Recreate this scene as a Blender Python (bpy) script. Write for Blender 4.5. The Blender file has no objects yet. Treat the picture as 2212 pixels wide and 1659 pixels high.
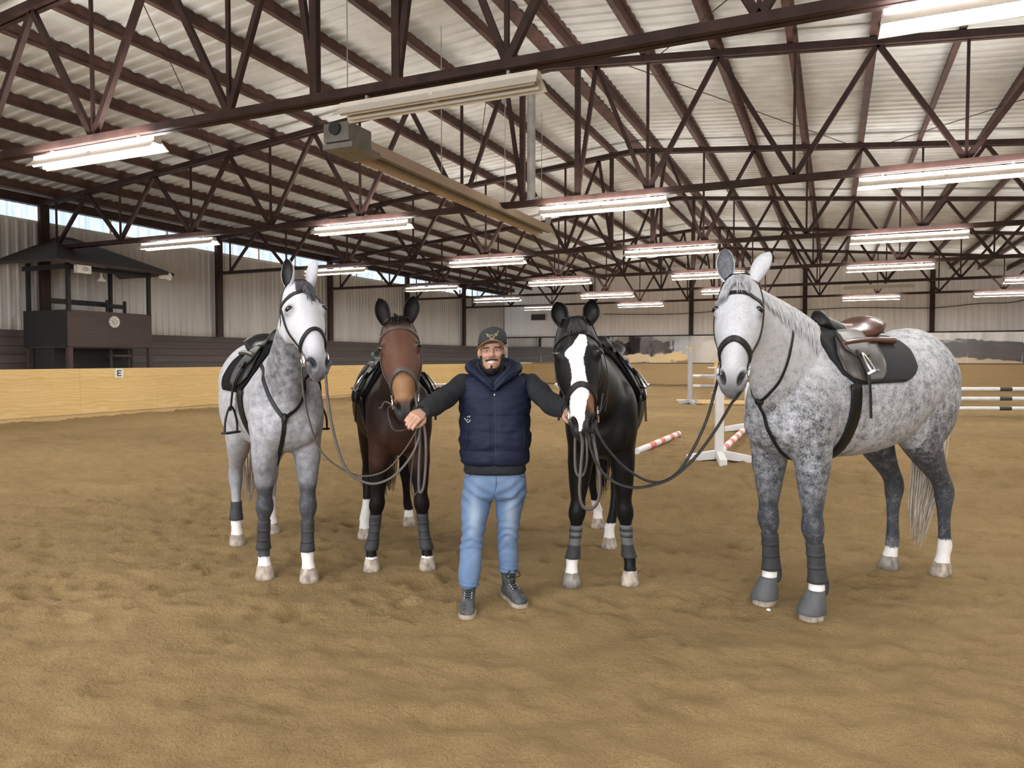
import bpy, bmesh, math, random
import numpy as np
from mathutils import Vector, Matrix, Quaternion
from mathutils.bvhtree import BVHTree
from math import sin, cos, pi, radians, sqrt, atan2

scene = bpy.context.scene
COL = scene.collection
rng = random.Random(7)
nrng = np.random.RandomState(7)

# ------------------------------------------------------------------ camera
TH = radians(23.85)            # the camera looks this far left of the building's long axis (+Y)
CAMH = 1.55
FPX = 1570.0
PITCH = math.atan(53.5 / FPX)
cam_d = bpy.data.cameras.new('camera')
cam_d.sensor_width = 36.0
cam_d.lens = 36.0 * FPX / 2212.0
cam_d.clip_start = 0.05
cam_d.clip_end = 300
cam = bpy.data.objects.new('camera', cam_d)
COL.objects.link(cam)
cam.location = (0, 0, CAMH)
cam.rotation_euler = (radians(90) - PITCH, 0, TH)
scene.camera = cam

# ------------------------------------------------------------------ view
scene.view_settings.view_transform = 'Standard'
scene.view_settings.look = 'None'
scene.view_settings.exposure = 0.72
scene.view_settings.gamma = 1.0
scene.view_settings.use_curve_mapping = False

# ------------------------------------------------------------------ daylight
world = bpy.data.worlds.new('sky')
scene.world = world
world.use_nodes = True
bg = world.node_tree.nodes['Background']
bg.inputs[0].default_value = (0.80, 0.90, 1.0, 1)
bg.inputs[1].default_value = 1.0

LAMP_W = 56.0
UP_W = 115.0                    # upward lamp added at each fixture to brighten the roof
NEAR_ROWS = 1.5                  # strength factor of the unseen lamp rows, raised to brighten the foreground
DOOR_FILL_W = 800.0                 # fill lamp added behind the camera, set in an invented doorway


def area_light(name, loc, rot, sx, sy, power, color):
    d = bpy.data.lights.new(name, 'AREA')
    d.shape = 'RECTANGLE'
    d.size = sx
    d.size_y = sy
    d.energy = power
    d.color = color
    o = bpy.data.objects.new(name, d)
    o.location = loc
    o.rotation_euler = rot
    COL.objects.link(o)
    return o


area_light('added_door_fill', (-3.0, -8.6, 2.6), (radians(90), 0, radians(0)), 15, 4.6, DOOR_FILL_W, (0.93, 0.96, 1.0))  # unseen lamp added to fill the scene from the front
# ------------------------------------------------------------------ helpers
cT, sT = cos(TH), sin(TH)


def S(X, d, z=0.0):
    """stage (right of the camera, ahead of the camera, height) -> world"""
    return Vector((cT * X - sT * d, sT * X + cT * d, z))


_cr = cam.rotation_euler.to_matrix()


def at(px, py, d):
    """a point seen at pixel (px, py), d metres ahead of the camera"""
    v = _cr @ Vector(((px - 1106.0) / FPX, (829.5 - py) / FPX, -1.0))
    fwd = Vector((-sT, cT, 0))
    k = d / v.dot(fwd)
    return Vector((0, 0, CAMH)) + v * k


def ground(px, py):
    v = _cr @ Vector(((px - 1106.0) / FPX, (829.5 - py) / FPX, -1.0))
    return Vector((0, 0, CAMH)) + v * (CAMH / -v.z)


MW = {}


def tag(o, label=None, cat=None, group=None, kind=None):
    if label: o['label'] = label
    if cat: o['category'] = cat
    if group: o['group'] = group
    if kind: o['kind'] = kind
    return o


def empty(name, loc, rz=0.0, label=None, cat=None, group=None):
    o = bpy.data.objects.new(name, None)
    o.empty_display_size = 0.1
    o.location = loc
    o.rotation_euler = (0, 0, rz)
    COL.objects.link(o)
    MW[o.name] = Matrix.Translation(Vector(loc)) @ Matrix.Rotation(rz, 4, 'Z')
    return tag(o, label, cat, group)


class MB:
    """collects geometry (world coordinates) for ONE mesh object"""
    def __init__(self):
        self.v = []; self.f = []; self.mi = []

    def add(self, vs, fs, mi=0):
        n = len(self.v)
        self.v.extend([tuple(p) for p in vs])
        for f in fs:
            self.f.append(tuple(i + n for i in f)); self.mi.append(mi)
        return self

    def box(self, c, s, M=None, mi=0):
        hx, hy, hz = s[0] / 2, s[1] / 2, s[2] / 2
        vs = [Vector((x * hx, y * hy, z * hz)) for x in (-1, 1) for y in (-1, 1) for z in (-1, 1)]
        if M is not None:
            vs = [M @ p for p in vs]
        c = Vector(c)
        vs = [p + c for p in vs]
        return self.add(vs, [(0, 1, 3, 2), (4, 6, 7, 5), (0, 4, 5, 1), (2, 3, 7, 6), (0, 2, 6, 4), (1, 5, 7, 3)], mi)

    def bar(self, a, b, w, h, up=(0, 0, 1), mi=0):
        """rectangular bar from a to b; w across, h along up"""
        a = Vector(a); b = Vector(b)
        t = (b - a).normalized()
        up = Vector(up)
        s = t.cross(up)
        if s.length < 1e-4:
            s = t.cross(Vector((1, 0, 0)))
        s.normalize()
        u = s.cross(t).normalized()
        vs = []
        for p in (a, b):
            for i, j in ((-1, -1), (1, -1), (1, 1), (-1, 1)):
                vs.append(p + s * (i * w / 2) + u * (j * h / 2))
        return self.add(vs, [(3, 2, 1, 0), (4, 5, 6, 7), (0, 1, 5, 4), (1, 2, 6, 5), (2, 3, 7, 6), (3, 0, 4, 7)], mi)

    def tube(self, pts, r, n=8, mi=0, cap=True, flat=1.0, up=None):
        """round tube along pts; r a number or a list; flat squashes one axis"""
        pts = [Vector(p) for p in pts]
        m = len(pts)
        rs = r if isinstance(r, (list, tuple, np.ndarray)) else [r] * m
        t0 = (pts[1] - pts[0]).normalized()
        u = Vector(up) if up is not None else (Vector((0, 0, 1)) if abs(t0.z) < 0.9 else Vector((1, 0, 0)))
        vs = []
        for i, p in enumerate(pts):
            t = (pts[min(i + 1, m - 1)] - pts[max(i - 1, 0)])
            t = t.normalized() if t.length > 1e-9 else t0
            u = (u - t * u.dot(t))
            u = u.normalized() if u.length > 1e-6 else t.orthogonal().normalized()
            s = t.cross(u)
            for k in range(n):
                a = 2 * pi * k / n
                vs.append(p + s * (cos(a) * rs[i]) + u * (sin(a) * rs[i] * flat))
        fs = []
        for i in range(m - 1):
            for k in range(n):
                k2 = (k + 1) % n
                fs.append((i * n + k, i * n + k2, (i + 1) * n + k2, (i + 1) * n + k))
        if cap:
            fs.append(tuple(range(n - 1, -1, -1)))
            fs.append(tuple(range((m - 1) * n, m * n)))
        return self.add(vs, fs, mi)

    def lathe(self, prof, M, n=24, mi=0):
        """prof: list of (r, z) turned about Z, placed by matrix M"""
        vs = []
        for r, z in prof:
            for k in range(n):
                a = 2 * pi * k / n
                vs.append(M @ Vector((r * cos(a), r * sin(a), z)))
        fs = []
        m = len(prof)
        for i in range(m - 1):
            for k in range(n):
                k2 = (k + 1) % n
                fs.append((i * n + k, i * n + k2, (i + 1) * n + k2, (i + 1) * n + k))
        fs.append(tuple(range(n - 1, -1, -1)))
        fs.append(tuple(range((m - 1) * n, m * n)))
        return self.add(vs, fs, mi)

    def sphere(self, c, r, seg=16, ring=10, M=None, mi=0):
        rr = r if isinstance(r, (tuple, list)) else (r, r, r)
        c = Vector(c)
        vs = []
        for i in range(ring + 1):
            th = pi * i / ring
            for k in range(seg):
                a = 2 * pi * k / seg
                p = Vector((rr[0] * sin(th) * cos(a), rr[1] * sin(th) * sin(a), rr[2] * cos(th)))
                if M is not None:
                    p = M @ p
                vs.append(c + p)
        fs = []
        for i in range(ring):
            for k in range(seg):
                k2 = (k + 1) % seg
                fs.append((i * seg + k, (i + 1) * seg + k, (i + 1) * seg + k2, i * seg + k2))
        return self.add(vs, fs, mi)

    def grid(self, rows, mi=0, closed=False):
        """rows: list of equal length point lists -> quad sheet"""
        n = len(rows[0]); m = len(rows)
        vs = [p for row in rows for p in row]
        fs = []
        for i in range(m - 1):
            for k in range(n if closed else n - 1):
                k2 = (k + 1) % n
                fs.append((i * n + k, i * n + k2, (i + 1) * n + k2, (i + 1) * n + k))
        return self.add(vs, fs, mi)

    def loft(self, rings, mi=0):
        n = len(rings[0]); m = len(rings)
        self.grid(rings, mi, closed=True)
        b = len(self.v) - n * m
        self.f.append(tuple(b + k for k in range(n - 1, -1, -1))); self.mi.append(mi)
        self.f.append(tuple(b + (m - 1) * n + k for k in range(n))); self.mi.append(mi)
        return self

    def build(self, name, mat, parent=None, smooth=False, root=None, bevel=0.0, subsurf=0, fix=True):
        me = bpy.data.meshes.new(name)
        co = self.v
        M = None
        if parent is not None:
            M = MW.get(parent.name)
            if M is not None:
                Mi = M.inverted()
                co = [tuple(Mi @ Vector(p)) for p in co]
        me.from_pydata(co, [], self.f)
        mats = mat if isinstance(mat, (list, tuple)) else [mat]
        for m_ in mats:
            me.materials.append(m_)
        me.polygons.foreach_set('material_index', self.mi)
        if fix:
            bm = bmesh.new(); bm.from_mesh(me)
            bmesh.ops.recalc_face_normals(bm, faces=bm.faces)
            bm.to_mesh(me); bm.free()
        if smooth:
            me.polygons.foreach_set('use_smooth', [True] * len(me.polygons))
        me.update()
        o = bpy.data.objects.new(name, me)
        COL.objects.link(o)
        if parent is not None:
            o.parent = parent
            MW[o.name] = M if M is not None else Matrix.Identity(4)
        if bevel:
            md = o.modifiers.new('bevel', 'BEVEL'); md.width = bevel; md.segments = 2; md.limit_method = 'ANGLE'
        if subsurf:
            md = o.modifiers.new('sub', 'SUBSURF'); md.levels = subsurf; md.render_levels = subsurf
        return o

    def thing(self, name, mat, label, cat, group=None, **k):
        """one mesh that is a thing of its own: origin at its base"""
        a = np.array(self.v)
        c = Vector((float((a[:, 0].min() + a[:, 0].max()) / 2), float((a[:, 1].min() + a[:, 1].max()) / 2), float(a[:, 2].min())))
        self.v = [tuple(Vector(p) - c) for p in self.v]
        o = self.build(name, mat, **k)
        o.location = c
        MW[o.name] = Matrix.Translation(c)
        return tag(o, label, cat, group)


def smoothpts(pts, n=8):
    """Catmull-Rom through pts"""
    P = [Vector(p) for p in pts]
    P = [P[0] * 2 - P[1]] + P + [P[-1] * 2 - P[-2]]
    out = []
    for i in range(1, len(P) - 2):
        for k in range(n):
            t = k / n
            a, b, c, d = P[i - 1], P[i], P[i + 1], P[i + 2]
            out.append(0.5 * ((2 * b) + (c - a) * t + (2 * a - 5 * b + 4 * c - d) * t * t + (3 * b - a - 3 * c + d) * t ** 3))
    out.append(P[-2])
    return out


def hang(a, b, sag, n=24):
    """a slack strap from a to b"""
    a = Vector(a); b = Vector(b)
    return [a.lerp(b, i / n) - Vector((0, 0, sag * 4 * (i / n) * (1 - i / n))) for i in range(n + 1)]


def interp(keys, x):
    """piecewise smooth table lookup: keys = [(x, v...), ...]"""
    ks = np.array(keys, dtype=float)
    return [float(np.interp(x, ks[:, 0], ks[:, j])) for j in range(1, ks.shape[1])]


def sstep(a, b, x):
    t = np.clip((x - a) / (b - a), 0, 1)
    return t * t * (3 - 2 * t)


# value noise for geometry
class VNoise:
    def __init__(self, seed, n=64):
        r = np.random.RandomState(seed)
        self.n = n
        self.t2 = r.rand(n, n)
        self.t3 = r.rand(32, 32, 32)

    def n2(self, x, y):
        xi = np.floor(x).astype(int); yi = np.floor(y).astype(int)
        fx = x - xi; fy = y - yi
        fx = fx * fx * (3 - 2 * fx); fy = fy * fy * (3 - 2 * fy)
        n = self.n; t = self.t2
        a = t[xi % n, yi % n]; b = t[(xi + 1) % n, yi % n]; c = t[xi % n, (yi + 1) % n]; d = t[(xi + 1) % n, (yi + 1) % n]
        return (a * (1 - fx) + b * fx) * (1 - fy) + (c * (1 - fx) + d * fx) * fy

    def n3(self, p):
        i = np.floor(p).astype(int); f = p - i
        f = f * f * (3 - 2 * f)
        out = 0
        for dx in (0, 1):
            for dy in (0, 1):
                for dz in (0, 1):
                    w = (f[:, 0] if dx else 1 - f[:, 0]) * (f[:, 1] if dy else 1 - f[:, 1]) * (f[:, 2] if dz else 1 - f[:, 2])
                    out = out + w * self.t3[(i[:, 0] + dx) % 32, (i[:, 1] + dy) % 32, (i[:, 2] + dz) % 32]
        return out


VN = VNoise(3)
# ------------------------------------------------------------------ materials


class NT:
    def __init__(self, name):
        self.m = bpy.data.materials.new(name)
        self.m.use_nodes = True
        self.t = self.m.node_tree
        self.b = self.t.nodes['Principled BSDF']

    def n(self, typ, **k):
        nd = self.t.nodes.new(typ)
        for a, v in k.items():
            setattr(nd, a, v)
        return nd

    def link(self, a, b):
        self.t.links.new(a, b)

    def set(self, **k):
        for a, v in k.items():
            self.b.inputs[a.replace('_', ' ')].default_value = v

    def coords(self, scale=(1, 1, 1), src='Object'):
        tc = self.n('ShaderNodeTexCoord')
        mp = self.n('ShaderNodeMapping')
        mp.inputs['Scale'].default_value = scale
        self.link(tc.outputs[src], mp.inputs['Vector'])
        return mp.outputs[0]

    def noise(self, vec, scale, detail=4, rough=0.55):
        nd = self.n('ShaderNodeTexNoise')
        nd.inputs['Scale'].default_value = scale
        nd.inputs['Detail'].default_value = detail
        nd.inputs['Roughness'].default_value = rough
        self.link(vec, nd.inputs['Vector'])
        return nd.outputs['Fac']

    def ramp(self, fac, stops):
        nd = self.n('ShaderNodeValToRGB')
        els = nd.color_ramp.elements
        while len(els) < len(stops):
            els.new(0.5)
        for e, (p, c) in zip(els, stops):
            e.position = p
            e.color = (*c, 1) if len(c) == 3 else c
        self.link(fac, nd.inputs[0])
        return nd.outputs[0]

    def math(self, op, a, b=None, c=None, clamp=False):
        nd = self.n('ShaderNodeMath', operation=op, use_clamp=clamp)
        for i, x in enumerate((a, b, c)):
            if x is None: continue
            if isinstance(x, (int, float)): nd.inputs[i].default_value = x
            else: self.link(x, nd.inputs[i])
        return nd.outputs[0]

    def mix(self, fac, a, b):
        nd = self.n('ShaderNodeMix', data_type='RGBA')
        if isinstance(fac, (int, float)): nd.inputs[0].default_value = fac
        else: self.link(fac, nd.inputs[0])
        for s, x in ((6, a), (7, b)):
            if isinstance(x, tuple): nd.inputs[s].default_value = (*x, 1) if len(x) == 3 else x
            else: self.link(x, nd.inputs[s])
        return nd.outputs[2]

    def attr(self, name, out='Fac'):
        nd = self.n('ShaderNodeAttribute', attribute_name=name)
        return nd.outputs[out]

    def bump(self, h, strength=0.3, dist=0.01):
        nd = self.n('ShaderNodeBump')
        nd.inputs['Strength'].default_value = strength
        nd.inputs['Distance'].default_value = dist
        self.link(h, nd.inputs['Height'])
        self.link(nd.outputs[0], self.b.inputs['Normal'])

    def color(self, c):
        if isinstance(c, tuple): self.b.inputs['Base Color'].default_value = (*c, 1)
        else: self.link(c, self.b.inputs['Base Color'])


def simple(name, c, rough=0.6, metal=0.0, var=0.15, scale=8.0, bump=0.0, bscale=60.0, stretch=(1, 1, 1), spec=None, sheen=0.0):
    t = NT(name)
    v = t.coords(stretch)
    n = t.noise(v, scale)
    lo = tuple(x * (1 - var) for x in c); hi = tuple(min(1, x * (1 + var)) for x in c)
    t.color(t.ramp(n, [(0.3, lo), (0.7, hi)]))
    t.set(Roughness=rough, Metallic=metal)
    if spec is not None: t.b.inputs['Specular IOR Level'].default_value = spec
    if sheen: t.b.inputs['Sheen Weight'].default_value = sheen
    if bump:
        t.bump(t.noise(v, bscale), bump)
    return t.m


def emit(name, c, s):
    t = NT(name)
    t.color((0.8, 0.8, 0.8))
    t.b.inputs['Emission Color'].default_value = (*c, 1)
    t.b.inputs['Emission Strength'].default_value = s
    return t.m


def sand_mat():
    t = NT('arena_sand')
    v = t.coords()
    big = t.noise(v, 0.55, 3)
    mid = t.noise(v, 4.0, 5, 0.6)
    fine = t.noise(v, 150.0, 3, 0.7)
    grit = t.noise(v, 420.0, 2, 0.6)
    c1 = t.ramp(mid, [(0.3, (0.335, 0.230, 0.112)), (0.7, (0.490, 0.346, 0.172))])
    c2 = t.ramp(big, [(0.3, (0.335, 0.228, 0.110)), (0.7, (0.510, 0.360, 0.178))])
    c = t.mix(0.5, c1, c2)
    g = t.ramp(fine, [(0.25, (0.62, 0.60, 0.56)), (0.75, (1.25, 1.24, 1.22))])
    mul = t.n('ShaderNodeMix', data_type='RGBA', blend_type='MULTIPLY')
    mul.inputs[0].default_value = 1.0
    t.link(c, mul.inputs[6]); t.link(g, mul.inputs[7])
    t.color(mul.outputs[2])
    t.set(Roughness=0.95)
    t.b.inputs['Specular IOR Level'].default_value = 0.15
    st = t.noise(t.coords((1.0, 1.0, 1.0)), 11.0, 7, 0.68)
    rid = t.math('ABSOLUTE', t.math('SUBTRACT', st, 0.5))
    h = t.math('MULTIPLY_ADD', t.noise(v, 38.0, 6, 0.66), 0.9, t.math('MULTIPLY', grit, 0.25))
    h = t.math('MULTIPLY_ADD', rid, 3.4, h)
    t.bump(h, 1.0, 0.026)
    return t.m


def siding_mat(name, lo, hi, rough=0.5):
    t = NT(name)
    v = t.coords((1, 1, 0.12))
    n = t.noise(v, 2.2, 5)
    v2 = t.coords((1, 1, 1))
    n2 = t.noise(v2, 0.6, 3)
    c = t.ramp(t.math('MULTIPLY_ADD', n, 0.6, t.math('MULTIPLY', n2, 0.4)), [(0.3, lo), (0.7, hi)])
    t.color(c)
    t.set(Roughness=rough)
    return t.m


def wood_mat(name, lo, hi, scale=2.0, stretch=(1, 0.12, 1), rough=0.6, bump=0.15, plank=None):
    t = NT(name)
    v = t.coords(stretch)
    n = t.noise(v, scale, 5, 0.6)
    w = t.n('ShaderNodeTexWave', bands_direction='Z')
    w.inputs['Scale'].default_value = scale * 2.4
    w.inputs['Distortion'].default_value = 14.0
    w.inputs['Detail'].default_value = 3.0
    t.link(v, w.inputs['Vector'])
    f = t.math('MULTIPLY_ADD', n, 0.6, t.math('MULTIPLY', w.outputs['Fac'], 0.16))
    t.color(t.ramp(f, [(0.2, lo), (0.6, hi)]))
    t.set(Roughness=rough)
    t.bump(f, bump, 0.01)
    return t.m


def plank_mat(name, lo, hi, height=0.24):
    """horizontal boards with dark gaps along Y or X walls (pattern by height)"""
    t = NT(name)
    tc = t.n('ShaderNodeTexCoord')
    sp = t.n('ShaderNodeSeparateXYZ')
    t.link(tc.outputs['Object'], sp.inputs[0])
    z = sp.outputs[2]
    row = t.math('DIVIDE', z, height)
    fr = t.math('FRACT', row)
    gap = t.math('GREATER_THAN', t.math('ABSOLUTE', t.math('SUBTRACT', fr, 0.5)), 0.46)
    v = t.coords((0.25, 0.25, 4))
    n = t.noise(v, 2.0, 5)
    rowid = t.math('FLOOR', row)
    wn = t.n('ShaderNodeTexWhiteNoise', noise_dimensions='1D')
    t.link(rowid, wn.inputs['W'])
    f = t.math('MULTIPLY_ADD', n, 0.7, t.math('MULTIPLY', wn.outputs[0], 0.3))
    c = t.ramp(f, [(0.25, lo), (0.75, hi)])
    t.color(t.mix(gap, c, tuple(x * 0.35 for x in lo)))
    t.set(Roughness=0.75)
    return t.m


M = {}
M['sand'] = sand_mat()
M['steel'] = simple('brown_painted_steel', (0.034, 0.0155, 0.012), 0.6, 0.0, 0.4, 5.0, 0.1, spec=0.3)
M['purlin'] = simple('brown_purlin_steel', (0.068, 0.033, 0.025), 0.65, 0.0, 0.45, 3.0, 0.1, spec=0.3)
M['roof'] = siding_mat('pale_roof_sheet', (0.40, 0.385, 0.35), (0.62, 0.605, 0.57), 0.40)
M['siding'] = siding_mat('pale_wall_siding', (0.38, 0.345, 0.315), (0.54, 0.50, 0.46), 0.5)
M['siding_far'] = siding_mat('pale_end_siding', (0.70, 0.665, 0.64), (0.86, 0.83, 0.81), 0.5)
M['wainscot'] = plank_mat('dark_wall_planks', (0.045, 0.030, 0.026), (0.085, 0.060, 0.050))
M['ply'] = wood_mat('yellow_plywood', (0.62, 0.41, 0.155), (0.80, 0.585, 0.27), 1.6, (1, 0.18, 1), 0.55, 0.05)
M['ply_far'] = wood_mat('tan_plywood', (0.50, 0.345, 0.165), (0.60, 0.43, 0.22), 1.6, (0.18, 1, 1), 0.6, 0.05)
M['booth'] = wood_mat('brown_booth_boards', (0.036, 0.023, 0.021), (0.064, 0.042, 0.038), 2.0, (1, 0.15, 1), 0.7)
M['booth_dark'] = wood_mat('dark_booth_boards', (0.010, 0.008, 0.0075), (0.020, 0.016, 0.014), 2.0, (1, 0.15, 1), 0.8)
M['white_paint'] = simple('white_paint', (0.78, 0.78, 0.80), 0.45, 0, 0.06, 6, 0.05)
M['grey_paint'] = simple('grey_paint', (0.50, 0.52, 0.57), 0.5, 0, 0.1, 6)
M['red_paint'] = simple('faded_red_paint', (0.72, 0.20, 0.17), 0.5, 0, 0.15, 10)
M['black_paint'] = simple('black_green_paint', (0.045, 0.05, 0.035), 0.5, 0, 0.2, 10)
M['raw_pole'] = simple('raw_yellow_timber', (0.66, 0.46, 0.22), 0.6, 0, 0.15, 5)
M['galv'] = simple('galvanised_sheet', (0.36, 0.34, 0.32), 0.45, 0.3, 0.2, 4)
M['heater'] = simple('tan_heater_reflector', (0.52, 0.40, 0.29), 0.38, 0.25, 0.12, 2)
M['heater_dark'] = simple('grey_heater_box', (0.20, 0.19, 0.175), 0.5, 0.2, 0.2, 5)
M['lamp_shell'] = simple('white_lamp_reflector', (0.66, 0.60, 0.52), 0.4, 0, 0.08, 5)
M['lamp_off'] = simple('unlit_lamp_tube', (0.70, 0.69, 0.67), 0.25, 0, 0.04, 5)
M['tube'] = emit('lit_lamp_tube', (1.0, 0.98, 0.94), 16.0)
M['wire'] = simple('dark_cable', (0.035, 0.03, 0.03), 0.6)
M['chrome'] = simple('polished_steel', (0.72, 0.72, 0.74), 0.2, 1.0, 0.05)
M['vent'] = simple('dark_vent', (0.03, 0.028, 0.028), 0.6)
M['cream'] = simple('cream_plastic', (0.62, 0.58, 0.52), 0.5)
M['sign_white'] = simple('white_sign', (0.80, 0.79, 0.77), 0.4, 0, 0.03)
M['ink'] = simple('black_ink', (0.02, 0.02, 0.02), 0.5)


def mirror_mat():
    t = NT('wall_mirror_glass')
    t.color((0.80, 0.80, 0.80))
    t.set(Roughness=0.03, Metallic=1.0)
    v = t.coords((1, 1, 1))
    t.bump(t.noise(v, 0.9, 2), 0.12, 0.05)
    return t.m


M['mirror'] = mirror_mat()


def clerestory_mat():
    """translucent corrugated plastic with the daylight behind it"""
    t = NT('translucent_window_panel')
    v = t.coords((1, 1, 0.06))
    n = t.noise(v, 7.0, 4)
    c = t.ramp(n, [(0.38, (0.46, 0.66, 0.92)), (0.62, (0.92, 0.98, 1.0))])
    t.color((0.5, 0.55, 0.6))
    t.link(c, t.b.inputs['Emission Color'])
    t.b.inputs['Emission Strength'].default_value = 0.62
    t.set(Roughness=0.6)
    return t.m


M['clear'] = clerestory_mat()
# ------------------------------------------------------------------ the hall
XR = -5.17                    # ridge
HW = 15.3                     # half width to the posts
XL, XRT = XR - HW, XR + HW
YF, YB = 45.4, -9.0           # far end, near end
D1, DS = 7.15, 6.38           # first truss, truss spacing
TR = [D1 + DS * k for k in range(-1, 6)]
ZC = 4.66                     # bottom chord
ZR = 7.28                     # top chord at the ridge
SL = 0.09
ZTOP = lambda x: ZR - SL * abs(x - XR)
ORD = ['first', 'second', 'third', 'fourth', 'fifth', 'sixth', 'seventh', 'eighth', 'ninth', 'tenth', 'eleventh', 'twelfth', 'thirteenth', 'fourteenth']

# --- floor: a sheet of raked and trampled sand
KX = -18.4                    # kickboard line on the left


def spaced(lo, hi, a, b, fine, coarse):
    out = [lo]
    x = lo
    while x < hi:
        dd = 0 if a <= x <= b else (a - x if x < a else x - b)
        x += min(coarse, fine + dd * 0.016)
        out.append(min(x, hi))
    return np.array(out)


def footprints():
    r = np.random.RandomState(11)
    P = []
    for _ in range(2600):
        d = r.uniform(1.2, 26); X = r.uniform(-1, 1) * (3 + d * 0.75)
        p = S(X, d)
        P.append((p.x, p.y, r.uniform(0.05, 0.12), r.uniform(0.006, 0.022) * (1 + max(0, d - 7) * 0.06), r.uniform(0, 6.28), r.uniform(0.5, 1.0)))
    for _ in range(3200):
        d = r.uniform(4.3, 17); X = r.uniform(-1, 1) * (2 + d * 0.72)
        p = S(X, d)
        P.append((p.x, p.y, r.uniform(0.05, 0.10), r.uniform(0.014, 0.042), r.uniform(0, 6.28), r.uniform(0.55, 1.0)))
    return P


FLAT = []                     # (x, y, r, level) calm spots under hooves and boots, filled before the floor is built


def sand_height(x, y):
    h = 0.018 * (VN.n2(x * 1.1, y * 1.1) - 0.5) + 0.022 * (VN.n2(x * 3.1 + 7, y * 3.1) - 0.5)
    a = VN.n2(x * 6.5 + 3, y * 6.5 + 9); b = VN.n2(x * 13 + 1, y * 13 + 5); c = VN.n2(x * 27 + 2, y * 27)
    h += 0.020 * (np.abs(a - 0.5) * 2 - 0.5) + 0.014 * (b - 0.5) + 0.010 * (c - 0.5)
    # drifts combed sideways by the harrow
    u = cT * x + sT * y; v = -sT * x + cT * y
    h += 0.014 * (VN.n2(u * 1.2, v * 5.2) - 0.5) + 0.012 * (VN.n2(u * 2.6 + 5, v * 11.0) - 0.5) + 0.008 * (VN.n2(u * 5 + 5, v * 21.0) - 0.5)
    far = sstep(4.2, 7.5, v)
    h += far * (0.050 * (VN.n2(u * 1.6 + 5, v * 2.6) - 0.5) + 0.042 * (VN.n2(u * 3.4, v * 5.5 + 9) - 0.5) + 0.026 * (np.abs(VN.n2(u * 6.1, v * 9.5 + 9) - 0.5) * 2 - 0.5))
    return h


def build_floor():
    xs = spaced(-18.6, XRT - 0.1, -7.5, 5.5, 0.036, 0.4)
    ys = spaced(YB - 0.2, YF - 0.3, 1.3, 14.0, 0.036, 0.4)
    X, Y = np.meshgrid(xs, ys)
    x = X.ravel(); y = Y.ravel()
    h = sand_height(x, y)
    for (fx, fy, r, dep, ang, asp) in footprints():
        m = (np.abs(x - fx) < 0.4) & (np.abs(y - fy) < 0.4)
        dx = x[m] - fx; dy = y[m] - fy
        a = (dx * cos(ang) + dy * sin(ang)) / r; b = (-dx * sin(ang) + dy * cos(ang)) / (r * asp)
        q = np.sqrt(a * a + b * b)
        h[m] += -dep * np.exp(-(q ** 3)) + dep * 0.55 * np.exp(-((q - 1.35) / 0.35) ** 2) * (0.6 + 0.4 * np.sin(3 * np.arctan2(b, a) + ang))
    for (fx, fy, r, lev) in FLAT:
        q = np.sqrt((x - fx) ** 2 + (y - fy) ** 2)
        w = 1 - sstep(r, r * 2.0, q)
        h = h * (1 - w) + lev * w
        h += 0.012 * np.exp(-((q - r * 1.35) / (r * 0.3)) ** 2)
    h = np.clip(h, -0.08, 0.06)
    n, m_ = len(xs), len(ys)
    idx = np.arange(n * m_).reshape(m_, n)
    f = np.stack([idx[:-1, :-1], idx[:-1, 1:], idx[1:, 1:], idx[1:, :-1]], -1).reshape(-1, 4)
    me = bpy.data.meshes.new('floor')
    me.from_pydata(np.stack([x, y, h], 1).tolist(), [], f.tolist())
    me.materials.append(M['sand'])
    me.polygons.foreach_set('use_smooth', [True] * len(me.polygons))
    o = bpy.data.objects.new('floor', me)
    COL.objects.link(o)
    tag(o, 'trampled brown sand floor of the riding hall', 'floor', kind='structure')


def ribbed(mb, p0, ulen, udir, vvec, ndir, pitch=0.28, dep=0.03, top=None):
    """corrugated sheet: ribs run along v, repeat along u"""
    p0 = Vector(p0); udir = Vector(udir); ndir = Vector(ndir)
    prof = [(0.0, 0), (0.62, 0), (0.70, 1), (0.92, 1)]
    us = []
    k = 0
    while k * pitch < ulen:
        for a, d in prof:
            us.append((min((k + a) * pitch, ulen), d * dep))
        k += 1
    us.append((ulen, 0))
    r0 = [p0 + udir * u + ndir * d for u, d in us]
    r1 = [q + (Vector(vvec) if top is None else Vector((0, 0, top(q) - q.z))) for q in r0]
    mb.grid([r0, r1])


# --- roof
mb = MB()
for s in (-1, 1):
    x0, x1 = XR, XR + s * (HW + 0.5)
    ribbed(mb, (x0, YB - 0.3, ZR + 0.34), YF - YB + 0.6, (0, 1, 0), (x1 - x0, 0, -SL * (HW + 0.5)), (0, 0, -1), 0.30, 0.035)
mb.build('ceiling', M['roof'], fix=False)
tag(bpy.data.objects['ceiling'], 'low pitched roof of pale ribbed metal sheets', 'ceiling', kind='structure')

mb = MB()
mb.bar((XR, YB, ZR + 0.29), (XR, YF, ZR + 0.29), 0.30, 0.03)
o = mb.build('ridge_cap', M['purlin']); tag(o, 'brown ridge strip along the peak of the roof', 'ridge cap', kind='structure')

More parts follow.
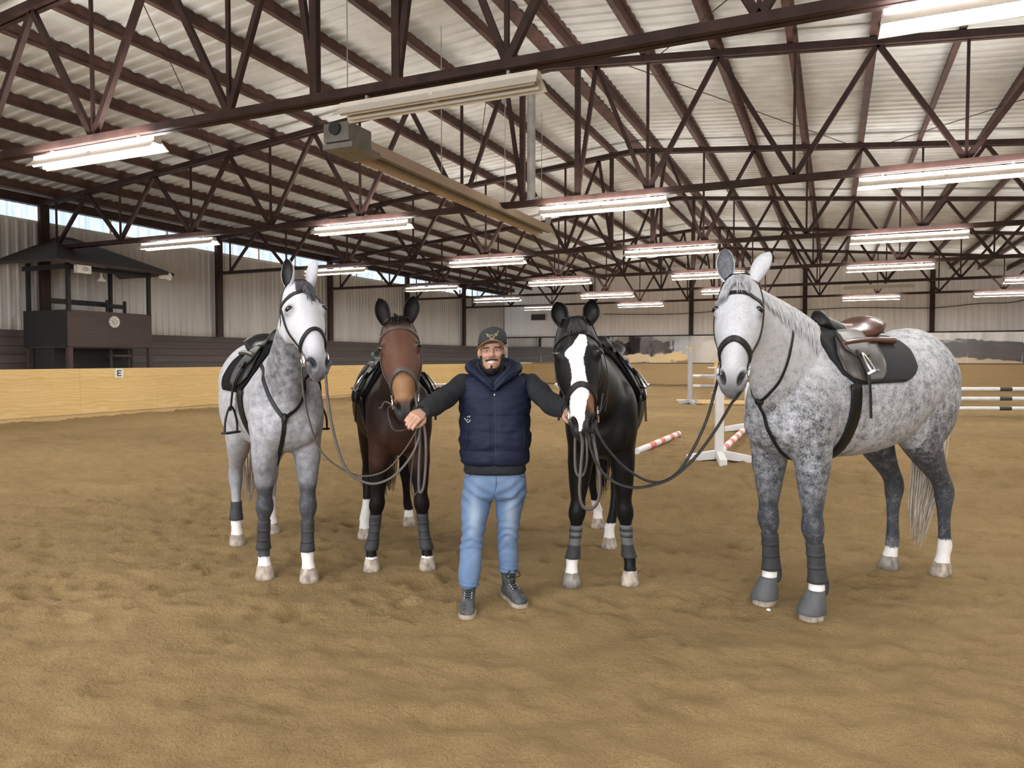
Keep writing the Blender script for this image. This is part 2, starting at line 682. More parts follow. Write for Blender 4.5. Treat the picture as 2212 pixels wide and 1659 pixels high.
# purlins: two to a truss panel, running the length of the hall
for s, side in ((-1, 'left'), (1, 'right')):
    for k in range(12):
        x = XR + s * (0.62 + 1.275 * k)
        if abs(x - XR) > HW - 0.3: continue
        z = ZTOP(x) + 0.20
        mb = MB()
        y0, y1 = (YB + 0.3, YF - 0.2)
        mb.box((x, (y0 + y1) / 2, z), (0.03, y1 - y0, 0.23))
        mb.box((x + s * 0.03, (y0 + y1) / 2, z + 0.105), (0.10, y1 - y0, 0.025))
        mb.box((x - s * 0.03, (y0 + y1) / 2, z - 0.105), (0.10, y1 - y0, 0.025))
        o = mb.thing('roof_purlin', M['purlin'], '%s brown roof purlin counted from the ridge on the %s slope' % (ORD[k], side), 'purlin', 'roof purlins')

# --- trusses
for ti, D in enumerate(TR):
    if ti == 0: continue      # behind the camera
    t = empty('roof_truss', (XR, D, ZC), 0, '%s brown steel roof truss from the near end, spanning above the sand' % ORD[ti - 1], 'truss', 'roof trusses')
    mb = MB()
    for dy in (-0.055, 0.055):
        mb.bar((XL, D + dy, ZC), (XRT, D + dy, ZC), 0.075, 0.10)
    mb.build('bottom_chord', M['steel'], t)
    for s in (-1, 1):
        mb = MB()
        for dy in (-0.055, 0.055):
            mb.bar((XR, D + dy, ZR), (XR + s * HW, D + dy, ZTOP(XR + HW)), 0.075, 0.12)
        mb.build('top_chord', M['steel'], t)
    for s in (-1, 1):
        bots = [0.58] + [1.95 + 2.55 * k for k in range(6)]
        tops = [3.22 + 2.55 * k for k in range(5)]

        def web(name, b, tp, w):
            m = MB()
            xb, xt = XR + s * b, XR + s * tp
            m.bar((xb, D, ZC + 0.03), (xt, D, ZTOP(xt) - 0.03), w, w * 0.9, up=(0, 1, 0))
            m.build(name, M['steel'], t)
        web('post', 0.58, 0.58, 0.10)
        web('diagonal', 0.58, 0.95, 0.075)
        web('diagonal', 1.95, 0.95, 0.075)
        web('hanger', 1.95, 1.95, 0.05)
        for k in range(5):
            b = 1.95 + 2.55 * k
            web('diagonal', b, tops[k], 0.085)
            b2 = 1.95 + 2.55 * (k + 1)
            web('diagonal', b2, tops[k], 0.085)
            web('hanger', b2, b2, 0.045)

# thin cross braces in the roof plane
k = 0
for (xa, ya, xb, yb) in ((2.2, D1, 7.0, D1 + DS), (-3.0, D1 + DS, 1.9, D1), (-9.0, D1, -14, D1 + DS), (-6.5, D1 + DS, -10.0, D1 + 2 * DS), (-4.0, D1 + DS, 0.2, D1 + 2 * DS), (6.0, D1 + DS, 1.2, D1 + 2 * DS)):
    mb = MB()
    mb.tube([(xa, ya, ZTOP(xa) + 0.08), (xb, yb, ZTOP(xb) + 0.08)], 0.009, 6)
    mb.thing('brace_rod', M['steel'], 'thin diagonal brace rod %s under the purlins' % ['nearest right wall', 'crossing right of the ridge', 'over the left slope near the front', 'behind the heater box', 'right of the ridge beyond the second truss', 'right slope beyond the second truss'][k], 'brace rod', 'roof brace rods')
    k += 1

# --- walls
ZE = ZTOP(XL) + 0.30
WTOP, WBOT = 5.86, 5.44
mb = MB()
ribbed(mb, (XL - 0.2, YB, 2.36), YF - YB, (0, 1, 0), (0, 0, WBOT - 2.36), (1, 0, 0), 0.25, 0.03)
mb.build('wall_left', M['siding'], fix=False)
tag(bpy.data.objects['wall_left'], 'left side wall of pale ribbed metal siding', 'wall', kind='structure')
mb = MB()
mb.box((XL - 0.16, (YF + YB) / 2, 1.18), (0.10, YF - YB, 2.36))
o = mb.build('trim_1', M['wainscot']); tag(o, 'dark plank lower wall along the left side', 'wall planks', kind='structure')
mb = MB()
mb.box((XL - 0.1, (YF + YB) / 2, (WTOP + ZE) / 2 + 0.05), (0.25, YF - YB, ZE - WTOP + 0.1))
o = mb.build('trim_2', M['steel']); tag(o, 'dark eave beam above the left window strip', 'eave beam', kind='structure')
mb = MB()
mb.bar((XL + 0.30, YB, WTOP + 0.22), (XL + 0.30, YF, WTOP + 0.22), 0.06, 0.05)
mb.thing('eave_pipe', M['galv'], 'pale pipe running under the left eave above the windows', 'pipe')
mb = MB()
mb.bar((XL - 0.12, YB, WBOT - 0.03), (XL - 0.12, YF, WBOT - 0.03), 0.10, 0.06)
o = mb.build('trim_3', M['cream']); tag(o, 'pale sill rail under the left window strip', 'sill', kind='structure')

wn = 1
for side, X in (('left', XL - 0.2), ('right', XRT + 0.2)):
    for k in range(-2, 6):
        y0 = max(D1 + DS * k, YB); y1 = min(D1 + DS * (k + 1), YF)
        if y1 - y0 < 0.5: continue
        mb = MB()
        ribbed(mb, (X, y0 + 0.06, WBOT), y1 - y0 - 0.12, (0, 1, 0), (0, 0, WTOP - WBOT), (1 if side == 'left' else -1, 0, 0), 0.2, 0.02)
        o = mb.build('window_%d' % wn, M['clear'], fix=False)
        tag(o, 'translucent strip window under the %s eave, bay %d from the near end' % (side, k + 3), 'window', kind='structure')
        if side == 'left':
            for q in (0.35, 0.68):
                m2 = MB(); yy = y0 + (y1 - y0) * q
                m2.box((X + 0.04, yy, (WBOT + WTOP) / 2), (0.05, 0.045, WTOP - WBOT))
                m2.build('mullion', M['cream'], o)
        wn += 1

mb = MB()
ribbed(mb, (XRT + 0.2, YB, 2.36), YF - YB, (0, 1, 0), (0, 0, WBOT - 2.36), (-1, 0, 0), 0.25, 0.03)
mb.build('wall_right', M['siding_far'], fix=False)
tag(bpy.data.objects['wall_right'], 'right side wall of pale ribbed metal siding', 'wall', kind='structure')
mb = MB()
mb.box((XRT + 0.16, (YF + YB) / 2, 1.18), (0.10, YF - YB, 2.36))
o = mb.build('trim_4', M['wainscot']); tag(o, 'dark plank lower wall along the right side', 'wall planks', kind='structure')
mb = MB()
mb.box((XRT + 0.1, (YF + YB) / 2, (WTOP + ZE) / 2 + 0.05), (0.25, YF - YB, ZE - WTOP + 0.1))
o = mb.build('trim_5', M['steel']); tag(o, 'dark eave beam above the right window strip', 'eave beam', kind='structure')

# far end wall and near end wall (its wide doorway is invented to let frontal light in)
gable = lambda q: ZTOP(q.x) + 0.33
mb = MB()
ribbed(mb, (XL - 0.2, YF, 1.0), 2 * HW + 0.4, (1, 0, 0), (0, 0, 1), (0, -1, 0), 0.305, 0.03, top=gable)
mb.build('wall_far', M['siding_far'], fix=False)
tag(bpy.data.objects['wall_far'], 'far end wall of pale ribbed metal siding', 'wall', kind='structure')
mb = MB()
for x0, x1 in ((XL - 0.2, -11.0), (5.0, XRT + 0.2)):
    ribbed(mb, (x0, YB, 0.0), x1 - x0, (1, 0, 0), (0, 0, 1), (0, 1, 0), 0.30, 0.03, top=gable)
ribbed(mb, (-11.0, YB, 5.0), 16.0, (1, 0, 0), (0, 0, 1), (0, 1, 0), 0.30, 0.03, top=gable)
mb.build('wall_near', M['siding_far'], fix=False)
tag(bpy.data.objects['wall_near'], 'unseen near end wall with a wide doorway added for fill light', 'wall', kind='structure')

# wall posts
for k, D in enumerate(TR):
    if k == 0: continue
    mb = MB(); mb.box((XL + 0.02, D, (2.36 + ZE) / 2), (0.14, 0.20, ZE - 2.36)); mb.box((XL + 0.10, D, (2.36 + ZE) / 2), (0.03, 0.26, ZE - 2.36))
    mb.thing('wall_post', M['steel'], 'dark steel post on the left wall under the %s truss' % ORD[k - 1], 'post', 'wall posts')
for k, x in enumerate((-14.4, -8.0, -1.55, 4.85)):
    mb = MB(); mb.box((x, YF - 0.14, (3.05 + ZTOP(x)) / 2), (0.24, 0.16, ZTOP(x) - 3.05))
    mb.thing('wall_post', M['steel'], 'dark steel post on the far wall, %s from the left' % ORD[k], 'post', 'wall posts')
mb = MB(); mb.bar((XL, YF - 0.1, 3.02), (XRT, YF - 0.1, 3.02), 0.08, 0.07)
o = mb.build('trim_6', M['steel']); tag(o, 'dark rail along the far wall above the mirrors', 'rail', kind='structure')

# kickboards
SEAM, KTOP = 0.09, 1.30
y = YB + 0.1; k = 0
while y < YF - 0.6:
    y1 = min(y + 2.44, YF - 0.42)
    if y1 > 8:
        mb = MB(); mb.box((KX, (y + y1) / 2, (SEAM + KTOP) / 2), (0.05, y1 - y - 0.004, KTOP - SEAM))
        o = mb.thing('kickboard', M['ply'], 'yellow plywood kickboard on the left side, panel %d along' % (k + 1), 'kickboard', 'left kickboards'); k += 1
    else:
        mb = MB(); mb.box((KX, (y + y1) / 2, (SEAM + KTOP) / 2), (0.05, y1 - y - 0.004, KTOP - SEAM))
        o = mb.thing('kickboard', M['ply'], 'yellow plywood kickboard on the left side outside the picture', 'kickboard', 'left kickboards out of view')
    y = y1
mb = MB(); mb.box((KX - 0.015, (YF + YB) / 2, SEAM / 2 - 0.1), (0.05, YF - YB - 1, SEAM + 0.2))
mb.thing('base_board', M['ply_far'], 'low sandy board under the left kickboards', 'base board')
YK = YF - 0.45
x = KX + 0.03; k = 0
while x < XRT - 0.5:
    x1 = min(x + 2.44, XRT - 0.3)
    mb = MB(); mb.box(((x + x1) / 2, YK, (SEAM + KTOP) / 2), (x1 - x - 0.003, 0.05, KTOP - SEAM))
    mb.thing('kickboard', M['ply_far'], 'tan plywood kickboard under the far mirrors, %s from the left' % ORD[min(k, 13)], 'kickboard', 'far kickboards'); k += 1
    x = x1
mb = MB(); mb.box(((KX + XRT) / 2, YK + 0.015, SEAM / 2 - 0.1), (XRT - KX - 0.4, 0.05, SEAM + 0.2))
mb.thing('base_board', M['ply_far'], 'low sandy board under the far kickboards', 'base board')
mb = MB(); mb.bar((KX, YK - 0.02, KTOP + 0.01), (XRT, YK - 0.02, KTOP + 0.01), 0.06, 0.03)
mb.thing('cap_rail', M['steel'], 'thin dark rail between far kickboards and mirrors', 'rail')
y = YB + 0.1; k = 0
while y < YF - 0.8:
    y1 = min(y + 2.44, YF - 0.6)
    mb = MB(); mb.box((XRT - 0.25, (y + y1) / 2, (SEAM + KTOP) / 2 - 0.04), (0.05, y1 - y - 0.004, KTOP - SEAM + 0.1))
    mb.thing('kickboard', M['ply_far'], 'plywood kickboard on the right side, panel %d from the near end' % (k + 1), 'kickboard', 'right kickboards'); k += 1
    y = y1

# mirrors on the far wall
x = XL + 0.15; k = 0
while x < XRT - 0.4:
    x1 = min(x + 2.44, XRT - 0.2)
    tilt = rng.uniform(-0.008, 0.008); lean = rng.uniform(0.010, 0.020)
    mb = MB()
    rows = []
    for i in range(9):
        z = KTOP + 0.04 + (2.98 - KTOP - 0.04) * i / 8
        rows.append([Vector((x + 0.003 + (x1 - x - 0.006) * j / 12, YF - 0.16 - lean * (z - KTOP) + tilt * (j - 6) * 0.2 + 0.0012 * sin(i * 0.9 + k) + 0.0018 * sin(j * 0.7 + k * 2), z)) for j in range(13)])
    mb.grid(rows)
    mb.box(((x + x1) / 2, YF - 0.115, (KTOP + 3.02) / 2), (x1 - x - 0.006, 0.05, 2.98 - KTOP - 0.04))
    mb.thing('wall_mirror', M['mirror'], 'wavy mirror panel above the far kickboards, %s from the left' % ORD[min(k, 13)], 'mirror', 'far wall mirrors', smooth=True, fix=False)
    x = x1; k += 1

# vent and cable on the far wall
v = empty('wall_vent', (-18.1, YF - 0.08, 4.10), 0, 'dark louvred vent in a pale frame on the far wall', 'vent')
mb = MB(); mb.box((-18.1, YF - 0.06, 4.36), (1.15, 0.08, 0.50)); mb.build('frame', M['cream'], v)
mb = MB(); mb.box((-18.1, YF - 0.10, 4.36), (1.0, 0.06, 0.38)); mb.build('louvre', M['vent'], v)
mb = MB()
pts = [(x, YF - 0.07, z) for x, z in ((-13.6, 4.45), (-10, 4.35), (-8, 4.38), (-5, 4.5), (-1.5, 4.40), (1.0, 4.45), (4.7, 4.33), (7, 4.5), (8.2, 4.50), (9.0, 4.62), (9.8, 4.9))]
mb.tube(smoothpts(pts, 5), 0.022, 6)
mb.thing('wall_cable', M['wire'], 'dark cable drooping across the far wall', 'cable')

# --- strip lights hung from the trusses
LX = [-15.25, -9.65, -4.1, 1.6, 7.1]
UNLIT = {(1, 2), (5, 3)}


def strip_light(ti, xi):
    D = TR[ti]; x = LX[xi]
    lit = (ti, xi) not in UNLIT
    near = ORD[ti - 1]
    z = ZC - 0.20
    t = empty('strip_light', (x, D, z - 0.12), 0,
              ('lit' if lit else 'unlit') + ' twin tube strip light on the %s truss, %s from the left' % (near, ORD[xi]), 'strip light', 'lit strip lights' if lit else None)
    L = 2.5
    a, b = x - L / 2, x + L / 2
    mb = MB()
    mb.box((x, D, z + 0.05), (L, 0.12, 0.09))
    mb.build('housing', M['lamp_shell'], t)
    for s in (-1, 1):
        mb = MB()
        r0 = [Vector((a, D + s * 0.05, z + 0.03)), Vector((b, D + s * 0.05, z + 0.03))]
        r1 = [Vector((a - 0.03, D + s * 0.155, z - 0.07)), Vector((b + 0.03, D + s * 0.155, z - 0.07))]
        r2 = [Vector((a - 0.03, D + s * 0.165, z - 0.07)), Vector((b + 0.03, D + s * 0.165, z - 0.07))]
        r3 = [Vector((a, D + s * 0.06, z + 0.045)), Vector((b, D + s * 0.06, z + 0.045))]
        mb.grid([r0, r1, r2, r3])
        mb.build('reflector', M['lamp_shell'], t)
    for s in (-1, 1):
        mb = MB()
        mb.tube([(a + 0.03, D + s * 0.075, z - 0.045), (b - 0.03, D + s * 0.075, z - 0.045)], 0.022, 8)
        mb.build('lamp_tube', M['tube'] if lit else M['lamp_off'], t)
    mb = MB(); mb.box((x, D, z - 0.01), (0.05, 0.20, 0.07)); mb.build('socket_clip', M['lamp_shell'], t)
    mb = MB(); mb.box((x + 0.9, D, z + 0.12), (0.03, 0.05, 0.07)); mb.box((x - 0.9, D, z + 0.12), (0.03, 0.05, 0.07)); mb.build('hanger', M['galv'], t)
    if lit:
        area_light('strip_light_glow', (x, D, z - 0.10), (0, 0, 0), 2.4, 0.28, LAMP_W, (1.0, 0.985, 0.965))
        area_light('added_roof_uplight', (x, D, z + 0.03), (pi, 0, 0), 2.4, 0.56, UP_W * (0.2 if xi == 0 else 1.0), (1.0, 0.985, 0.965))  # added upward lamp, weaker at the left to keep the upper wall dark


for ti in range(1, 7):
    for xi in range(5):
        strip_light(ti, xi)
for yy in (0.77, -5.6):       # the rows of lamps over and behind the camera
    for xx in LX[:5]:
        area_light('strip_light_glow', (xx, yy, ZC - 0.30), (0, 0, 0), 2.4, 0.28, LAMP_W * NEAR_ROWS, (1.0, 0.985, 0.965))
        area_light('added_roof_uplight', (xx, yy, ZC - 0.07), (pi, 0, 0), 2.4, 0.56, UP_W * 0.7, (1.0, 0.985, 0.965))

# --- radiant tube heater
HX, HY0, HY1, HZ = -6.35, 8.4, 16.4, 4.62
t = empty('tube_heater', (HX, HY0, HZ), 0, 'long tan radiant tube heater with a grey burner box hung left of the ridge', 'heater')
mb = MB()
prof = [(-0.24, -0.10), (-0.12, 0.12), (0.12, 0.12), (0.24, -0.10), (0.225, -0.10), (0.11, 0.105), (-0.11, 0.105), (-0.225, -0.10)]
mb.loft([[Vector((HX + p[0], yy, HZ + p[1])) for p in prof] for yy in (HY0 + 0.5, HY1)])
mb.build('reflector', M['heater'], t)
for s in (-1, 1):
    mb = MB(); mb.tube([(HX + s * 0.09, HY0 + 0.4, HZ - 0.02), (HX + s * 0.09, HY1 - 0.1, HZ - 0.02)], 0.05, 10); mb.build('radiant_tube', M['heater_dark'], t)
mb = MB(); mb.box((HX, HY0 + 0.2, HZ + 0.08), (0.42, 0.55, 0.26)); mb.box((HX, HY0 + 0.3, HZ - 0.10), (0.50, 0.7, 0.08)); mb.build('burner_box', M['heater_dark'], t, bevel=0.01)
mb = MB(); mb.tube([(HX, HY0 - 0.12, HZ + 0.12), (HX, HY0, HZ + 0.12)], 0.09, 14); mb.build('air_inlet', M['vent'], t)
for yy in (HY0 + 0.2, HY0 + 2.9, HY0 + 5.6, HY1 - 0.3):
    mb = MB(); mb.tube([(HX, yy, HZ + 0.2), (HX, yy, ZTOP(HX) + 0.2)], 0.008, 6); mb.build('hanging_chain', M['galv'], t)
mb = MB(); mb.tube(smoothpts([(HX + 0.0, HY1 - 0.1, HZ + 0.0), (HX + 0.1, HY1 - 0.1, HZ + 0.35), (HX + 0.25, HY1 - 0.8, HZ + 0.5), (HX + 0.25, 15.2, HZ + 0.5)], 5), 0.07, 10)
mb.build('elbow_pipe', M['galv'], t)
mb = MB(); mb.tube([(HX + 0.10, 15.2, 5.05), (HX + 0.10, 15.2, ZTOP(HX) + 0.30)], 0.095, 14)
mb.build('flue', M['galv'], t)

# --- the judge's booth on the left behind the kickboards
BX0, BX1, BY0, BY1 = -20.36, -18.62, 12.9, 15.5
t = empty('viewing_booth', (BX1, (BY0 + BY1) / 2, 0), 0, 'raised brown wooden viewing booth with a small roof behind the left kickboards', 'booth')
mb = MB(); mb.box((BX1, (BY0 + BY1) / 2, 2.38), (0.06, BY1 - BY0, 0.98)); mb.build('front_panel', M['booth'], t)
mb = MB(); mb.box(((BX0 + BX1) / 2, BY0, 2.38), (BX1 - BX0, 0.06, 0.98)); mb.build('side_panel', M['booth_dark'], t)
mb = MB(); mb.box(((BX0 + BX1) / 2, BY1, 2.38), (BX1 - BX0, 0.06, 0.98)); mb.build('side_panel', M['booth'], t)
mb = MB(); mb.box(((BX0 + BX1) / 2, (BY0 + BY1) / 2, 1.90), (BX1 - BX0, BY1 - BY0, 0.08)); mb.build('deck', M['booth'], t)
for yy in (BY0 + 0.06, BY1 - 0.06):
    for xx in (BX1, BX0 + 0.1):
        mb = MB(); mb.box((xx, yy, 0.93), (0.12, 0.12, 1.9)); mb.build('leg', M['booth'], t)
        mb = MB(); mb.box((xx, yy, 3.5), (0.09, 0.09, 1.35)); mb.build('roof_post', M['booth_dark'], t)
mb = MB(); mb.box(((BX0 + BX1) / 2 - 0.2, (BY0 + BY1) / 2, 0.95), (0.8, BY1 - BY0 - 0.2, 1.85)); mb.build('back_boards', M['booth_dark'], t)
mb = MB()
for i in range(4):
    mb.box((BX1 - 0.25, BY0 + 1.75 + 0.0 * i, 0.45 + 0.40 * i), (0.30, 0.55, 0.05))
for s in (-0.28, 0.28):
    mb.box((BX1 - 0.25, BY0 + 1.75 + s, 0.95), (0.05, 0.05, 1.75))
mb.build('step_ladder', M['booth'], t)
# hip roof leaning on the wall
mb = MB()
ex, e0, e1 = BX1 + 0.42, BY0 - 0.55, BY1 + 0.5
A = Vector((XL - 0.1, (BY0 + BY1) / 2 - 0.1, 5.12)); Bv = Vector((XL - 0.1, (BY0 + BY1) / 2 + 0.3, 5.12))
c0, c1 = Vector((ex, e0, 4.13)), Vector((ex, e1, 4.13))
d0, d1 = Vector((XL - 0.1, e0 - 0.2, 4.13)), Vector((XL - 0.1, e1, 4.13))
vs = [A, Bv, c0, c1, d0, d1]
vs2 = [p - Vector((0, 0, 0.07)) for p in vs]
mb.add(vs + vs2, [(0, 2, 3, 1), (0, 4, 2), (1, 3, 5), (6, 7, 9, 8), (6, 8, 10), (7, 11, 9), (2, 8, 9, 3), (4, 10, 8, 2), (3, 9, 11, 5)])
mb.build('hip_roof', M['booth'], t)
mb = MB(); mb.bar((BX1, BY0, 4.02), (BX1, BY1, 4.02), 0.08, 0.12); mb.bar((BX0, BY0, 4.02), (BX1, BY0, 4.02), 0.08, 0.12); mb.build('eave_board', M['booth_dark'], t)
mb = MB(); mb.box((BX0 + 0.9, (BY0 + BY1) / 2 - 0.3, 3.14), (0.06, 1.7, 0.14)); mb.build('rail', M['booth_dark'], t)

t = empty('wooden_chair', (BX0 + 0.75, BY0 + 1.85, 1.95), 0, 'dark wooden chair standing in the viewing booth, its back above the front panel', 'chair')
for yy in (-0.28, 0.28):
    mb = MB(); mb.box((BX1 - 0.5, BY0 + 1.85 + yy, 2.6), (0.06, 0.07, 1.3)); mb.build('leg', M['booth_dark'], t)
    mb = MB(); mb.box((BX1 - 0.95, BY0 + 1.85 + yy, 2.17), (0.06, 0.07, 0.45)); mb.build('leg', M['booth_dark'], t)
for zz in (2.75, 3.08):
    mb = MB(); mb.box((BX1 - 0.5, BY0 + 1.85, zz), (0.04, 0.5, 0.12)); mb.build('back_slat', M['booth_dark'], t)
mb = MB(); mb.box((BX1 - 0.72, BY0 + 1.85, 2.40), (0.48, 0.58, 0.05)); mb.build('seat', M['booth_dark'], t)

RX = Matrix.Rotation(radians(90), 4, 'Y')
cy, cz = BY0 + 1.36, 2.60
t = empty('round_clock', (BX1 + 0.05, cy, cz - 0.17), 0, 'round wall clock with pale petals fixed on the booth front panel', 'clock')
mb = MB(); mb.lathe([(0.165, 0), (0.175, 0.02), (0.165, 0.035)], Matrix.Translation((BX1 + 0.032, cy, cz)) @ RX, 24); mb.build('case', M['galv'], t)
for k in range(10):
    a = 2 * pi * k / 10
    mb = MB(); mb.box((BX1 + 0.072, cy + 0.12 * cos(a), cz + 0.12 * sin(a)), (0.01, 0.045, 0.045), Matrix.Rotation(a, 3, 'X')); mb.build('hour_mark', M['cream'], t)
for a, l in ((0.9, 0.10), (2.6, 0.08), (-1.2, 0.11)):
    mb = MB(); mb.bar((BX1 + 0.075, cy, cz), (BX1 + 0.075, cy + l * cos(a), cz + l * sin(a)), 0.012, 0.012); mb.build('hand', M['cream'], t)

t = empty('wall_speaker', (BX1 + 0.35, BY0 + 0.30, 3.98), 0, 'pale box shaped loudspeaker under the booth roof edge', 'speaker')
mb = MB(); mb.box((BX1 + 0.25, BY0 + 0.3, 3.95), (0.16, 0.40, 0.22)); mb.build('case', M['cream'], t, bevel=0.015)
mb = MB(); mb.sphere((BX1 + 0.335, BY0 + 0.32, 3.95), (0.02, 0.09, 0.06), 12, 8); mb.build('cone', M['galv'], t)
mb = MB()
mb.lathe([(0.02, 0.22), (0.03, 0.12), (0.13, 0.0), (0.12, -0.01)], Matrix.Translation((BX1 - 0.1, BY0 + 1.1, 3.72)), 16)
mb.tube([(BX1 - 0.1, BY0 + 1.1, 3.9), (BX1 - 0.1, BY0 + 1.1, 4.08)], 0.008, 6)
mb.thing('pendant_lamp', M['cream'], 'small pale cone lamp hanging under the booth roof', 'lamp')
mb = MB()
mb.lathe([(0.05, 0.0), (0.07, 0.2), (0.13, 0.32), (0.12, 0.33)], Matrix.Translation((BX1 + 0.35, BY1 + 0.05, 3.98)) @ Matrix.Rotation(radians(100), 4, 'X') @ Matrix.Rotation(pi, 4, 'X'), 14)
mb.thing('horn_speaker', M['cream'], 'white horn loudspeaker at the right corner of the booth roof', 'speaker')

# letter sign on the kickboard
ey, ez = 14.22, 1.16
o = empty('letter_sign', (KX + 0.03, ey, ez - 0.12), 0, 'small white sign with a black letter E on the yellow kickboard', 'sign')
mb = MB(); mb.box((KX + 0.035, ey, ez), (0.012, 0.26, 0.26)); mb.build('plate', M['sign_white'], o, bevel=0.004)
mb = MB()
for (yy, zz, w, h) in ((-0.05, 0, 0.028, 0.17), (0.01, 0.071, 0.12, 0.028), (0.0, 0.0, 0.10, 0.028), (0.01, -0.071, 0.12, 0.028)):
    mb.box((KX + 0.044, ey + yy, ez + zz), (0.008, w, h))
mb.build('letter', M['ink'], o)
# ------------------------------------------------------------------ horses


def ring(c, U, L, hu, hl, n=28, ex=2.2, pt=0.0, pb=0.0):
    out = []
    for k in range(n):
        a = 2 * pi * k / n
        su, cl = sin(a), cos(a)
        y = math.copysign(abs(su) ** (2 / ex), su)
        x = math.copysign(abs(cl) ** (2 / ex), cl)
        x *= 1 - pt * max(0, y) ** 1.5 - pb * max(0, -y) ** 1.5
        out.append(c + U * (y * hu) + L * (x * hl))
    return out


def bez(p, s):
    a, b, c, d = p
    return a * (1 - s) ** 3 + b * 3 * s * (1 - s) ** 2 + c * 3 * s * s * (1 - s) + d * s ** 3


def cr_table(keys, xs):
    """smooth (monotone-ish) table interpolation with numpy: columns beyond the first"""
    ks = np.array(keys, float)
    if ks[0, 0] > ks[-1, 0]: ks = ks[::-1]
    x = ks[:, 0]
    out = []
    for j in range(1, ks.shape[1]):
        y = ks[:, j]
        d = np.gradient(y, x)
        i = np.clip(np.searchsorted(x, xs) - 1, 0, len(x) - 2)
        h = x[i + 1] - x[i]; t = (xs - x[i]) / h
        out.append((2 * t**3 - 3 * t**2 + 1) * y[i] + (t**3 - 2 * t**2 + t) * h * d[i] + (-2 * t**3 + 3 * t**2) * y[i + 1] + (t**3 - t**2) * h * d[i + 1])
    return np.array(out).T


def voxel_union(mb, size):
    me = bpy.data.meshes.new('tmp')
    me.from_pydata(mb.v, [], mb.f)
    bm = bmesh.new(); bm.from_mesh(me)
    bmesh.ops.recalc_face_normals(bm, faces=bm.faces)
    bm.to_mesh(me); bm.free()
    o = bpy.data.objects.new('tmp', me)
    COL.objects.link(o)
    md = o.modifiers.new('r', 'REMESH'); md.mode = 'VOXEL'; md.voxel_size = size; md.adaptivity = 0
    bpy.context.view_layer.update()
    dg = bpy.context.evaluated_depsgraph_get()
    res = bpy.data.meshes.new_from_object(o.evaluated_get(dg))
    bpy.data.objects.remove(o); bpy.data.meshes.remove(me)
    return res


def get_co(me):
    a = np.empty(len(me.vertices) * 3); me.vertices.foreach_get('co', a); return a.reshape(-1, 3)


def get_no(me):
    a = np.empty(len(me.vertices) * 3); me.vertices.foreach_get('normal', a); return a.reshape(-1, 3)


def laplace(me, w, its):
    co = get_co(me)
    e = np.empty(len(me.edges) * 2, dtype=np.int32); me.edges.foreach_get('vertices', e); e = e.reshape(-1, 2)
    n = len(co)
    deg = np.bincount(e.ravel(), minlength=n).astype(float)
    deg[deg == 0] = 1
    w = (w if np.ndim(w) else np.full(n, w))[:, None]
    for _ in range(its):
        s = np.zeros_like(co)
        for j in range(3):
            s[:, j] = np.bincount(e[:, 0], co[e[:, 1], j], n) + np.bincount(e[:, 1], co[e[:, 0], j], n)
        co = co + (s / deg[:, None] - co) * w
    me.vertices.foreach_set('co', co.ravel()); me.update()
    return co


def set_attr(me, name, arr):
    if arr.ndim == 1:
        at_ = me.attributes.new(name, 'FLOAT', 'POINT'); at_.data.foreach_set('value', np.ascontiguousarray(arr, dtype=np.float32))
    else:
        at_ = me.attributes.new(name, 'FLOAT_COLOR', 'POINT')
        c = np.ones((len(arr), 4), np.float32); c[:, :3] = arr
        at_.data.foreach_set('color', c.ravel())


def coat_mat(name, rough=0.5, nscale=26.0, fleck=160.0, sheen=0.06, stretch=(1, 1, 1), spec=0.35, mixk=0.34):
    """hide: light and dark coat colours mixed by the dappling, white markings on top"""
    t = NT(name)
    v = t.coords(stretch)
    n1 = t.noise(v, nscale, 4, 0.6)
    n2 = t.noise(v, fleck, 3, 0.6)
    n = t.math('MULTIPLY_ADD', n1, 1 - mixk, t.math('MULTIPLY', n2, mixk))
    amp = t.attr('amp'); dark = t.attr('dark')
    val = t.math('ADD', dark, t.math('MULTIPLY', t.math('SUBTRACT', n, 0.5), t.math('MULTIPLY', amp, 4.0)), clamp=True)
    c = t.mix(val, t.attr('light', 'Color'), t.attr('deep', 'Color'))
    wsd = t.attr('white')
    nw = t.noise(v, 60.0, 3, 0.7)
    wf = t.math('MULTIPLY_ADD', wsd, 1.0, t.math('MULTIPLY', t.math('SUBTRACT', nw, 0.5), 0.55))
    wr = t.ramp(wf, [(0.44, (0, 0, 0)), (0.56, (1, 1, 1))])
    c2 = t.mix(wr, c, (0.78, 0.75, 0.73))
    hair = t.noise(t.coords((1, 1, 0.25)), 220.0, 2, 0.5)
    mul = t.n('ShaderNodeMix', data_type='RGBA', blend_type='MULTIPLY'); mul.inputs[0].default_value = 1.0
    t.link(c2, mul.inputs[6]); t.link(t.ramp(hair, [(0.3, (0.88, 0.88, 0.88)), (0.7, (1.08, 1.08, 1.08))]), mul.inputs[7])
    t.color(mul.outputs[2])
    t.set(Roughness=rough)
    t.b.inputs['Specular IOR Level'].default_value = spec
    t.b.inputs['Sheen Weight'].default_value = sheen
    t.b.inputs['Sheen Roughness'].default_value = 0.4
    t.bump(hair, 0.10, 0.004)
    return t.m


def hair_mat(name, lo, hi, rough=0.5):
    t = NT(name)
    v = t.coords((1, 1, 0.15))
    t.color(t.ramp(t.noise(v, 60, 4), [(0.3, lo), (0.7, hi)]))
    t.set(Roughness=rough)
    return t.m


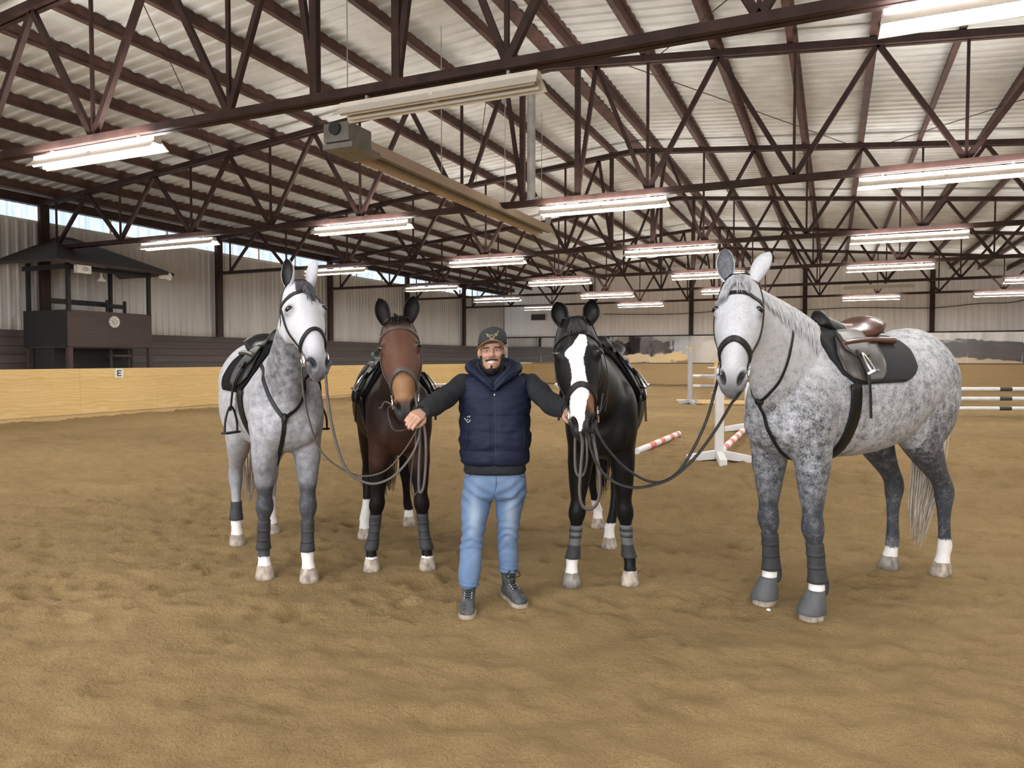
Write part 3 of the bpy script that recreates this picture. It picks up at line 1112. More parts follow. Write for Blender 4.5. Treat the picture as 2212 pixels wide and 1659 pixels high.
M['eye'] = simple('dark_eye', (0.012, 0.009, 0.008), 0.08, 0, 0.1, 20, spec=0.6)
M['hoof_pale'] = simple('pale_dusty_hoof', (0.36, 0.30, 0.245), 0.75, 0, 0.55, 22, 0.25, 60, (1, 1, 0.5))
M['hoof_grey'] = simple('grey_hoof', (0.25, 0.225, 0.20), 0.7, 0, 0.55, 22, 0.25, 60, (1, 1, 0.5))
M['leather'] = simple('black_leather', (0.010, 0.0092, 0.0092), 0.45, 0, 0.25, 12, 0.08, 200, spec=0.3)
M['leather_brown'] = simple('dark_brown_leather', (0.085, 0.032, 0.022), 0.28, 0, 0.25, 9, 0.05, 150)
M['leather_grey'] = simple('worn_grey_brown_leather', (0.058, 0.046, 0.042), 0.5, 0, 0.2, 12, 0.1, 200)
M['saddle_leather'] = simple('black_saddle_leather', (0.009, 0.0086, 0.0086), 0.42, 0, 0.2, 7, 0.05, 160, spec=0.3)
M['flap_painted_sheen'] = simple('black_flap_painted_grey_sheen', (0.062, 0.055, 0.052), 0.36, 0, 0.6, 7, 0.05, 160)  # black flap leather with its grey sheen put into the base colour
M['pad_black'] = simple('black_saddle_cloth', (0.007, 0.007, 0.008), 0.95, 0, 0.25, 9, 0.3, 120, spec=0.1)
M['boot_grey'] = simple('charcoal_leg_boot', (0.036, 0.036, 0.039), 0.75, 0, 0.3, 14, 0.2, 160)
M['boot_slate'] = simple('slate_leg_boot', (0.12, 0.125, 0.13), 0.7, 0, 0.2, 14, 0.2, 160)
M['bell'] = simple('ribbed_grey_rubber', (0.085, 0.09, 0.095), 0.65, 0, 0.2, 20, 0.4, 90, (1, 1, 0.2))


class Horse:
    HEAD = [  # t, dorsal, ventral, half width, pinch bottom
        (-0.03, 0.012, -0.17, 0.078, 0.0), (0.06, 0.034, -0.21, 0.098, 0.05), (0.16, 0.046, -0.245, 0.113, 0.12), (0.27, 0.050, -0.262, 0.117, 0.22),
        (0.36, 0.049, -0.258, 0.116, 0.26), (0.46, 0.045, -0.235, 0.106, 0.30), (0.56, 0.040, -0.195, 0.089, 0.30), (0.66, 0.034, -0.160, 0.070, 0.25),
        (0.75, 0.028, -0.140, 0.060, 0.20), (0.83, 0.026, -0.130, 0.059, 0.15), (0.90, 0.024, -0.125, 0.062, 0.12), (0.955, 0.008, -0.118, 0.055, 0.10),
        (0.99, -0.016, -0.105, 0.042, 0.10), (1.01, -0.04, -0.09, 0.025, 0.1)]
    TRUNK = [(0.64, 1.25, 1.06, 0.07, 0, 0), (0.59, 1.36, 0.965, 0.160, .1, 0), (0.48, 1.46, 0.90, 0.215, .3, .1), (0.36, 1.56, 0.875, 0.240, .5, .2), (0.24, 1.63, 0.875, 0.252, .62, .25),
             (0.10, 1.65, 0.865, 0.275, .6, .25), (-0.05, 1.62, 0.86, 0.300, .42, .15), (-0.22, 1.585, 0.862, 0.320, .25, .1), (-0.40, 1.58, 0.885, 0.328, .2, .05),
             (-0.56, 1.61, 0.925, 0.315, .2, .1), (-0.70, 1.65, 0.98, 0.302, .2, .15), (-0.82, 1.65, 1.03, 0.292, .25, .2), (-0.93, 1.60, 1.06, 0.265, .3, .2),
             (-1.02, 1.50, 1.08, 0.215, .3, .2), (-1.08, 1.38, 1.14, 0.12, .2, .2)]
    FRONT = [  # z, dx from leg line, lateral, fore-aft
        (1.12, 0.02, 0.085, 0.15), (0.98, 0.0, 0.092, 0.140), (0.88, -0.005, 0.090, 0.120), (0.78, 0.005, 0.079, 0.096), (0.67, 0.012, 0.064, 0.074), (0.585, 0.015, 0.051, 0.059),
        (0.53, 0.02, 0.061, 0.063), (0.485, 0.018, 0.060, 0.062), (0.43, 0.008, 0.042, 0.048), (0.36, 0.002, 0.037, 0.044), (0.27, 0.0, 0.035, 0.043), (0.215, 0.0, 0.040, 0.046),
        (0.175, 0.0, 0.045, 0.052), (0.125, 0.018, 0.040, 0.043), (0.09, 0.035, 0.048, 0.052), (0.05, 0.045, 0.050, 0.054)]
    HIND = [
        (1.30, 0.26, 0.11, 0.24), (1.14, 0.33, 0.130, 0.245), (1.00, 0.34, 0.125, 0.215), (0.88, 0.28, 0.105, 0.168), (0.78, 0.19, 0.084, 0.130), (0.70, 0.105, 0.066, 0.103),
        (0.635, 0.035, 0.056, 0.088), (0.58, 0.0, 0.057, 0.080), (0.53, 0.0, 0.057, 0.071), (0.47, 0.005, 0.046, 0.057), (0.39, 0.008, 0.038, 0.048), (0.28, 0.004, 0.037, 0.046),
        (0.22, 0.0, 0.042, 0.049), (0.18, 0.0, 0.046, 0.053), (0.13, 0.018, 0.041, 0.045), (0.09, 0.035, 0.049, 0.053), (0.05, 0.045, 0.051, 0.055)]

    def __init__(self, name, label, front, hind, poll, muzzle, face, s=1.0, headk=1.0, origin_x=0.37, rear=0.0, elen=0.165, crest=0.0):
        self.crest = crest
        self.rear = rear; self.elen = elen
        """front/hind: two (X, d) stage points each, (left leg, right leg) of the horse"""
        fl, fr = [Vector((*q, 0)) for q in front]; hl, hr = [Vector((*q, 0)) for q in hind]
        fm = (fl + fr) / 2; hm = (hl + hr) / 2
        f = (fm - hm).normalized()
        org = fm - f * origin_x * s
        self.s = s; self.name = name
        W0 = S(org.x, org.y)
        fw = S(f.x, f.y)
        self.rz = atan2(fw.y, fw.x)
        self.root = empty(name, W0, self.rz, label, 'horse')
        self.Mx = MW[self.root.name]; self.Mi = self.Mx.inverted()
        self.loc = lambda p: self.Mi @ Vector(p)
        st = lambda q: self.Mi @ S(q[0], q[1], q[2] if len(q) > 2 else 0)
        self.hoof = {'FL': st(fl), 'FR': st(fr), 'HL': st(hl), 'HR': st(hr)}
        self.P = st(poll)
        mz = st(muzzle)
        self.a = (mz - self.P).normalized()
        self.L = (mz - self.P).length
        n = self.Mi.to_3x3() @ S(*face) if len(face) == 3 else None
        n = n - self.a * n.dot(self.a); self.n = n.normalized()
        self.l = self.n.cross(self.a)
        self.k = self.L / 0.62 * headk          # head thickness scale

    # head coordinates <-> local
    def H(self, t, u, w):
        return self.P + self.a * (t * self.L) + self.l * (u * self.k) + self.n * (w * self.k)

    def trunk_rings(self):
        s = self.s
        xs = np.linspace(0.64, -1.08, 40)
        tb = cr_table(self.TRUNK, xs)
        out = []
        for x, (zt, zb, hw, pt, pb) in zip(xs, tb):
            x2 = x - self.rear * float(sstep(0.0, 1.0, -x))
            c = Vector((x2 * s, 0, (zt + zb) / 2 * s))
            out.append(ring(c, Vector((0, 0, 1)), Vector((0, 1, 0)), (zt - zb) / 2 * s, hw * s * self.fat, 32, 2.25, max(pt, 0), max(pb, 0)))
        return out

    fat = 1.0

    def leg_table(self, hind):
        return np.array(self.HIND if hind else self.FRONT)

    def leg_center(self, key, z):
        """centre line of a leg at height z (unscaled table height)"""
        s = self.s
        hind = key[0] == 'H'; sd = 1 if key[1] == 'L' else -1
        h = self.hoof[key]
        tab = self.leg_table(hind)
        top = tab[0, 0]
        dx = np.interp(z, tab[::-1, 0], tab[::-1, 1])
        if hind:
            ax, ay = (-0.93 - self.rear, 0.155 * sd)
        else:
            ax, ay = (0.40, 0.138 * sd)
        bx = h.x / s - 0.045; by = h.y / s
        zl = 0.17
        f = np.clip((z - zl) / ((0.98 if hind else 0.95) - zl), 0, 1)
        x = bx + (ax - bx) * f + dx
        y = by + (ay - by) * (f ** 0.62)
        return Vector((x * s, y * s, z * s))

    def leg_rings(self, key):
        hind = key[0] == 'H'
        tab = self.leg_table(hind)
        zs = np.linspace(tab[0, 0], tab[-1, 0], 44)
        tb = cr_table(tab, zs)
        out = []
        for z, (dx, hl, hd) in zip(zs, tb):
            c = self.leg_center(key, z)
            out.append(ring(c, Vector((1, 0, 0)), Vector((0, 1, 0)), hd * self.s, hl * self.s * self.legk, 20, 2.1))
        return out

    legk = 1.0
    neckk = 1.0

    def neck_rings(self):
        s = self.s
        P, a, n, l = self.P, self.a, self.n, self.l
        k = self.k
        Dp = P - n * (0.055 * k) + a * (0.0)
        T = P + a * (0.19 * k) - n * (0.235 * k)
        W = Vector((0.10, 0, 1.56)) * s
        V0 = Vector((0.58, 0, 1.10)) * s
        nd = (P - Vector((0.30, 0, 1.40)) * s).normalized()
        D = [W, W + (nd * 0.5 + Vector((0.8, 0, 0.35))).normalized() * 0.24 * s + Vector((0, 0, self.crest)), Dp - (nd * 0.75 + Vector(n) * 0.35).normalized() * 0.24 * s + Vector((0, 0, 0.02 + self.crest * 1.2)), Dp]
        V = [V0, V0 + (nd + Vector((0.2, 0, 0.2))).normalized() * 0.26 * s, T - (nd * 0.9 - a * 0.0).normalized() * 0.18 * s, T]
        out = []
        self.neck = (D, V)
        for i in range(18):
            q = i / 17
            d = bez(D, q); v = bez(V, q)
            lat = Vector((0, 1, 0)).lerp(l, q).normalized()
            u = (d - v)
            hw = np.interp(q, [0, .2, .45, .7, 1.0], [.120, .145, .122, .106, .094]) * s * self.neckk
            pt = np.interp(q, [0, .3, 1], [.6, .55, .30])
            lat = (lat - u.normalized() * lat.dot(u.normalized())).normalized()
            out.append(ring((d + v) / 2, u.normalized(), lat, u.length / 2, hw, 28, 2.15, pt, 0.12))
        return out

    def head_rings(self):
        ts = np.linspace(-0.03, 1.01, 34)
        tb = cr_table(self.HEAD, ts)
        out = []
        for t, (d, v, hw, pb) in zip(ts, tb):
            c = self.H(t, 0, (d + v) / 2)
            out.append(ring(c, self.n, self.l, (d - v) / 2 * self.k, max(hw, 0.01) * self.k, 28, 2.35, 0.12, pb))
        return out

    def ear(self, side, axis, opening, width=0.048):
        length = self.elen
        """a curved leaf: side +1 left. axis, opening in local space"""
        b = self.H(0.015, 0.062 * side, -0.02)
        A = Vector(axis).normalized(); O = Vector(opening); O = (O - A * O.dot(A)).normalized(); R = A.cross(O)
        mb = MB()
        m, n = 16, 12
        outer, inner = [], []
        ln = length * self.k
        for i in range(m + 1):
            q = i / m
            w = width * self.k * (0.62 + 1.0 * q) * (1 - q ** 2.6) ** 0.75 if q < 1 else 0
            w = max(w, 0.002)
            wrap = np.interp(q, [0, 0.25, 0.6, 1], [2.7, 1.9, 1.45, 1.2])
            ro, ri = [], []
            for j in range(n + 1):
                ph = (j / n * 2 - 1) * wrap
                tip = A * (ln * q) + R * (0.010 * side * -1 * q * q)
                ro.append(b + tip + R * (w * sin(ph)) - O * (w * 0.75 * cos(ph)) )
                ri.append(b + tip + (R * (w * sin(ph)) - O * (w * 0.75 * cos(ph))) * 0.86 + O * 0.002)
            outer.append(ro); inner.append(ri)
        mb.grid(outer); no = len(mb.v)
        mb.grid(inner)
        for i in range(m):
            for j in (0, n):
                a0 = i * (n + 1) + j; a1 = (i + 1) * (n + 1) + j
                mb.f.append((a0, a1, a1 + no, a0 + no)); mb.mi.append(0)
        self.ear_inner = (no, len(mb.v))
        return mb

    def build_body(self, mat, colour, ears, voxel=0.0115, eyes_open=1.0):
        s = self.s
        mb = MB()
        mb.loft(self.trunk_rings())
        for k in ('FL', 'FR', 'HL', 'HR'):
            mb.loft(self.leg_rings(k))
        mb.loft(self.neck_rings())
        mb.loft(self.head_rings())
        for sd in (1, -1):
            mb.sphere(Vector((0.535, 0.10 * sd, 1.09)) * s, tuple(q * s for q in (0.095, 0.095, 0.14)))
            mb.sphere(Vector((0.40, 0.165 * sd, 1.15)) * s, tuple(q * s for q in (0.17, 0.085, 0.26)))
            c = self.leg_center('FL' if sd > 0 else 'FR', 0.86)
            mb.sphere(c + Vector((0.03, 0.015 * sd, 0)), tuple(q * s for q in (0.085, 0.075, 0.13)))
            mb.sphere(Vector((-0.74 - self.rear, 0.175 * sd, 1.18)) * s, tuple(q * s for q in (0.25, 0.125, 0.30)))
            mb.sphere(Vector((-0.93 - self.rear, 0.13 * sd, 1.22)) * s, tuple(q * s for q in (0.15, 0.12, 0.24)))
            c = self.leg_center('HL' if sd > 0 else 'HR', 0.61)
            mb.sphere(c + Vector((-0.062, 0, 0.012)) * s, tuple(q * s for q in (0.026, 0.030, 0.05)))
            # brow, cheek, jaw
            mb.sphere(self.H(0.30, 0.090 * sd, -0.010), (0.036 * self.k))
            mb.sphere(self.H(0.33, 0.066 * sd, -0.17), (0.055 * self.k, 0.055 * self.k, 0.10 * self.k))
            mb.sphere(self.H(0.885, 0.038 * sd, -0.014), 0.033 * self.k)
        mb.sphere(self.H(0.955, 0, -0.105), (0.036 * self.k, 0.036 * self.k, 0.030 * self.k))
        me = voxel_union(mb, voxel)
        co = get_co(me)
        Pv, av, nv, lv = (np.array(q) for q in (self.P, self.a, self.n, self.l))

        def headco(co):
            r = co - Pv
            return r @ av / self.L, r @ lv / self.k, r @ nv / self.k
        t, u, w = headco(co)
        hm = (t > -0.05) & (t < 1.08) & (np.abs(u) < 0.16) & (w > -0.30) & (w < 0.10)
        wt = np.full(len(co), 0.5)
        wt[hm] = 0.35
        me2 = me
        laplace(me2, wt, 4)
        co = get_co(me2)
        # melt the joints
        ww = np.zeros(len(co))
        for (x, z, r) in ((0.42, 0.97, 0.20), (0.45, 1.2, 0.28), (0.52, 1.36, 0.26), (0.25, 1.55, 0.24), (-0.62, 1.05, 0.32), (-0.85, 1.05, 0.30), (-0.9, 1.4, 0.26)):
            dd = np.sqrt((co[:, 0] - x * s) ** 2 + (co[:, 2] - z * s) ** 2)
            ww = np.maximum(ww, 0.6 * (1 - sstep(r * 0.45 * s, r * s, dd)))
        th = np.array(self.H(0.10, 0, -0.2))
        dd = np.linalg.norm(co - th, axis=1)
        ww = np.maximum(ww, 0.5 * (1 - sstep(0.07, 0.16, dd)))
        laplace(me2, ww, 14)
        # finer mesh on the head
        bm = bmesh.new(); bm.from_mesh(me2); bm.verts.ensure_lookup_table()
        co = get_co(me2); t, u, w = headco(co)
        hm = (t > -0.02) & (t < 1.08) & (np.abs(u) < 0.15) & (w > -0.16) & (w < 0.10)
        es = [e for e in bm.edges if hm[e.verts[0].index] and hm[e.verts[1].index]]
        bmesh.ops.subdivide_edges(bm, edges=es, cuts=1, use_grid_fill=True)
        bm.to_mesh(me2); bm.free(); me2.update()
        co = get_co(me2); t, u, w = headco(co)
        hm = (t > -0.02) & (t < 1.08) & (np.abs(u) < 0.15) & (w > -0.20) & (w < 0.10)
        laplace(me2, hm * 0.4, 2)
        co = get_co(me2); no = get_no(me2)
        t, u, w = headco(co)
        tl = t * self.L / self.k
        disp = np.zeros(len(co)); nost = np.zeros(len(co))
        for sd in (1, -1):
            uu = u * sd
            # comma shaped nostril, upper end further out
            tc = 0.885 * self.L / self.k
            dt = tl - tc; du = uu - 0.045 - dt * -0.30
            front = (w > -0.06)
            q = (dt / 0.034) ** 2 + (du / 0.0135) ** 2
            g = np.exp(-q ** 1.5) * front
            nost = np.maximum(nost, np.exp(-(q / 1.15) ** 3) * front)
            disp -= 0.022 * g
            disp += 0.006 * np.exp(-((np.sqrt(q) - 1.5) / 0.4) ** 2) * front
            # facial crest and hollow above the eye
            qe = ((t - 0.44) / 0.13) ** 2 + ((uu - 0.098) / 0.014) ** 2
            disp += 0.004 * np.exp(-qe)
            qe = ((t - 0.185) / 0.05) ** 2 + ((uu - 0.075) / 0.022) ** 2
            disp -= 0.008 * np.exp(-qe) * (w > -0.05)
            # eye socket
            ec = np.array(self.H(0.30, 0.118 * sd, 0.0))
            qd = np.linalg.norm(co - ec, axis=1)
            disp -= 0.006 * np.exp(-(qd / (0.020 * self.k)) ** 4)
        mouth = (t > 0.90) & (w < -0.02)
        disp -= 0.006 * np.exp(-((w + 0.082 - (1.0 - t) * 0.05) / 0.006) ** 2) * mouth * hm
        # nasal bone line
        disp += 0.004 * np.exp(-(u / 0.030) ** 2) * np.exp(-((t - 0.62) / 0.2) ** 2) * (w > 0)
        co = co + no * (disp * hm * self.k)[:, None]
        me2.vertices.foreach_set('co', co.ravel()); me2.update()
        laplace(me2, hm * 0.25, 1)
        # join the ears
        nv0 = len(me2.vertices)
        bm = bmesh.new(); bm.from_mesh(me2)
        inner = []
        for sd, (ax, op) in zip((1, -1), ears):
            e = self.ear(sd, ax, op)
            vs = [bm.verts.new(p) for p in e.v]
            for f in e.f:
                try: bm.faces.new([vs[i] for i in f])
                except ValueError: pass
            m = np.zeros(len(e.v)); m[self.ear_inner[0]:self.ear_inner[1]] = 1
            inner.append(m)
        bmesh.ops.recalc_face_normals(bm, faces=bm.faces)
        bm.to_mesh(me2); bm.free(); me2.update()
        earin = np.concatenate([np.zeros(nv0)] + inner)
        ear = np.concatenate([np.zeros(nv0)] + [np.ones(len(q)) for q in inner])
        nost = np.concatenate([nost, np.zeros(len(ear) - nv0)])
        co = get_co(me2); t, u, w = headco(co)
        head = (sstep(-0.12, 0.02, t) * (np.abs(u) < 0.17) * (w > -0.32) * (w < 0.13))
        head = np.maximum(head * (t < 1.1), ear)
        info = dict(co=co, no=get_no(me2), t=t, u=u, w=w, head=head, ear=ear, earin=earin, nost=nost, s=s, x=co[:, 0] / s, y=co[:, 1] / s, z=co[:, 2] / s)
        res = colour(self, info)
        for k_ in ('light', 'deep', 'dark', 'amp', 'white'):
            set_attr(me2, k_, np.asarray(res[k_], float))
        me2.polygons.foreach_set('use_smooth', [True] * len(me2.polygons))
        me2.materials.clear(); me2.materials.append(mat)
        me2.name = 'body'
        o = bpy.data.objects.new('body', me2); COL.objects.link(o); o.parent = self.root
        MW[o.name] = self.Mx
        self.body = o
        pol = [tuple(p.vertices) for p in me2.polygons if p.vertices[0] < nv0]
        self.bvh = BVHTree.FromPolygons([self.Mx @ Vector(c) for c in co[:]], pol)
        # eyes
        for sd in (1, -1):
            mb = MB()
            R3 = self.Mx.to_3x3() @ Matrix((self.a, self.l, self.n)).transposed()
            mb.sphere(self.Mx @ self.H(0.30, 0.0985 * sd, 0.000), tuple(q * self.k for q in (0.0190, 0.0265, 0.0255)), 16, 12, M=R3)
            mb.build('eye', M['eye'], self.root, smooth=True)
        return o

    def hooves(self, mats):
        s = self.s
        for key, m in mats.items():
            h = self.hoof[key]
            prof = [(-0.004, 0.066, 0.074, 0.010), (0.03, 0.061, 0.068, 0.002), (0.06, 0.055, 0.060, -0.006), (0.083, 0.050, 0.055, -0.011), (0.094, 0.043, 0.047, -0.012)]
            mb = MB()
            rr = []
            for z, hl, hd, dx in prof:
                c = Vector((h.x + dx * s + 0.0 * s, h.y, z * s))
                rr.append([self.Mx @ p for p in ring(c, Vector((1, 0, 0)), Vector((0, 1, 0)), hd * s, hl * s, 20, 2.3)])
            mb.loft(rr)
            mb.build('hoof', m, self.root, smooth=True)
            w = self.Mx @ h
            FLAT.append((w.x, w.y, 0.11, 0.004))

    # ---- surface helpers, world space
    def snap(self, p, off=0.0):
        c, nn, i, d = self.bvh.find_nearest(Vector(p))
        v = Vector(p) - c
        return c + nn * off, nn

    def hit(self, px, py, off=0.0):
        """the skin point seen at a pixel"""
        o = Vector((0, 0, CAMH)); d = (at(px, py, 4.0) - o).normalized()
        c, nn, i, dd = self.bvh.ray_cast(o, d, 30)
        if c is None:
            q = (at(px, py, (self.Mx.translation - o).length))
            c, nn, i, dd = self.bvh.find_nearest(q)
        return c + nn * off

    def cast(self, local_o, local_d, off=0.0, dist=1.0):
        """from outside, along -d towards local point o: outer skin point and normal (world)"""
        o = self.Mx @ Vector(local_o); d = (self.Mx.to_3x3() @ Vector(local_d)).normalized()
        c, nn, i, dd = self.bvh.ray_cast(o + d * dist, -d, dist * 1.5)
        if c is None:
            c, nn, i, dd = self.bvh.find_nearest(o)
        return c + nn * off, nn

    def strap(self, guides, width, thick=0.004, off=0.003, n=6, snap=True, local=True, mb=None, smooth_pts=True):
        """a leather strap lying on the skin through guide points"""
        g = [self.Mx @ Vector(p) if local else Vector(p) for p in guides]
        pts = smoothpts(g, n) if smooth_pts and len(g) > 2 else [g[0].lerp(g[-1], i / n) for i in range(n + 1)]
        P_, N_ = [], []
        for p in pts:
            if snap:
                q, nn = self.snap(p, off + thick / 2)
            else:
                q = Vector(p); _, nn = self.snap(p)
            P_.append(q); N_.append(nn)
        P2 = [P_[0]] + [(P_[i - 1] + P_[i] * 2 + P_[i + 1]) / 4 for i in range(1, len(P_) - 1)] + [P_[-1]]
        return ribbon(P2, N_, width, thick, mb)


def ribbon(P_, N_, width, thick, mb=None):
    mb = mb or MB()
    rows = []
    m = len(P_)
    ws = width if isinstance(width, (list, np.ndarray)) else [width] * m
    for i in range(m):
        t = (P_[min(i + 1, m - 1)] - P_[max(i - 1, 0)]).normalized()
        nn = N_[i] - t * N_[i].dot(t)
        nn = nn.normalized() if nn.length > 1e-6 else t.orthogonal().normalized()
        s = t.cross(nn)
        w, h = ws[i] / 2, thick / 2
        rows.append([P_[i] + s * (a * w) + nn * (b * h) for a, b in ((-1, -0.5), (-0.8, 1), (0.8, 1), (1, -0.5), (0.8, -1), (-0.8, -1))])
    mb.loft(rows)
    return mb


def hair_locks(mb, roots, flow, length, width, n=5, jitter=0.01, rnd=None, curl=0.0):
    """roots: list of (point, first direction, hang direction)"""
    rnd = rnd or rng
    for (p, d0, d1) in roots:
        p = Vector(p); d0 = Vector(d0); d1 = Vector(d1)
        L = length * rnd.uniform(0.75, 1.15)
        pts = []; q = p.copy()
        ph = rnd.uniform(0, 6.28)
        for i in range(n + 1):
            f = i / n
            d = d0.lerp(d1, min(1, f * flow)).normalized()
            pts.append(q + Vector((rnd.uniform(-1, 1), rnd.uniform(-1, 1), rnd.uniform(-1, 1))) * jitter * f + Vector((cos(ph + f * 3), sin(ph + f * 3), 0)) * curl * f)
            q = q + d * (L / n)
        rs = [width * (0.7 if i == 0 else (1 - (i / n) ** 2 * 0.85)) for i in range(n + 1)]
        mb.tube(pts, rs, 5, flat=0.6)
# ------------------------------------------------------------------ the four horses
def rgb(n, c):
    return np.tile(np.array(c, float), (n, 1))


def blend(a, b, f):
    return a * (1 - f[:, None]) + np.array(b, float)[None] * f[:, None]


def legmask(h, i, key):
    hind = key[0] == 'H'; sd = 1 if key[1] == 'L' else -1
    zz = np.clip(i['z'], 0, 0.8)
    c0 = h.leg_center(key, 0.1); c1 = h.leg_center(key, 0.6)
    f = np.clip((zz - 0.1) / 0.5, 0, 1)
    cx = (c0.x + (c1.x - c0.x) * f) / h.s; cy = (c0.y + (c1.y - c0.y) * f) / h.s
    d = np.sqrt((i['x'] - cx) ** 2 + (i['y'] - cy) ** 2)
    return (i['z'] < 0.8) * (d < 0.17)


def colour_left_grey(h, i):
    n = len(i['z']); z, x, y, t, u, w = i['z'], i['x'], i['y'], i['t'], i['u'], i['w']
    light = rgb(n, (0.50, 0.50, 0.54)); deep = rgb(n, (0.050, 0.052, 0.062))
    dark = np.full(n, 0.36); amp = np.full(n, 0.36)
    dark -= 0.16 * sstep(0.25, -0.1, x)
    # grey throat and chest
    neck = sstep(0.2, 0.45, x) * (1 - i['head'])
    dark += 0.36 * neck * sstep(0.38, 0.62, x) * sstep(1.15, 1.35, z)
    amp += 0.10 * neck
    hind = x < -0.3
    fl = np.where(hind, sstep(0.98, 0.62, z), 0.35 * sstep(1.0, 0.75, z) + 0.65 * sstep(0.72, 0.60, z))
    dark = dark + fl * np.where(hind, 0.30, 0.75)
    dark = np.where(hind, dark - 0.25 * sstep(0.5, 0.3, z), dark)
    dark += 0.1 * (z < 0.6) * ~hind
    amp = amp + (0.20 - amp) * sstep(1.0, 0.62, z)
    hd = i['head']
    dark = dark * (1 - hd) + 0.05 * hd
    amp = amp * (1 - hd) + 0.05 * hd
    mz = sstep(0.68, 0.95, t) * hd
    dark += 0.74 * mz + 0.16 * sstep(0.55, 0.8, t) * hd * (np.abs(u) > 0.05)
    amp += 0.03 * mz
    ey = np.zeros(n)
    for sd in (1, -1):
        ey = np.maximum(ey, np.exp(-(((t - 0.30) * 0.62 / 0.036) ** 2 + ((u * sd - 0.108) / 0.03) ** 2)) * (w > -0.08))
    dark += 0.55 * ey * hd + 1.5 * i['nost'] + 1.0 * i['earin'] + 0.1 * i['ear']
    deep = blend(deep, (0.008, 0.008, 0.009), np.clip(i['nost'] * 1.4 + i['earin'], 0, 1))
    white = np.zeros(n)
    for key, zt in (('FL', 0.20), ('FR', 0.15), ('HL', 0.33), ('HR', 0.30)):
        white = np.maximum(white, np.clip(0.5 + (zt - z) / 0.07, 0, 1) * legmask(h, i, key))
    return dict(light=light, deep=deep, dark=np.clip(dark, 0, 1), amp=amp, white=white)


def colour_right_grey(h, i):
    n = len(i['z']); z, x, y, t, u, w = i['z'], i['x'], i['y'], i['t'], i['u'], i['w']
    light = rgb(n, (0.50, 0.505, 0.54)); deep = rgb(n, (0.040, 0.044, 0.054))
    dark = np.full(n, 0.22); amp = np.full(n, 0.95)
    hd = i['head']
    q = VN.n3(i['co'] * 4.0)
    # darker cloudy chest, flank and thigh
    dark += 0.34 * np.exp(-(((x - 0.5) / 0.28) ** 2 + ((z - 1.10) / 0.22) ** 2)) * (0.4 + q)
    dark += 0.20 * np.exp(-(((x + 0.45) / 0.35) ** 2 + ((z - 1.05) / 0.28) ** 2)) * (0.3 + q)
    dark += 0.35 * sstep(0.86, 0.78, z) * (x < 0.2) * (x > -0.5)
    dark += 0.30 * sstep(-0.62, -0.92, x) * (0.2 + q)
    dark += 0.40 * sstep(1.30, 0.95, z) * (x < -0.6)
    dark += 0.30 * sstep(0.95, 0.75, z) * (x < -0.5)
    fl = sstep(1.12, 0.66, z) * (x > 0)
    dark += fl * 0.60 + 0.35 * (x > 0) * sstep(0.66, 0.55, z)
    # pale lower cannon mottle
    dark -= 0.25 * (x < -0.4) * sstep(0.30, 0.18, z)
    nk = sstep(0.15, 0.42, x) * sstep(1.18, 1.45, z) * (1 - hd)
    dark -= 0.22 * nk
    amp = amp * (1 - 0.35 * nk)
    amp = amp + (0.42 - amp) * sstep(1.0, 0.62, z)
    dark = dark * (1 - hd) + 0.10 * hd
    amp = amp * (1 - hd) + 0.26 * hd * sstep(0.75, 0.55, t) + 0.05 * hd * sstep(0.6, 0.8, t)
    mz = sstep(0.76, 0.98, t) * hd
    dark += 0.62 * mz
    light = blend(light, (0.42, 0.40, 0.40), mz * 0.6)
    ey = np.zeros(n)
    for sd in (1, -1):
        ey = np.maximum(ey, np.exp(-(((t - 0.30) * 0.62 / 0.034) ** 2 + ((u * sd - 0.108) / 0.03) ** 2)) * (w > -0.08))
    dark += 0.5 * ey * hd + 1.5 * i['nost'] + 0.75 * i['earin'] - 0.05 * i['ear']
    deep = blend(deep, (0.010, 0.009, 0.009), np.clip(i['nost'] * 1.4, 0, 1))
    white = np.zeros(n)
    for key, zt in (('FL', 0.27), ('FR', 0.27), ('HL', 0.24), ('HR', 0.15)):
        white = np.maximum(white, np.clip(0.5 + (zt - z) / 0.10, 0, 1) * legmask(h, i, key))
    return dict(light=light, deep=deep, dark=np.clip(dark, 0, 1), amp=amp, white=white)


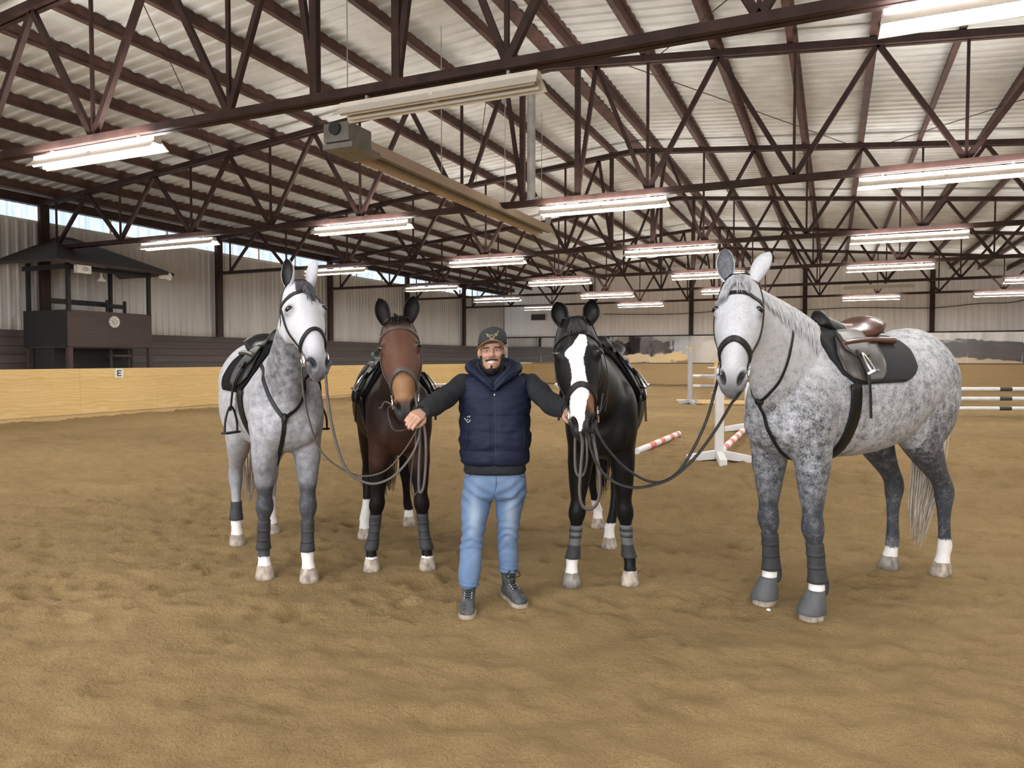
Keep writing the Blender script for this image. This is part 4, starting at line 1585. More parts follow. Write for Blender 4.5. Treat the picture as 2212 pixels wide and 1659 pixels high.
def colour_bay(h, i):
    n = len(i['z']); z, x, y, t, u, w = i['z'], i['x'], i['y'], i['t'], i['u'], i['w']
    light = rgb(n, (0.085, 0.036, 0.022)); deep = rgb(n, (0.0075, 0.0055, 0.0055))
    hd = i['head']
    face = hd * (w > -0.14)
    light = blend(light, (0.112, 0.052, 0.035), face)
    tan = face * sstep(0.58, 0.66, t) * sstep(0.88, 0.80, t)
    light = blend(light, (0.255, 0.140, 0.072), np.clip(tan, 0, 1))
    dark = np.full(n, 0.82); amp = np.full(n, 0.14)
    dark += 0.5 * sstep(0.84, 0.62, z)
    dark -= 0.35 * np.exp(-((z - 0.93) / 0.14) ** 2) * (x > 0.25)
    dark = dark * (1 - hd) + (0.06 + 0.25 * np.exp(-((t - 0.24) / 0.12) ** 2 - (u / 0.035) ** 2)) * hd
    dark += 0.9 * hd * sstep(0.15, 0.05, t + np.abs(u) * 0.4)
    dark += 0.35 * hd * (w < -0.12)
    mz = sstep(0.84, 0.93, t) * hd
    deep = blend(deep, (0.040, 0.036, 0.036), mz)
    dark += 0.95 * mz
    ey = np.zeros(n)
    for sd in (1, -1):
        ey = np.maximum(ey, np.exp(-(((t - 0.30) * 0.62 / 0.034) ** 2 + ((u * sd - 0.108) / 0.03) ** 2)) * (w > -0.08))
    dark += 0.6 * ey * hd + 1.0 * i['earin'] + 0.75 * i['ear']
    deep = blend(deep, (0.006, 0.005, 0.005), np.clip(i['nost'], 0, 1)); dark += i['nost']
    white = np.zeros(n)
    white = np.maximum(white, np.clip(0.5 + (0.34 - z) / 0.05, 0, 1) * legmask(h, i, 'HR'))
    white = np.maximum(white, np.clip(0.5 + (0.15 - z) / 0.05, 0, 1) * legmask(h, i, 'HL'))
    for k in ('FL', 'FR'):
        white = np.maximum(white, np.clip(0.5 + (0.105 - z) / 0.04, 0, 1) * legmask(h, i, k))
    return dict(light=light, deep=deep, dark=np.clip(dark, 0, 1), amp=amp, white=white)


BLAZE = [(0.145, 0.020, 0.026), (0.18, 0.006, 0.046), (0.256, -0.028, 0.046), (0.30, -0.066, 0.036), (0.33, -0.066, 0.030), (0.38, -0.050, 0.022), (0.44, -0.042, 0.022), (0.51, -0.040, 0.028),
         (0.60, -0.048, 0.034), (0.68, -0.055, 0.038), (0.74, -0.062, 0.020), (0.82, -0.068, 0.010), (0.88, -0.066, 0.004), (0.925, -0.042, -0.008), (0.965, -0.022, -0.016)]


def colour_black(h, i):
    n = len(i['z']); z, x, y, t, u, w = i['z'], i['x'], i['y'], i['t'], i['u'], i['w']
    light = rgb(n, (0.0085, 0.008, 0.0085)); deep = rgb(n, (0.0045, 0.0044, 0.0046))
    hd = i['head']
    dark = np.full(n, 0.35); amp = np.full(n, 0.15)
    br = np.exp(-((t - 0.72) / 0.08) ** 2 - ((u - 0.052) / 0.028) ** 2) * hd * (w > -0.08)
    light = blend(light, (0.23, 0.115, 0.060), np.clip(br * 1.6, 0, 1)); dark = dark * (1 - np.clip(br * 1.6, 0, 1))
    dark += 0.8 * sstep(0.85, 0.95, t) * hd
    deep = blend(deep, (0.022, 0.021, 0.022), sstep(0.80, 0.9, t) * hd)
    deep = blend(deep, (0.005, 0.004, 0.004), np.clip(i['nost'], 0, 1)); dark += i['nost'] + i['earin']
    b = np.array(BLAZE)
    lo = np.interp(t, b[:, 0], b[:, 1]); hi = np.interp(t, b[:, 0], b[:, 2])
    sd = np.minimum(u - lo, hi - u)
    sd = np.where((t < 0.145) | (t > 0.965), -0.05, sd)
    white = np.clip(0.5 + sd / 0.035, 0, 1) * (hd > 0.5) * (w > -0.06) * (1 - i['ear'])
    white = white * (1 - np.clip(i['nost'] * 1.5, 0, 1))
    for key, zt in (('FR', 0.19), ('HL', 0.20), ('HR', 0.26), ('FL', 0.095)):
        white = np.maximum(white, np.clip(0.5 + (zt - z) / 0.06, 0, 1) * legmask(h, i, key))
    return dict(light=light, deep=deep, dark=np.clip(dark, 0, 1), amp=amp, white=white)


def sdir(h, v):
    return h.Mi.to_3x3() @ S(*v)


G = 0.05
# --- grey on the left
h1 = Horse('horse', 'pale grey horse with a dark forelock and dark knees, leftmost of the four horses',
           ((-1.418, 4.98 + G), (-1.75, 5.05 + G)), ((-2.141, 6.39 + G), (-2.297, 5.98 + G)), (-1.285, 4.42, 2.01), (-1.085, 4.16, 1.475), (0.52, -0.84, 0.2), 1.02)
h1.build_body(coat_mat('pale_grey_coat', 0.55, 20, 120), colour_left_grey,
              ((sdir(h1, (0.20, 0.1, 1)), sdir(h1, (0.55, 0.75, 0))), (sdir(h1, (-0.12, -0.05, 1)), sdir(h1, (-0.35, -0.9, 0)))))
h1.hooves({'FL': M['hoof_pale'], 'FR': M['hoof_pale'], 'HL': M['hoof_pale'], 'HR': M['hoof_pale']})

# --- bay
h2 = Horse('horse', 'dark bay horse with a brown face and black legs, left of the man',
           ((-0.624, 5.27 + G), (-1.031, 5.24 + G)), ((-0.96, 6.68 + G), (-1.28, 6.21 + G)), (-0.715, 4.52, 1.795), (-0.612, 4.22, 1.215), (0.10, -0.97, 0.3), 0.965, elen=0.155)
h2.build_body(coat_mat('bay_coat', 0.55, 14, 120, spec=0.15, sheen=0.0), colour_bay,
              ((sdir(h2, (0.33, 0.0, 1)), sdir(h2, (0.25, -1, 0))), (sdir(h2, (-0.36, 0.0, 1)), sdir(h2, (-0.2, -1, 0)))))
h2.hooves({'FL': M['hoof_pale'], 'FR': M['hoof_pale'], 'HL': M['hoof_pale'], 'HR': M['hoof_pale']})

# --- black with the blaze
h3 = Horse('horse', 'black horse with a broad white blaze and white hind socks, right of the man',
           ((0.813, 4.91 + G), (0.407, 4.88 + G)), ((0.80, 5.88 + G), (0.79, 6.60 + G)), (0.35, 4.02, 1.765), (0.375, 3.74, 1.155), (-0.06, -0.95, 0.3), 0.99, elen=0.120)
h3.build_body(coat_mat('black_coat', 0.46, 10, 120, spec=0.20, sheen=0.0), colour_black,
              ((sdir(h3, (0.36, 0.0, 1)), sdir(h3, (0.15, -1, 0))), (sdir(h3, (-0.40, 0.0, 1)), sdir(h3, (-0.25, -1, 0)))))
h3.hooves({'FL': M['hoof_pale'], 'FR': M['hoof_grey'], 'HL': M['hoof_pale'], 'HR': M['hoof_pale']})

# --- big dappled grey on the right
h4 = Horse('horse', 'big dappled grey horse standing side on at the far right of the line',
           ((1.793, 4.24 + G), (1.606, 4.51 + G)), ((3.085, 5.13 + G), (2.80, 5.30 + G)), (1.185, 3.79, 1.975), (1.07, 3.55, 1.395), (-0.36, -0.92, 0.22), 1.07, origin_x=0.40, rear=0.10, crest=0.05)
h4.build_body(coat_mat('dappled_grey_coat', 0.6, 22, 120, mixk=0.52), colour_right_grey,
              ((sdir(h4, (0.50, 0.0, 1)), sdir(h4, (0.65, 0.65, 0))), (sdir(h4, (-0.20, -0.08, 1)), sdir(h4, (-0.25, -0.95, 0)))))
h4.hooves({'FL': M['hoof_pale'], 'FR': M['hoof_pale'], 'HL': M['hoof_pale'], 'HR': M['hoof_grey']})
HORSES = [h1, h2, h3, h4]
# ------------------------------------------------------------------ manes, tails, tack


def neck_point(rings, q, ang, out=1.0):
    f = q * (len(rings) - 1); i = int(min(f, len(rings) - 2)); f -= i
    def at_(r):
        n = len(r); k = (ang / (2 * pi) * n) % n; a = int(k); g = k - a
        p = r[a % n].lerp(r[(a + 1) % n], g)
        c = sum(r, Vector()) / n
        return c + (p - c) * out
    return at_(rings[i]).lerp(at_(rings[i + 1]), f)


def mane(h, mat, side, q0, q1, n, reach, rnd, width=0.006, lift=1.03, label=None):
    """side +1: falls on the horse's left. reach: how far round the neck it hangs (radians)"""
    rings = h.neck_rings()
    mb = MB()
    for i in range(n):
        q = q0 + (q1 - q0) * (i + rnd.uniform(-.4, .4)) / n
        q = min(max(q, 0.0), 1.0)
        R = reach * rnd.uniform(0.6, 1.1)
        st = rnd.uniform(-0.25, 0.15)
        pts = []
        dq = rnd.uniform(-0.04, 0.02)
        m = 7
        for j in range(m + 1):
            f = j / m
            a = pi / 2 - side * (st + (R - st) * f)
            o = lift + 0.05 * sin(pi * min(1, f * 1.2)) + rnd.uniform(0, 0.02)
            p = neck_point(rings, min(1, max(0, q + dq * f - 0.05 * f)), a, o)
            pts.append(h.Mx @ p)
        rs = [width * (0.8 if j == 0 else (1 - (j / m) ** 2 * 0.85)) for j in range(m + 1)]
        mb.tube(pts, rs, 5, flat=0.55)
    o = mb.build('mane', mat, h.root, smooth=True)
    if label: o['label'] = label
    return o


def forelock(h, mat, locks, rnd, width=0.005):
    """locks: list of (u at root, u at tip, t at tip, count)"""
    mb = MB()
    for u0, u1, t1, c in locks:
        for _ in range(c):
            a = u0 + rnd.uniform(-0.022, 0.022); b = u1 + rnd.uniform(-0.028, 0.028); tt = t1 * rnd.uniform(0.72, 1.08)
            pts = []
            for j in range(9):
                f = j / 8
                t = -0.03 + (tt + 0.03) * f
                u = a + (b - a) * f ** 1.2
                p = h.Mx @ h.H(t, u, 0.09)
                q, nn = h.snap(p, 0.006 + 0.012 * sin(pi * f) + rnd.uniform(0, 0.006))
                pts.append(q)
            rs = [width * (0.8 if j == 0 else 1 - (j / 8) ** 2 * 0.85) for j in range(9)]
            mb.tube(pts, rs, 5, flat=0.55)
    return mb.build('forelock', mat, h.root, smooth=True)


def poll_tuft(h, mat, rnd, n=60, hgt=0.05):
    mb = MB()
    for _ in range(n):
        u = rnd.gauss(0, 0.028); t = rnd.uniform(-0.02, 0.07)
        p, nn = h.snap(h.Mx @ h.H(t, u, 0.10), -0.004)
        d = (h.Mx.to_3x3() @ (h.n * rnd.uniform(0.2, 0.7) - h.a * 1.0 + h.l * (rnd.uniform(-.4, .4)))).normalized()
        d2 = (h.Mx.to_3x3() @ (h.n * 0.9 + h.a * 0.5 + h.l * rnd.uniform(-.5, .5))).normalized()
        hair_locks(mb, [(p, d, d2)], 1.2, hgt * rnd.uniform(1.0, 2.0), 0.007, 4, 0.004, rnd)
    return mb.build('forelock', mat, h.root, smooth=True)


def tail(h, mat, length, rnd, n=110, width=0.008, spread=0.05, sway=(0, 0, 0), rootz=1.42):
    mb = MB()
    s = h.s
    x0 = (-1.06 - h.rear) * s
    for _ in range(n):
        a = rnd.uniform(0, 6.28); r = sqrt(rnd.random()) * 0.035
        p = Vector((x0 + r * cos(a), r * sin(a), (rootz - rnd.uniform(0, 0.18)) * s))
        L = length * rnd.uniform(0.75, 1.03)
        sp = spread * sqrt(rnd.random()); a2 = rnd.uniform(0, 6.28)
        pts = []
        m = 8
        for j in range(m + 1):
            f = j / m
            bell = sin(pi * min(1.0, f * 0.75 + 0.12))
            q = p + Vector((-0.06 * sin(min(1, f * 4) * pi / 2), 0, -L * f)) + Vector((sp * cos(a2), sp * sin(a2), 0)) * (bell * 1.2) + Vector(sway) * f * f
            q += Vector((rnd.uniform(-1, 1), rnd.uniform(-1, 1), 0)) * 0.004
            pts.append(h.Mx @ q)
        rs = [width * (0.8 if j == 0 else 1 - (j / m) ** 2.5 * 0.85) for j in range(m + 1)]
        mb.tube(pts, rs, 5, flat=0.7)
    return mb.build('tail', mat, h.root, smooth=True)


R9 = random.Random(21)
HM = {'silver': hair_mat('silver_mane_hair', (0.30, 0.30, 0.32), (0.62, 0.62, 0.64)), 'dark': hair_mat('dark_forelock_hair', (0.020, 0.020, 0.024), (0.07, 0.07, 0.08)),
      'cream': hair_mat('cream_tail_hair', (0.42, 0.35, 0.27), (0.70, 0.62, 0.52)), 'black': hair_mat('black_hair', (0.008, 0.007, 0.007), (0.022, 0.019, 0.018)),
      'grey': hair_mat('grey_forelock_hair', (0.13, 0.13, 0.14), (0.42, 0.42, 0.44)), 'tan': hair_mat('brown_black_tail_hair', (0.015, 0.010, 0.008), (0.05, 0.035, 0.026))}

# left grey
forelock(h1, HM['dark'], [(0.0, 0.055, 0.25, 80), (0.02, 0.095, 0.21, 70), (-0.03, -0.05, 0.13, 45), (0.0, 0.01, 0.19, 50), (0.02, 0.02, 0.31, 10)], R9)
mane(h1, HM['dark'], 1, 0.12, 0.97, 120, 0.95, R9)
tail(h1, HM['cream'], 1.0, R9, 200, 0.009, 0.07, sway=(0.06, -0.03, 0))
# bay
poll_tuft(h2, HM['black'], R9, 70, 0.035)
mane(h2, HM['black'], -1, 0.15, 0.98, 120, 0.75, R9)
tail(h2, HM['tan'], 0.92, R9, 130, 0.010, 0.08, sway=(0.04, 0.02, 0))
# black
forelock(h3, HM['black'], [(0.0, 0.0, 0.15, 60), (-0.02, -0.05, 0.16, 40), (0.02, 0.05, 0.14, 40)], R9)
mane(h3, HM['black'], 1, 0.12, 0.99, 130, 0.55, R9, lift=1.05)
tail(h3, HM['black'], 0.95, R9, 110)
# right grey
forelock(h4, HM['grey'], [(0.0, -0.095, 0.19, 80), (0.0, 0.085, 0.17, 80), (-0.01, -0.115, 0.26, 30), (0.0, 0.01, 0.22, 5)], R9, 0.0055)
mane(h4, HM['silver'], 1, 0.10, 0.97, 380, 1.20, R9, 0.009, 1.07)
tail(h4, HM['cream'], 1.20, R9, 260, 0.010, 0.085, sway=(0.05, -0.075, 0))


def arc_cast(h, x, phi, off, zc=1.25):
    """skin point at station x, angle phi (degrees, 90 = spine, 0 = left side, 180 = right side)"""
    a = radians(phi)
    p, n = h.cast((x * h.s, 0, zc * h.s), (0, cos(a), sin(a)), off)
    return p, n


def sheet(h, xf, xr, phis, nu, offs, thick=0.012):
    """a cloth lying on the body: rows over angle, columns along the back; closed with thickness"""
    top, bot = [], []
    for i, (ph, v) in enumerate(phis):
        ra, rb = [], []
        for j in range(nu + 1):
            x = xf(v) + (xr(v) - xf(v)) * j / nu
            e = 1.0
            p, n = arc_cast(h, x, ph, offs(ph, v))
            ra.append(p); rb.append(p + (h.Mx.to_3x3() @ Vector((0, cos(radians(ph)), sin(radians(ph))))).normalized() * thick)
        bot.append(ra); top.append(rb)
    # relax the rows so that the cloth bridges hollows
    mb = MB()
    mb.grid(top); n0 = len(mb.v)
    mb.grid(bot)
    nr, nc = len(top), nu + 1
    idx = lambda i, j: i * nc + j
    edge = [(idx(0, j), idx(0, j + 1)) for j in range(nc - 1)] + [(idx(nr - 1, j), idx(nr - 1, j + 1)) for j in range(nc - 1)] + \
           [(idx(i, 0), idx(i + 1, 0)) for i in range(nr - 1)] + [(idx(i, nc - 1), idx(i + 1, nc - 1)) for i in range(nr - 1)]
    for a, b in edge:
        mb.f.append((a, b, b + n0, a + n0)); mb.mi.append(0)
    return mb


def tab(pts):
    a = np.array(pts, float)
    return lambda v: float(np.interp(v, a[:, 0], a[:, 1]))


M['pad_quilt'] = M['pad_black']


def quilt_mat():
    t = NT('quilted_black_cloth')
    v = t.coords((1, 1, 1))
    ck = t.n('ShaderNodeTexBrick'); ck.inputs['Scale'].default_value = 9.0
    ck.offset = 0.0
    ck.inputs['Mortar Size'].default_value = 0.012
    ck.inputs['Brick Width'].default_value = 0.30; ck.inputs['Row Height'].default_value = 0.30
    sp = t.n('ShaderNodeSeparateXYZ'); cb = t.n('ShaderNodeCombineXYZ')
    t.link(v, sp.inputs[0]); t.link(sp.outputs[0], cb.inputs[0]); t.link(sp.outputs[2], cb.inputs[1])
    t.link(cb.outputs[0], ck.inputs['Vector'])
    ck.inputs['Color1'].default_value = (0.010, 0.0105, 0.013, 1); ck.inputs['Color2'].default_value = (0.009, 0.0095, 0.012, 1); ck.inputs['Mortar'].default_value = (0.004, 0.004, 0.005, 1)
    t.color(ck.outputs['Color'])
    t.set(Roughness=0.85)
    t.bump(t.math('MULTIPLY', ck.outputs['Fac'], -1.0), 0.6, 0.01)
    return t.m


M['quilt'] = quilt_mat()


def saddle_pad(h, label, low=12, mat=None, xf=None, xr=None, tone=None):
    xf = xf or tab([(0, .27), (.5, .28), (.8, .25), (1, .17)])
    xr = xr or tab([(0, -.50), (.5, -.48), (.8, -.42), (.93, -.34), (1, -.24)])
    phis = []
    for k in range(41):
        w = -1 + 2 * k / 40
        v = abs(w)
        phis.append((90 - (90 - low) * w if False else 90 + (90 - low) * w, v))
    mb = sheet(h, xf, xr, phis, 26, lambda ph, v: 0.004, 0.014)
    c = h.Mx @ Vector((0, 0, 1.3 * h.s))
    r = empty('saddle_pad', c, h.rz, label, 'saddle pad')
    mb.build('cloth', mat or M['pad_black'], r, smooth=True)
    return r


def stirrup_iron(mb, top, down, across, hgt=0.135, wid=0.115):
    """open stirrup: arch plus a flat tread"""
    top = Vector(top); D = Vector(down).normalized(); A = Vector(across).normalized()
    pts = [top + D * hgt - A * wid / 2, top + D * (hgt * 0.55) - A * (wid * 0.45), top + D * (hgt * 0.15) - A * (wid * 0.22), top,
           top + D * (hgt * 0.15) + A * (wid * 0.22), top + D * (hgt * 0.55) + A * (wid * 0.45), top + D * hgt + A * wid / 2]
    mb.tube(smoothpts(pts, 4), 0.008, 8)
    N = D.cross(A)
    R3 = Matrix((A, N, D)).transposed()
    mb.box(top + D * (hgt + 0.004), (wid + 0.02, 0.045, 0.014), R3)
    return mb


def saddle(h, label, seat_m, flap_m, down=False, flap_xf=None, flap_xr=None, low=14, iron_m=None, girth_m=None, sides=(1, -1)):
    s = h.s
    c = h.Mx @ Vector((-0.05 * s, 0, 1.55 * s))
    r = empty('saddle', c, h.rz, label, 'saddle')
    # seat
    keys = [(0.19, .050, .035, .03), (0.17, .085, .062, .06), (0.10, .060, .080, .075), (0.0, .048, .100, .07), (-0.10, .055, .125, .065), (-0.20, .085, .160, .06), (-0.28, .130, .170, .055), (-0.325, .135, .14, .05), (-0.345, .10, .09, .03)]
    xs = np.linspace(0.19, -0.345, 22)
    tb = cr_table(keys, xs)
    rings = []
    for x, (up, hw, dr) in zip(xs, tb):
        zb = (h.loc(h.cast((x * s, 0, 1.2 * s), (0, 0, 1))[0])).z
        rr = []
        for j in range(13):
            w = -1 + j / 6
            rr.append(h.Mx @ Vector((x * s, w * hw * s, zb + (up - dr * abs(w) ** 2.4) * s)))
        for j in range(13):
            w = 1 - j / 6
            rr.append(h.Mx @ Vector((x * s, w * hw * 0.93 * s, zb + (min(up - dr * abs(w) ** 2.4 - 0.035, up - 0.03)) * s)))
        rings.append(rr)
    mb = MB(); mb.loft(rings[7:])
    mb.build('seat', seat_m, r, smooth=True)
    mb = MB(); mb.loft(rings[:8])
    mb.build('pommel', M['saddle_leather'], r, smooth=True)
    xf = flap_xf or tab([(0, .17), (.35, .24), (.7, .25), (.9, .20), (1, .10)])
    xr = flap_xr or tab([(0, -.22), (.35, -.14), (.7, -.10), (.9, -.06), (1, .0)])
    for sd in sides:
        phis = []
        for k in range(19):
            v = k / 18
            ph = 72 - (72 - low) * v
            phis.append((ph if sd > 0 else 180 - ph, v))
        mb = sheet(h, xf, xr, phis, 16, lambda ph, v: 0.022, 0.010)
        mb.build('flap', flap_m, r, smooth=True)
        # panel under the seat
        mb = MB()
        pp = []
        for x in (0.16, 0.05, -0.08, -0.2, -0.32, -0.37):
            p, n = arc_cast(h, x, 64 if sd > 0 else 116, 0.03)
            pp.append(p)
        mb.tube(smoothpts(pp, 4), [0.030 + 0.012 * (i / 20) for i in range(21)][:len(smoothpts(pp, 4))], 10, flat=0.6)
        mb.build('panel', seat_m, r, smooth=True)
        # skirt over the stirrup bar
        ph0 = lambda ph: ph if sd > 0 else 180 - ph
        mb = sheet(h, tab([(0, .16), (.6, .17), (1, .10)]), tab([(0, -.12), (.6, -.06), (1, .02)]), [(ph0(76 - 34 * k / 8), k / 8) for k in range(9)], 8, lambda ph, v: 0.036, 0.008)
        mb.build('skirt', flap_m, r, smooth=True)
        # stirrup leather and iron
        A = h.Mx.to_3x3() @ Vector((1, 0, 0)); O = h.Mx.to_3x3() @ Vector((0, sd, 0))
        hangz = -0.30 if down else 0.02
        mbl = MB()
        p0, n0 = arc_cast(h, 0.09, ph0(52), 0.045)
        p1, n1 = arc_cast(h, 0.095, ph0(30), 0.040)
        p2, n2 = arc_cast(h, 0.10, ph0(14), 0.038)
        zl = 1.16 if down else 1.12
        p3 = h.Mx @ Vector(((0.05 if down else 0.105) * s, (h.loc(p2).y + sd * 0.012), zl * s))
        pts = smoothpts([p0, p1, p2, p3], 6)
        ribbon(pts, [O] * len(pts), 0.028, 0.006, mbl)
        pts2 = [p + A * 0.016 + O * 0.008 for p in pts]
        ribbon(pts2, [O] * len(pts2), 0.028, 0.006, mbl)
        mbl.build('stirrup_leather', M['leather'], r)
        mbi = MB()
        if down:
            stirrup_iron(mbi, p3 + Vector((0, 0, 0.03)), (0, 0, -1), A * 0.70 + O * 0.72, 0.185, 0.135)
        else:
            q, _ = arc_cast(h, 0.085, ph0(46), 0.055)
            stirrup_iron(mbi, q, Vector((0, 0, -1)) + O * 0.55 - A * 0.25, A * 0.9 + O * 0.3, 0.125, 0.115)
        mbi.build('stirrup_iron', iron_m or M['chrome'], r, smooth=False)
    # girth
    G_, N_ = [], []
    for k in range(31):
        ph = 20 - 220 * k / 30
        v = abs(k / 15 - 1)
        x = 0.155 + 0.035 * v
        p, n = arc_cast(h, x - 0.02 * (1 - v), ph, 0.012 + 0.012 * float(sstep(0.85, 1.0, v)), 1.22)
        G_.append(p); N_.append(n)
    mb = ribbon(G_, N_, 0.095, 0.012)
    mb.build('girth', girth_m or M['leather'], r, smooth=True)
    return r


def head_strap(h, pts, width, thick=0.005, off=0.002, n=6, mb=None):
    g = [h.H(*p) for p in pts]
    return h.strap(g, width, thick, off, n, True, True, mb)


def bridle(h, label, leather, brow_t=0.165, nose_t=0.56, side_t=0.67, padded=0.030, bit='D', throat=True):
    r = empty('bridle', h.Mx @ h.H(0.5, 0, 0.05), h.rz, label, 'bridle')
    head_strap(h, [(brow_t + 0.02, -0.14, -0.10), (brow_t + 0.01, -0.12, -0.03), (brow_t - 0.005, -0.07, 0.06), (brow_t - 0.01, 0, 0.08), (brow_t - 0.005, 0.07, 0.06), (brow_t + 0.01, 0.12, -0.03), (brow_t + 0.02, 0.14, -0.10)], 0.024).build('browband', leather, r)
    head_strap(h, [(brow_t + 0.02, -0.14, -0.10), (0.05, -0.12, -0.08), (-0.02, -0.09, -0.04), (-0.06, 0, 0.02), (-0.02, 0.09, -0.04), (0.05, 0.12, -0.08), (brow_t + 0.02, 0.14, -0.10)], 0.026).build('headpiece', leather, r)
    for sd in (1, -1):
        head_strap(h, [(brow_t + 0.02, 0.14 * sd, -0.10), (0.28, 0.15 * sd, -0.085), (0.42, 0.14 * sd, -0.085), (0.56, 0.11 * sd, -0.08), (side_t + 0.01, 0.09 * sd, -0.07), (0.775, 0.075 * sd, -0.07)], 0.020).build('cheekpiece', leather, r)
    head_strap(h, [(side_t + 0.01, -0.10, -0.085), (side_t - 0.02, -0.10, -0.03), (nose_t + 0.015, -0.05, 0.05), (nose_t - 0.005, 0, 0.07), (nose_t + 0.015, 0.05, 0.05), (side_t - 0.02, 0.10, -0.03), (side_t + 0.01, 0.10, -0.085)], padded, 0.011).build('noseband', leather, r)
    head_strap(h, [(side_t + 0.01, -0.10, -0.085), (side_t + 0.03, -0.07, -0.16), (side_t + 0.035, 0, -0.22), (side_t + 0.03, 0.07, -0.16), (side_t + 0.01, 0.10, -0.085)], 0.018).build('chin_strap', leather, r)
    if throat:
        head_strap(h, [(brow_t + 0.02, -0.14, -0.12), (0.28, -0.12, -0.22), (0.33, 0, -0.32), (0.28, 0.12, -0.22), (brow_t + 0.02, 0.14, -0.12)], 0.014).build('throat_lash', leather, r)
    rings = {}
    for sd in (1, -1):
        p, nn = h.snap(h.Mx @ h.H(0.80, 0.085 * sd, -0.075), 0.012)
        a = h.Mx.to_3x3() @ h.a; n_ = h.Mx.to_3x3() @ h.n
        mb = MB()
        pts = [p + a * (0.036 * cos(q)) - n_ * (0.030 * sin(q)) for q in np.linspace(0, 2 * pi, 17)]
        mb.tube(pts, 0.0055, 7, cap=False)
        if bit == 'D':
            mb.tube([p + a * 0.045 + n_ * 0.012, p - a * 0.045 + n_ * 0.012], 0.007, 8)
        mb.build('bit_ring', M['chrome'], r, smooth=True)
        rings[sd] = p - n_ * 0.028
    return r, rings


def rein(r, pts, mat, width=0.013, name='rein', lab=None):
    mb = MB()
    mb.tube(smoothpts(pts, 8), width / 2, 8, flat=0.55)
    o = mb.build(name, mat, r, smooth=True)
    if lab: o['label'] = lab
    return o


def leg_sleeve(h, key, z0, z1, e0, e1, mat, name='tendon_boot', back=0.0, n=12, label=None):
    hind = key[0] == 'H'
    t_ = h.leg_table(hind)
    zs = np.linspace(z1, z0, n)
    tb = cr_table(t_, zs)
    rings = []
    for k, (z, (dx, hl, hd)) in enumerate(zip(zs, tb)):
        f = k / (n - 1)
        e = e1 + (e0 - e1) * f
        c = h.leg_center(key, z)
        rr = ring(c + Vector((-back * f, 0, 0)), Vector((1, 0, 0)), Vector((0, 1, 0)), (hd + e) * h.s + back * f, (hl * h.legk + e) * h.s, 22, 2.2)
        rings.append([h.Mx @ p for p in rr])
    mb = MB(); mb.loft(rings)
    o = mb.build(name, mat, h.root, smooth=True)
    if label: o['label'] = label
    return o


def boot_straps(h, key, zs, e, mat):
    for z in zs:
        leg_sleeve(h, key, z - 0.010, z + 0.010, e - 0.002, e - 0.002, mat, 'boot_strap', n=3)


# --- saddles and pads
saddle_pad(h1, 'black saddle pad on the leftmost pale grey horse', 8)
saddle(h1, 'black saddle with a dark hanging stirrup on the leftmost grey horse', M['saddle_leather'], M['saddle_leather'], True, low=16, iron_m=M['leather'])
saddle_pad(h2, 'black saddle pad on the bay horse', 2)
saddle(h2, 'black saddle with shiny stirrups on the bay horse', M['saddle_leather'], M['saddle_leather'], False, low=8)
p3 = saddle_pad(h3, 'black saddle pad with a white rear panel on the black horse', 2)
mb = sheet(h3, tab([(0, -.30), (1, -.22)]), tab([(0, -.44), (.7, -.40), (1, -.31)]), [(30 - 24 * k / 8, k / 8) for k in range(9)], 6, lambda ph, v: 0.020, 0.004)
mb.build('white_panel', M['white_paint'], p3, smooth=True)
saddle(h3, 'black saddle on the black horse with the white blaze', M['saddle_leather'], M['saddle_leather'], False, low=6)
saddle_pad(h4, 'quilted black saddle pad on the big dappled grey horse', 12, M['quilt'])
saddle(h4, 'saddle with a glossy brown seat and black flaps painted with grey sheen on the big dappled grey', M['leather_brown'], M['flap_painted_sheen'], False, low=14)

# --- breastplates
r = empty('breastplate', h1.hit(615, 905), h1.rz, 'black leather breastplate forming a Y on the chest of the leftmost grey', 'breastplate')
YC = h1.hit(614, 905)
h1.strap([h1.hit(566, 750), h1.hit(565, 790), h1.hit(572, 830), h1.hit(590, 872), YC], 0.028, 0.006, local=False).build('shoulder_strap', M['leather'], r)
h1.strap([YC, h1.hit(640, 882), h1.hit(657, 845), h1.hit(660, 815), h1.Mx @ (Vector((0.45, 0.26, 1.45)) * h1.s), h1.Mx @ (Vector((0.2, 0.22, 1.55)) * h1.s)], 0.028, 0.006, local=False).build('shoulder_strap', M['leather'], r)
h1.strap([YC, h1.hit(613, 930), h1.hit(609, 955), h1.hit(604, 980), h1.Mx @ (Vector((0.36, -0.02, 0.80)) * h1.s), h1.Mx @ (Vector((0.2, 0, 0.8)) * h1.s)], 0.030, 0.006, local=False).build('chest_strap', M['leather'], r)
mb = MB(); mb.sphere(YC, (0.045, 0.02, 0.04), 14, 8, h1.Mx.to_3x3()); mb.build('centre_patch', M['leather'], r, smooth=True)

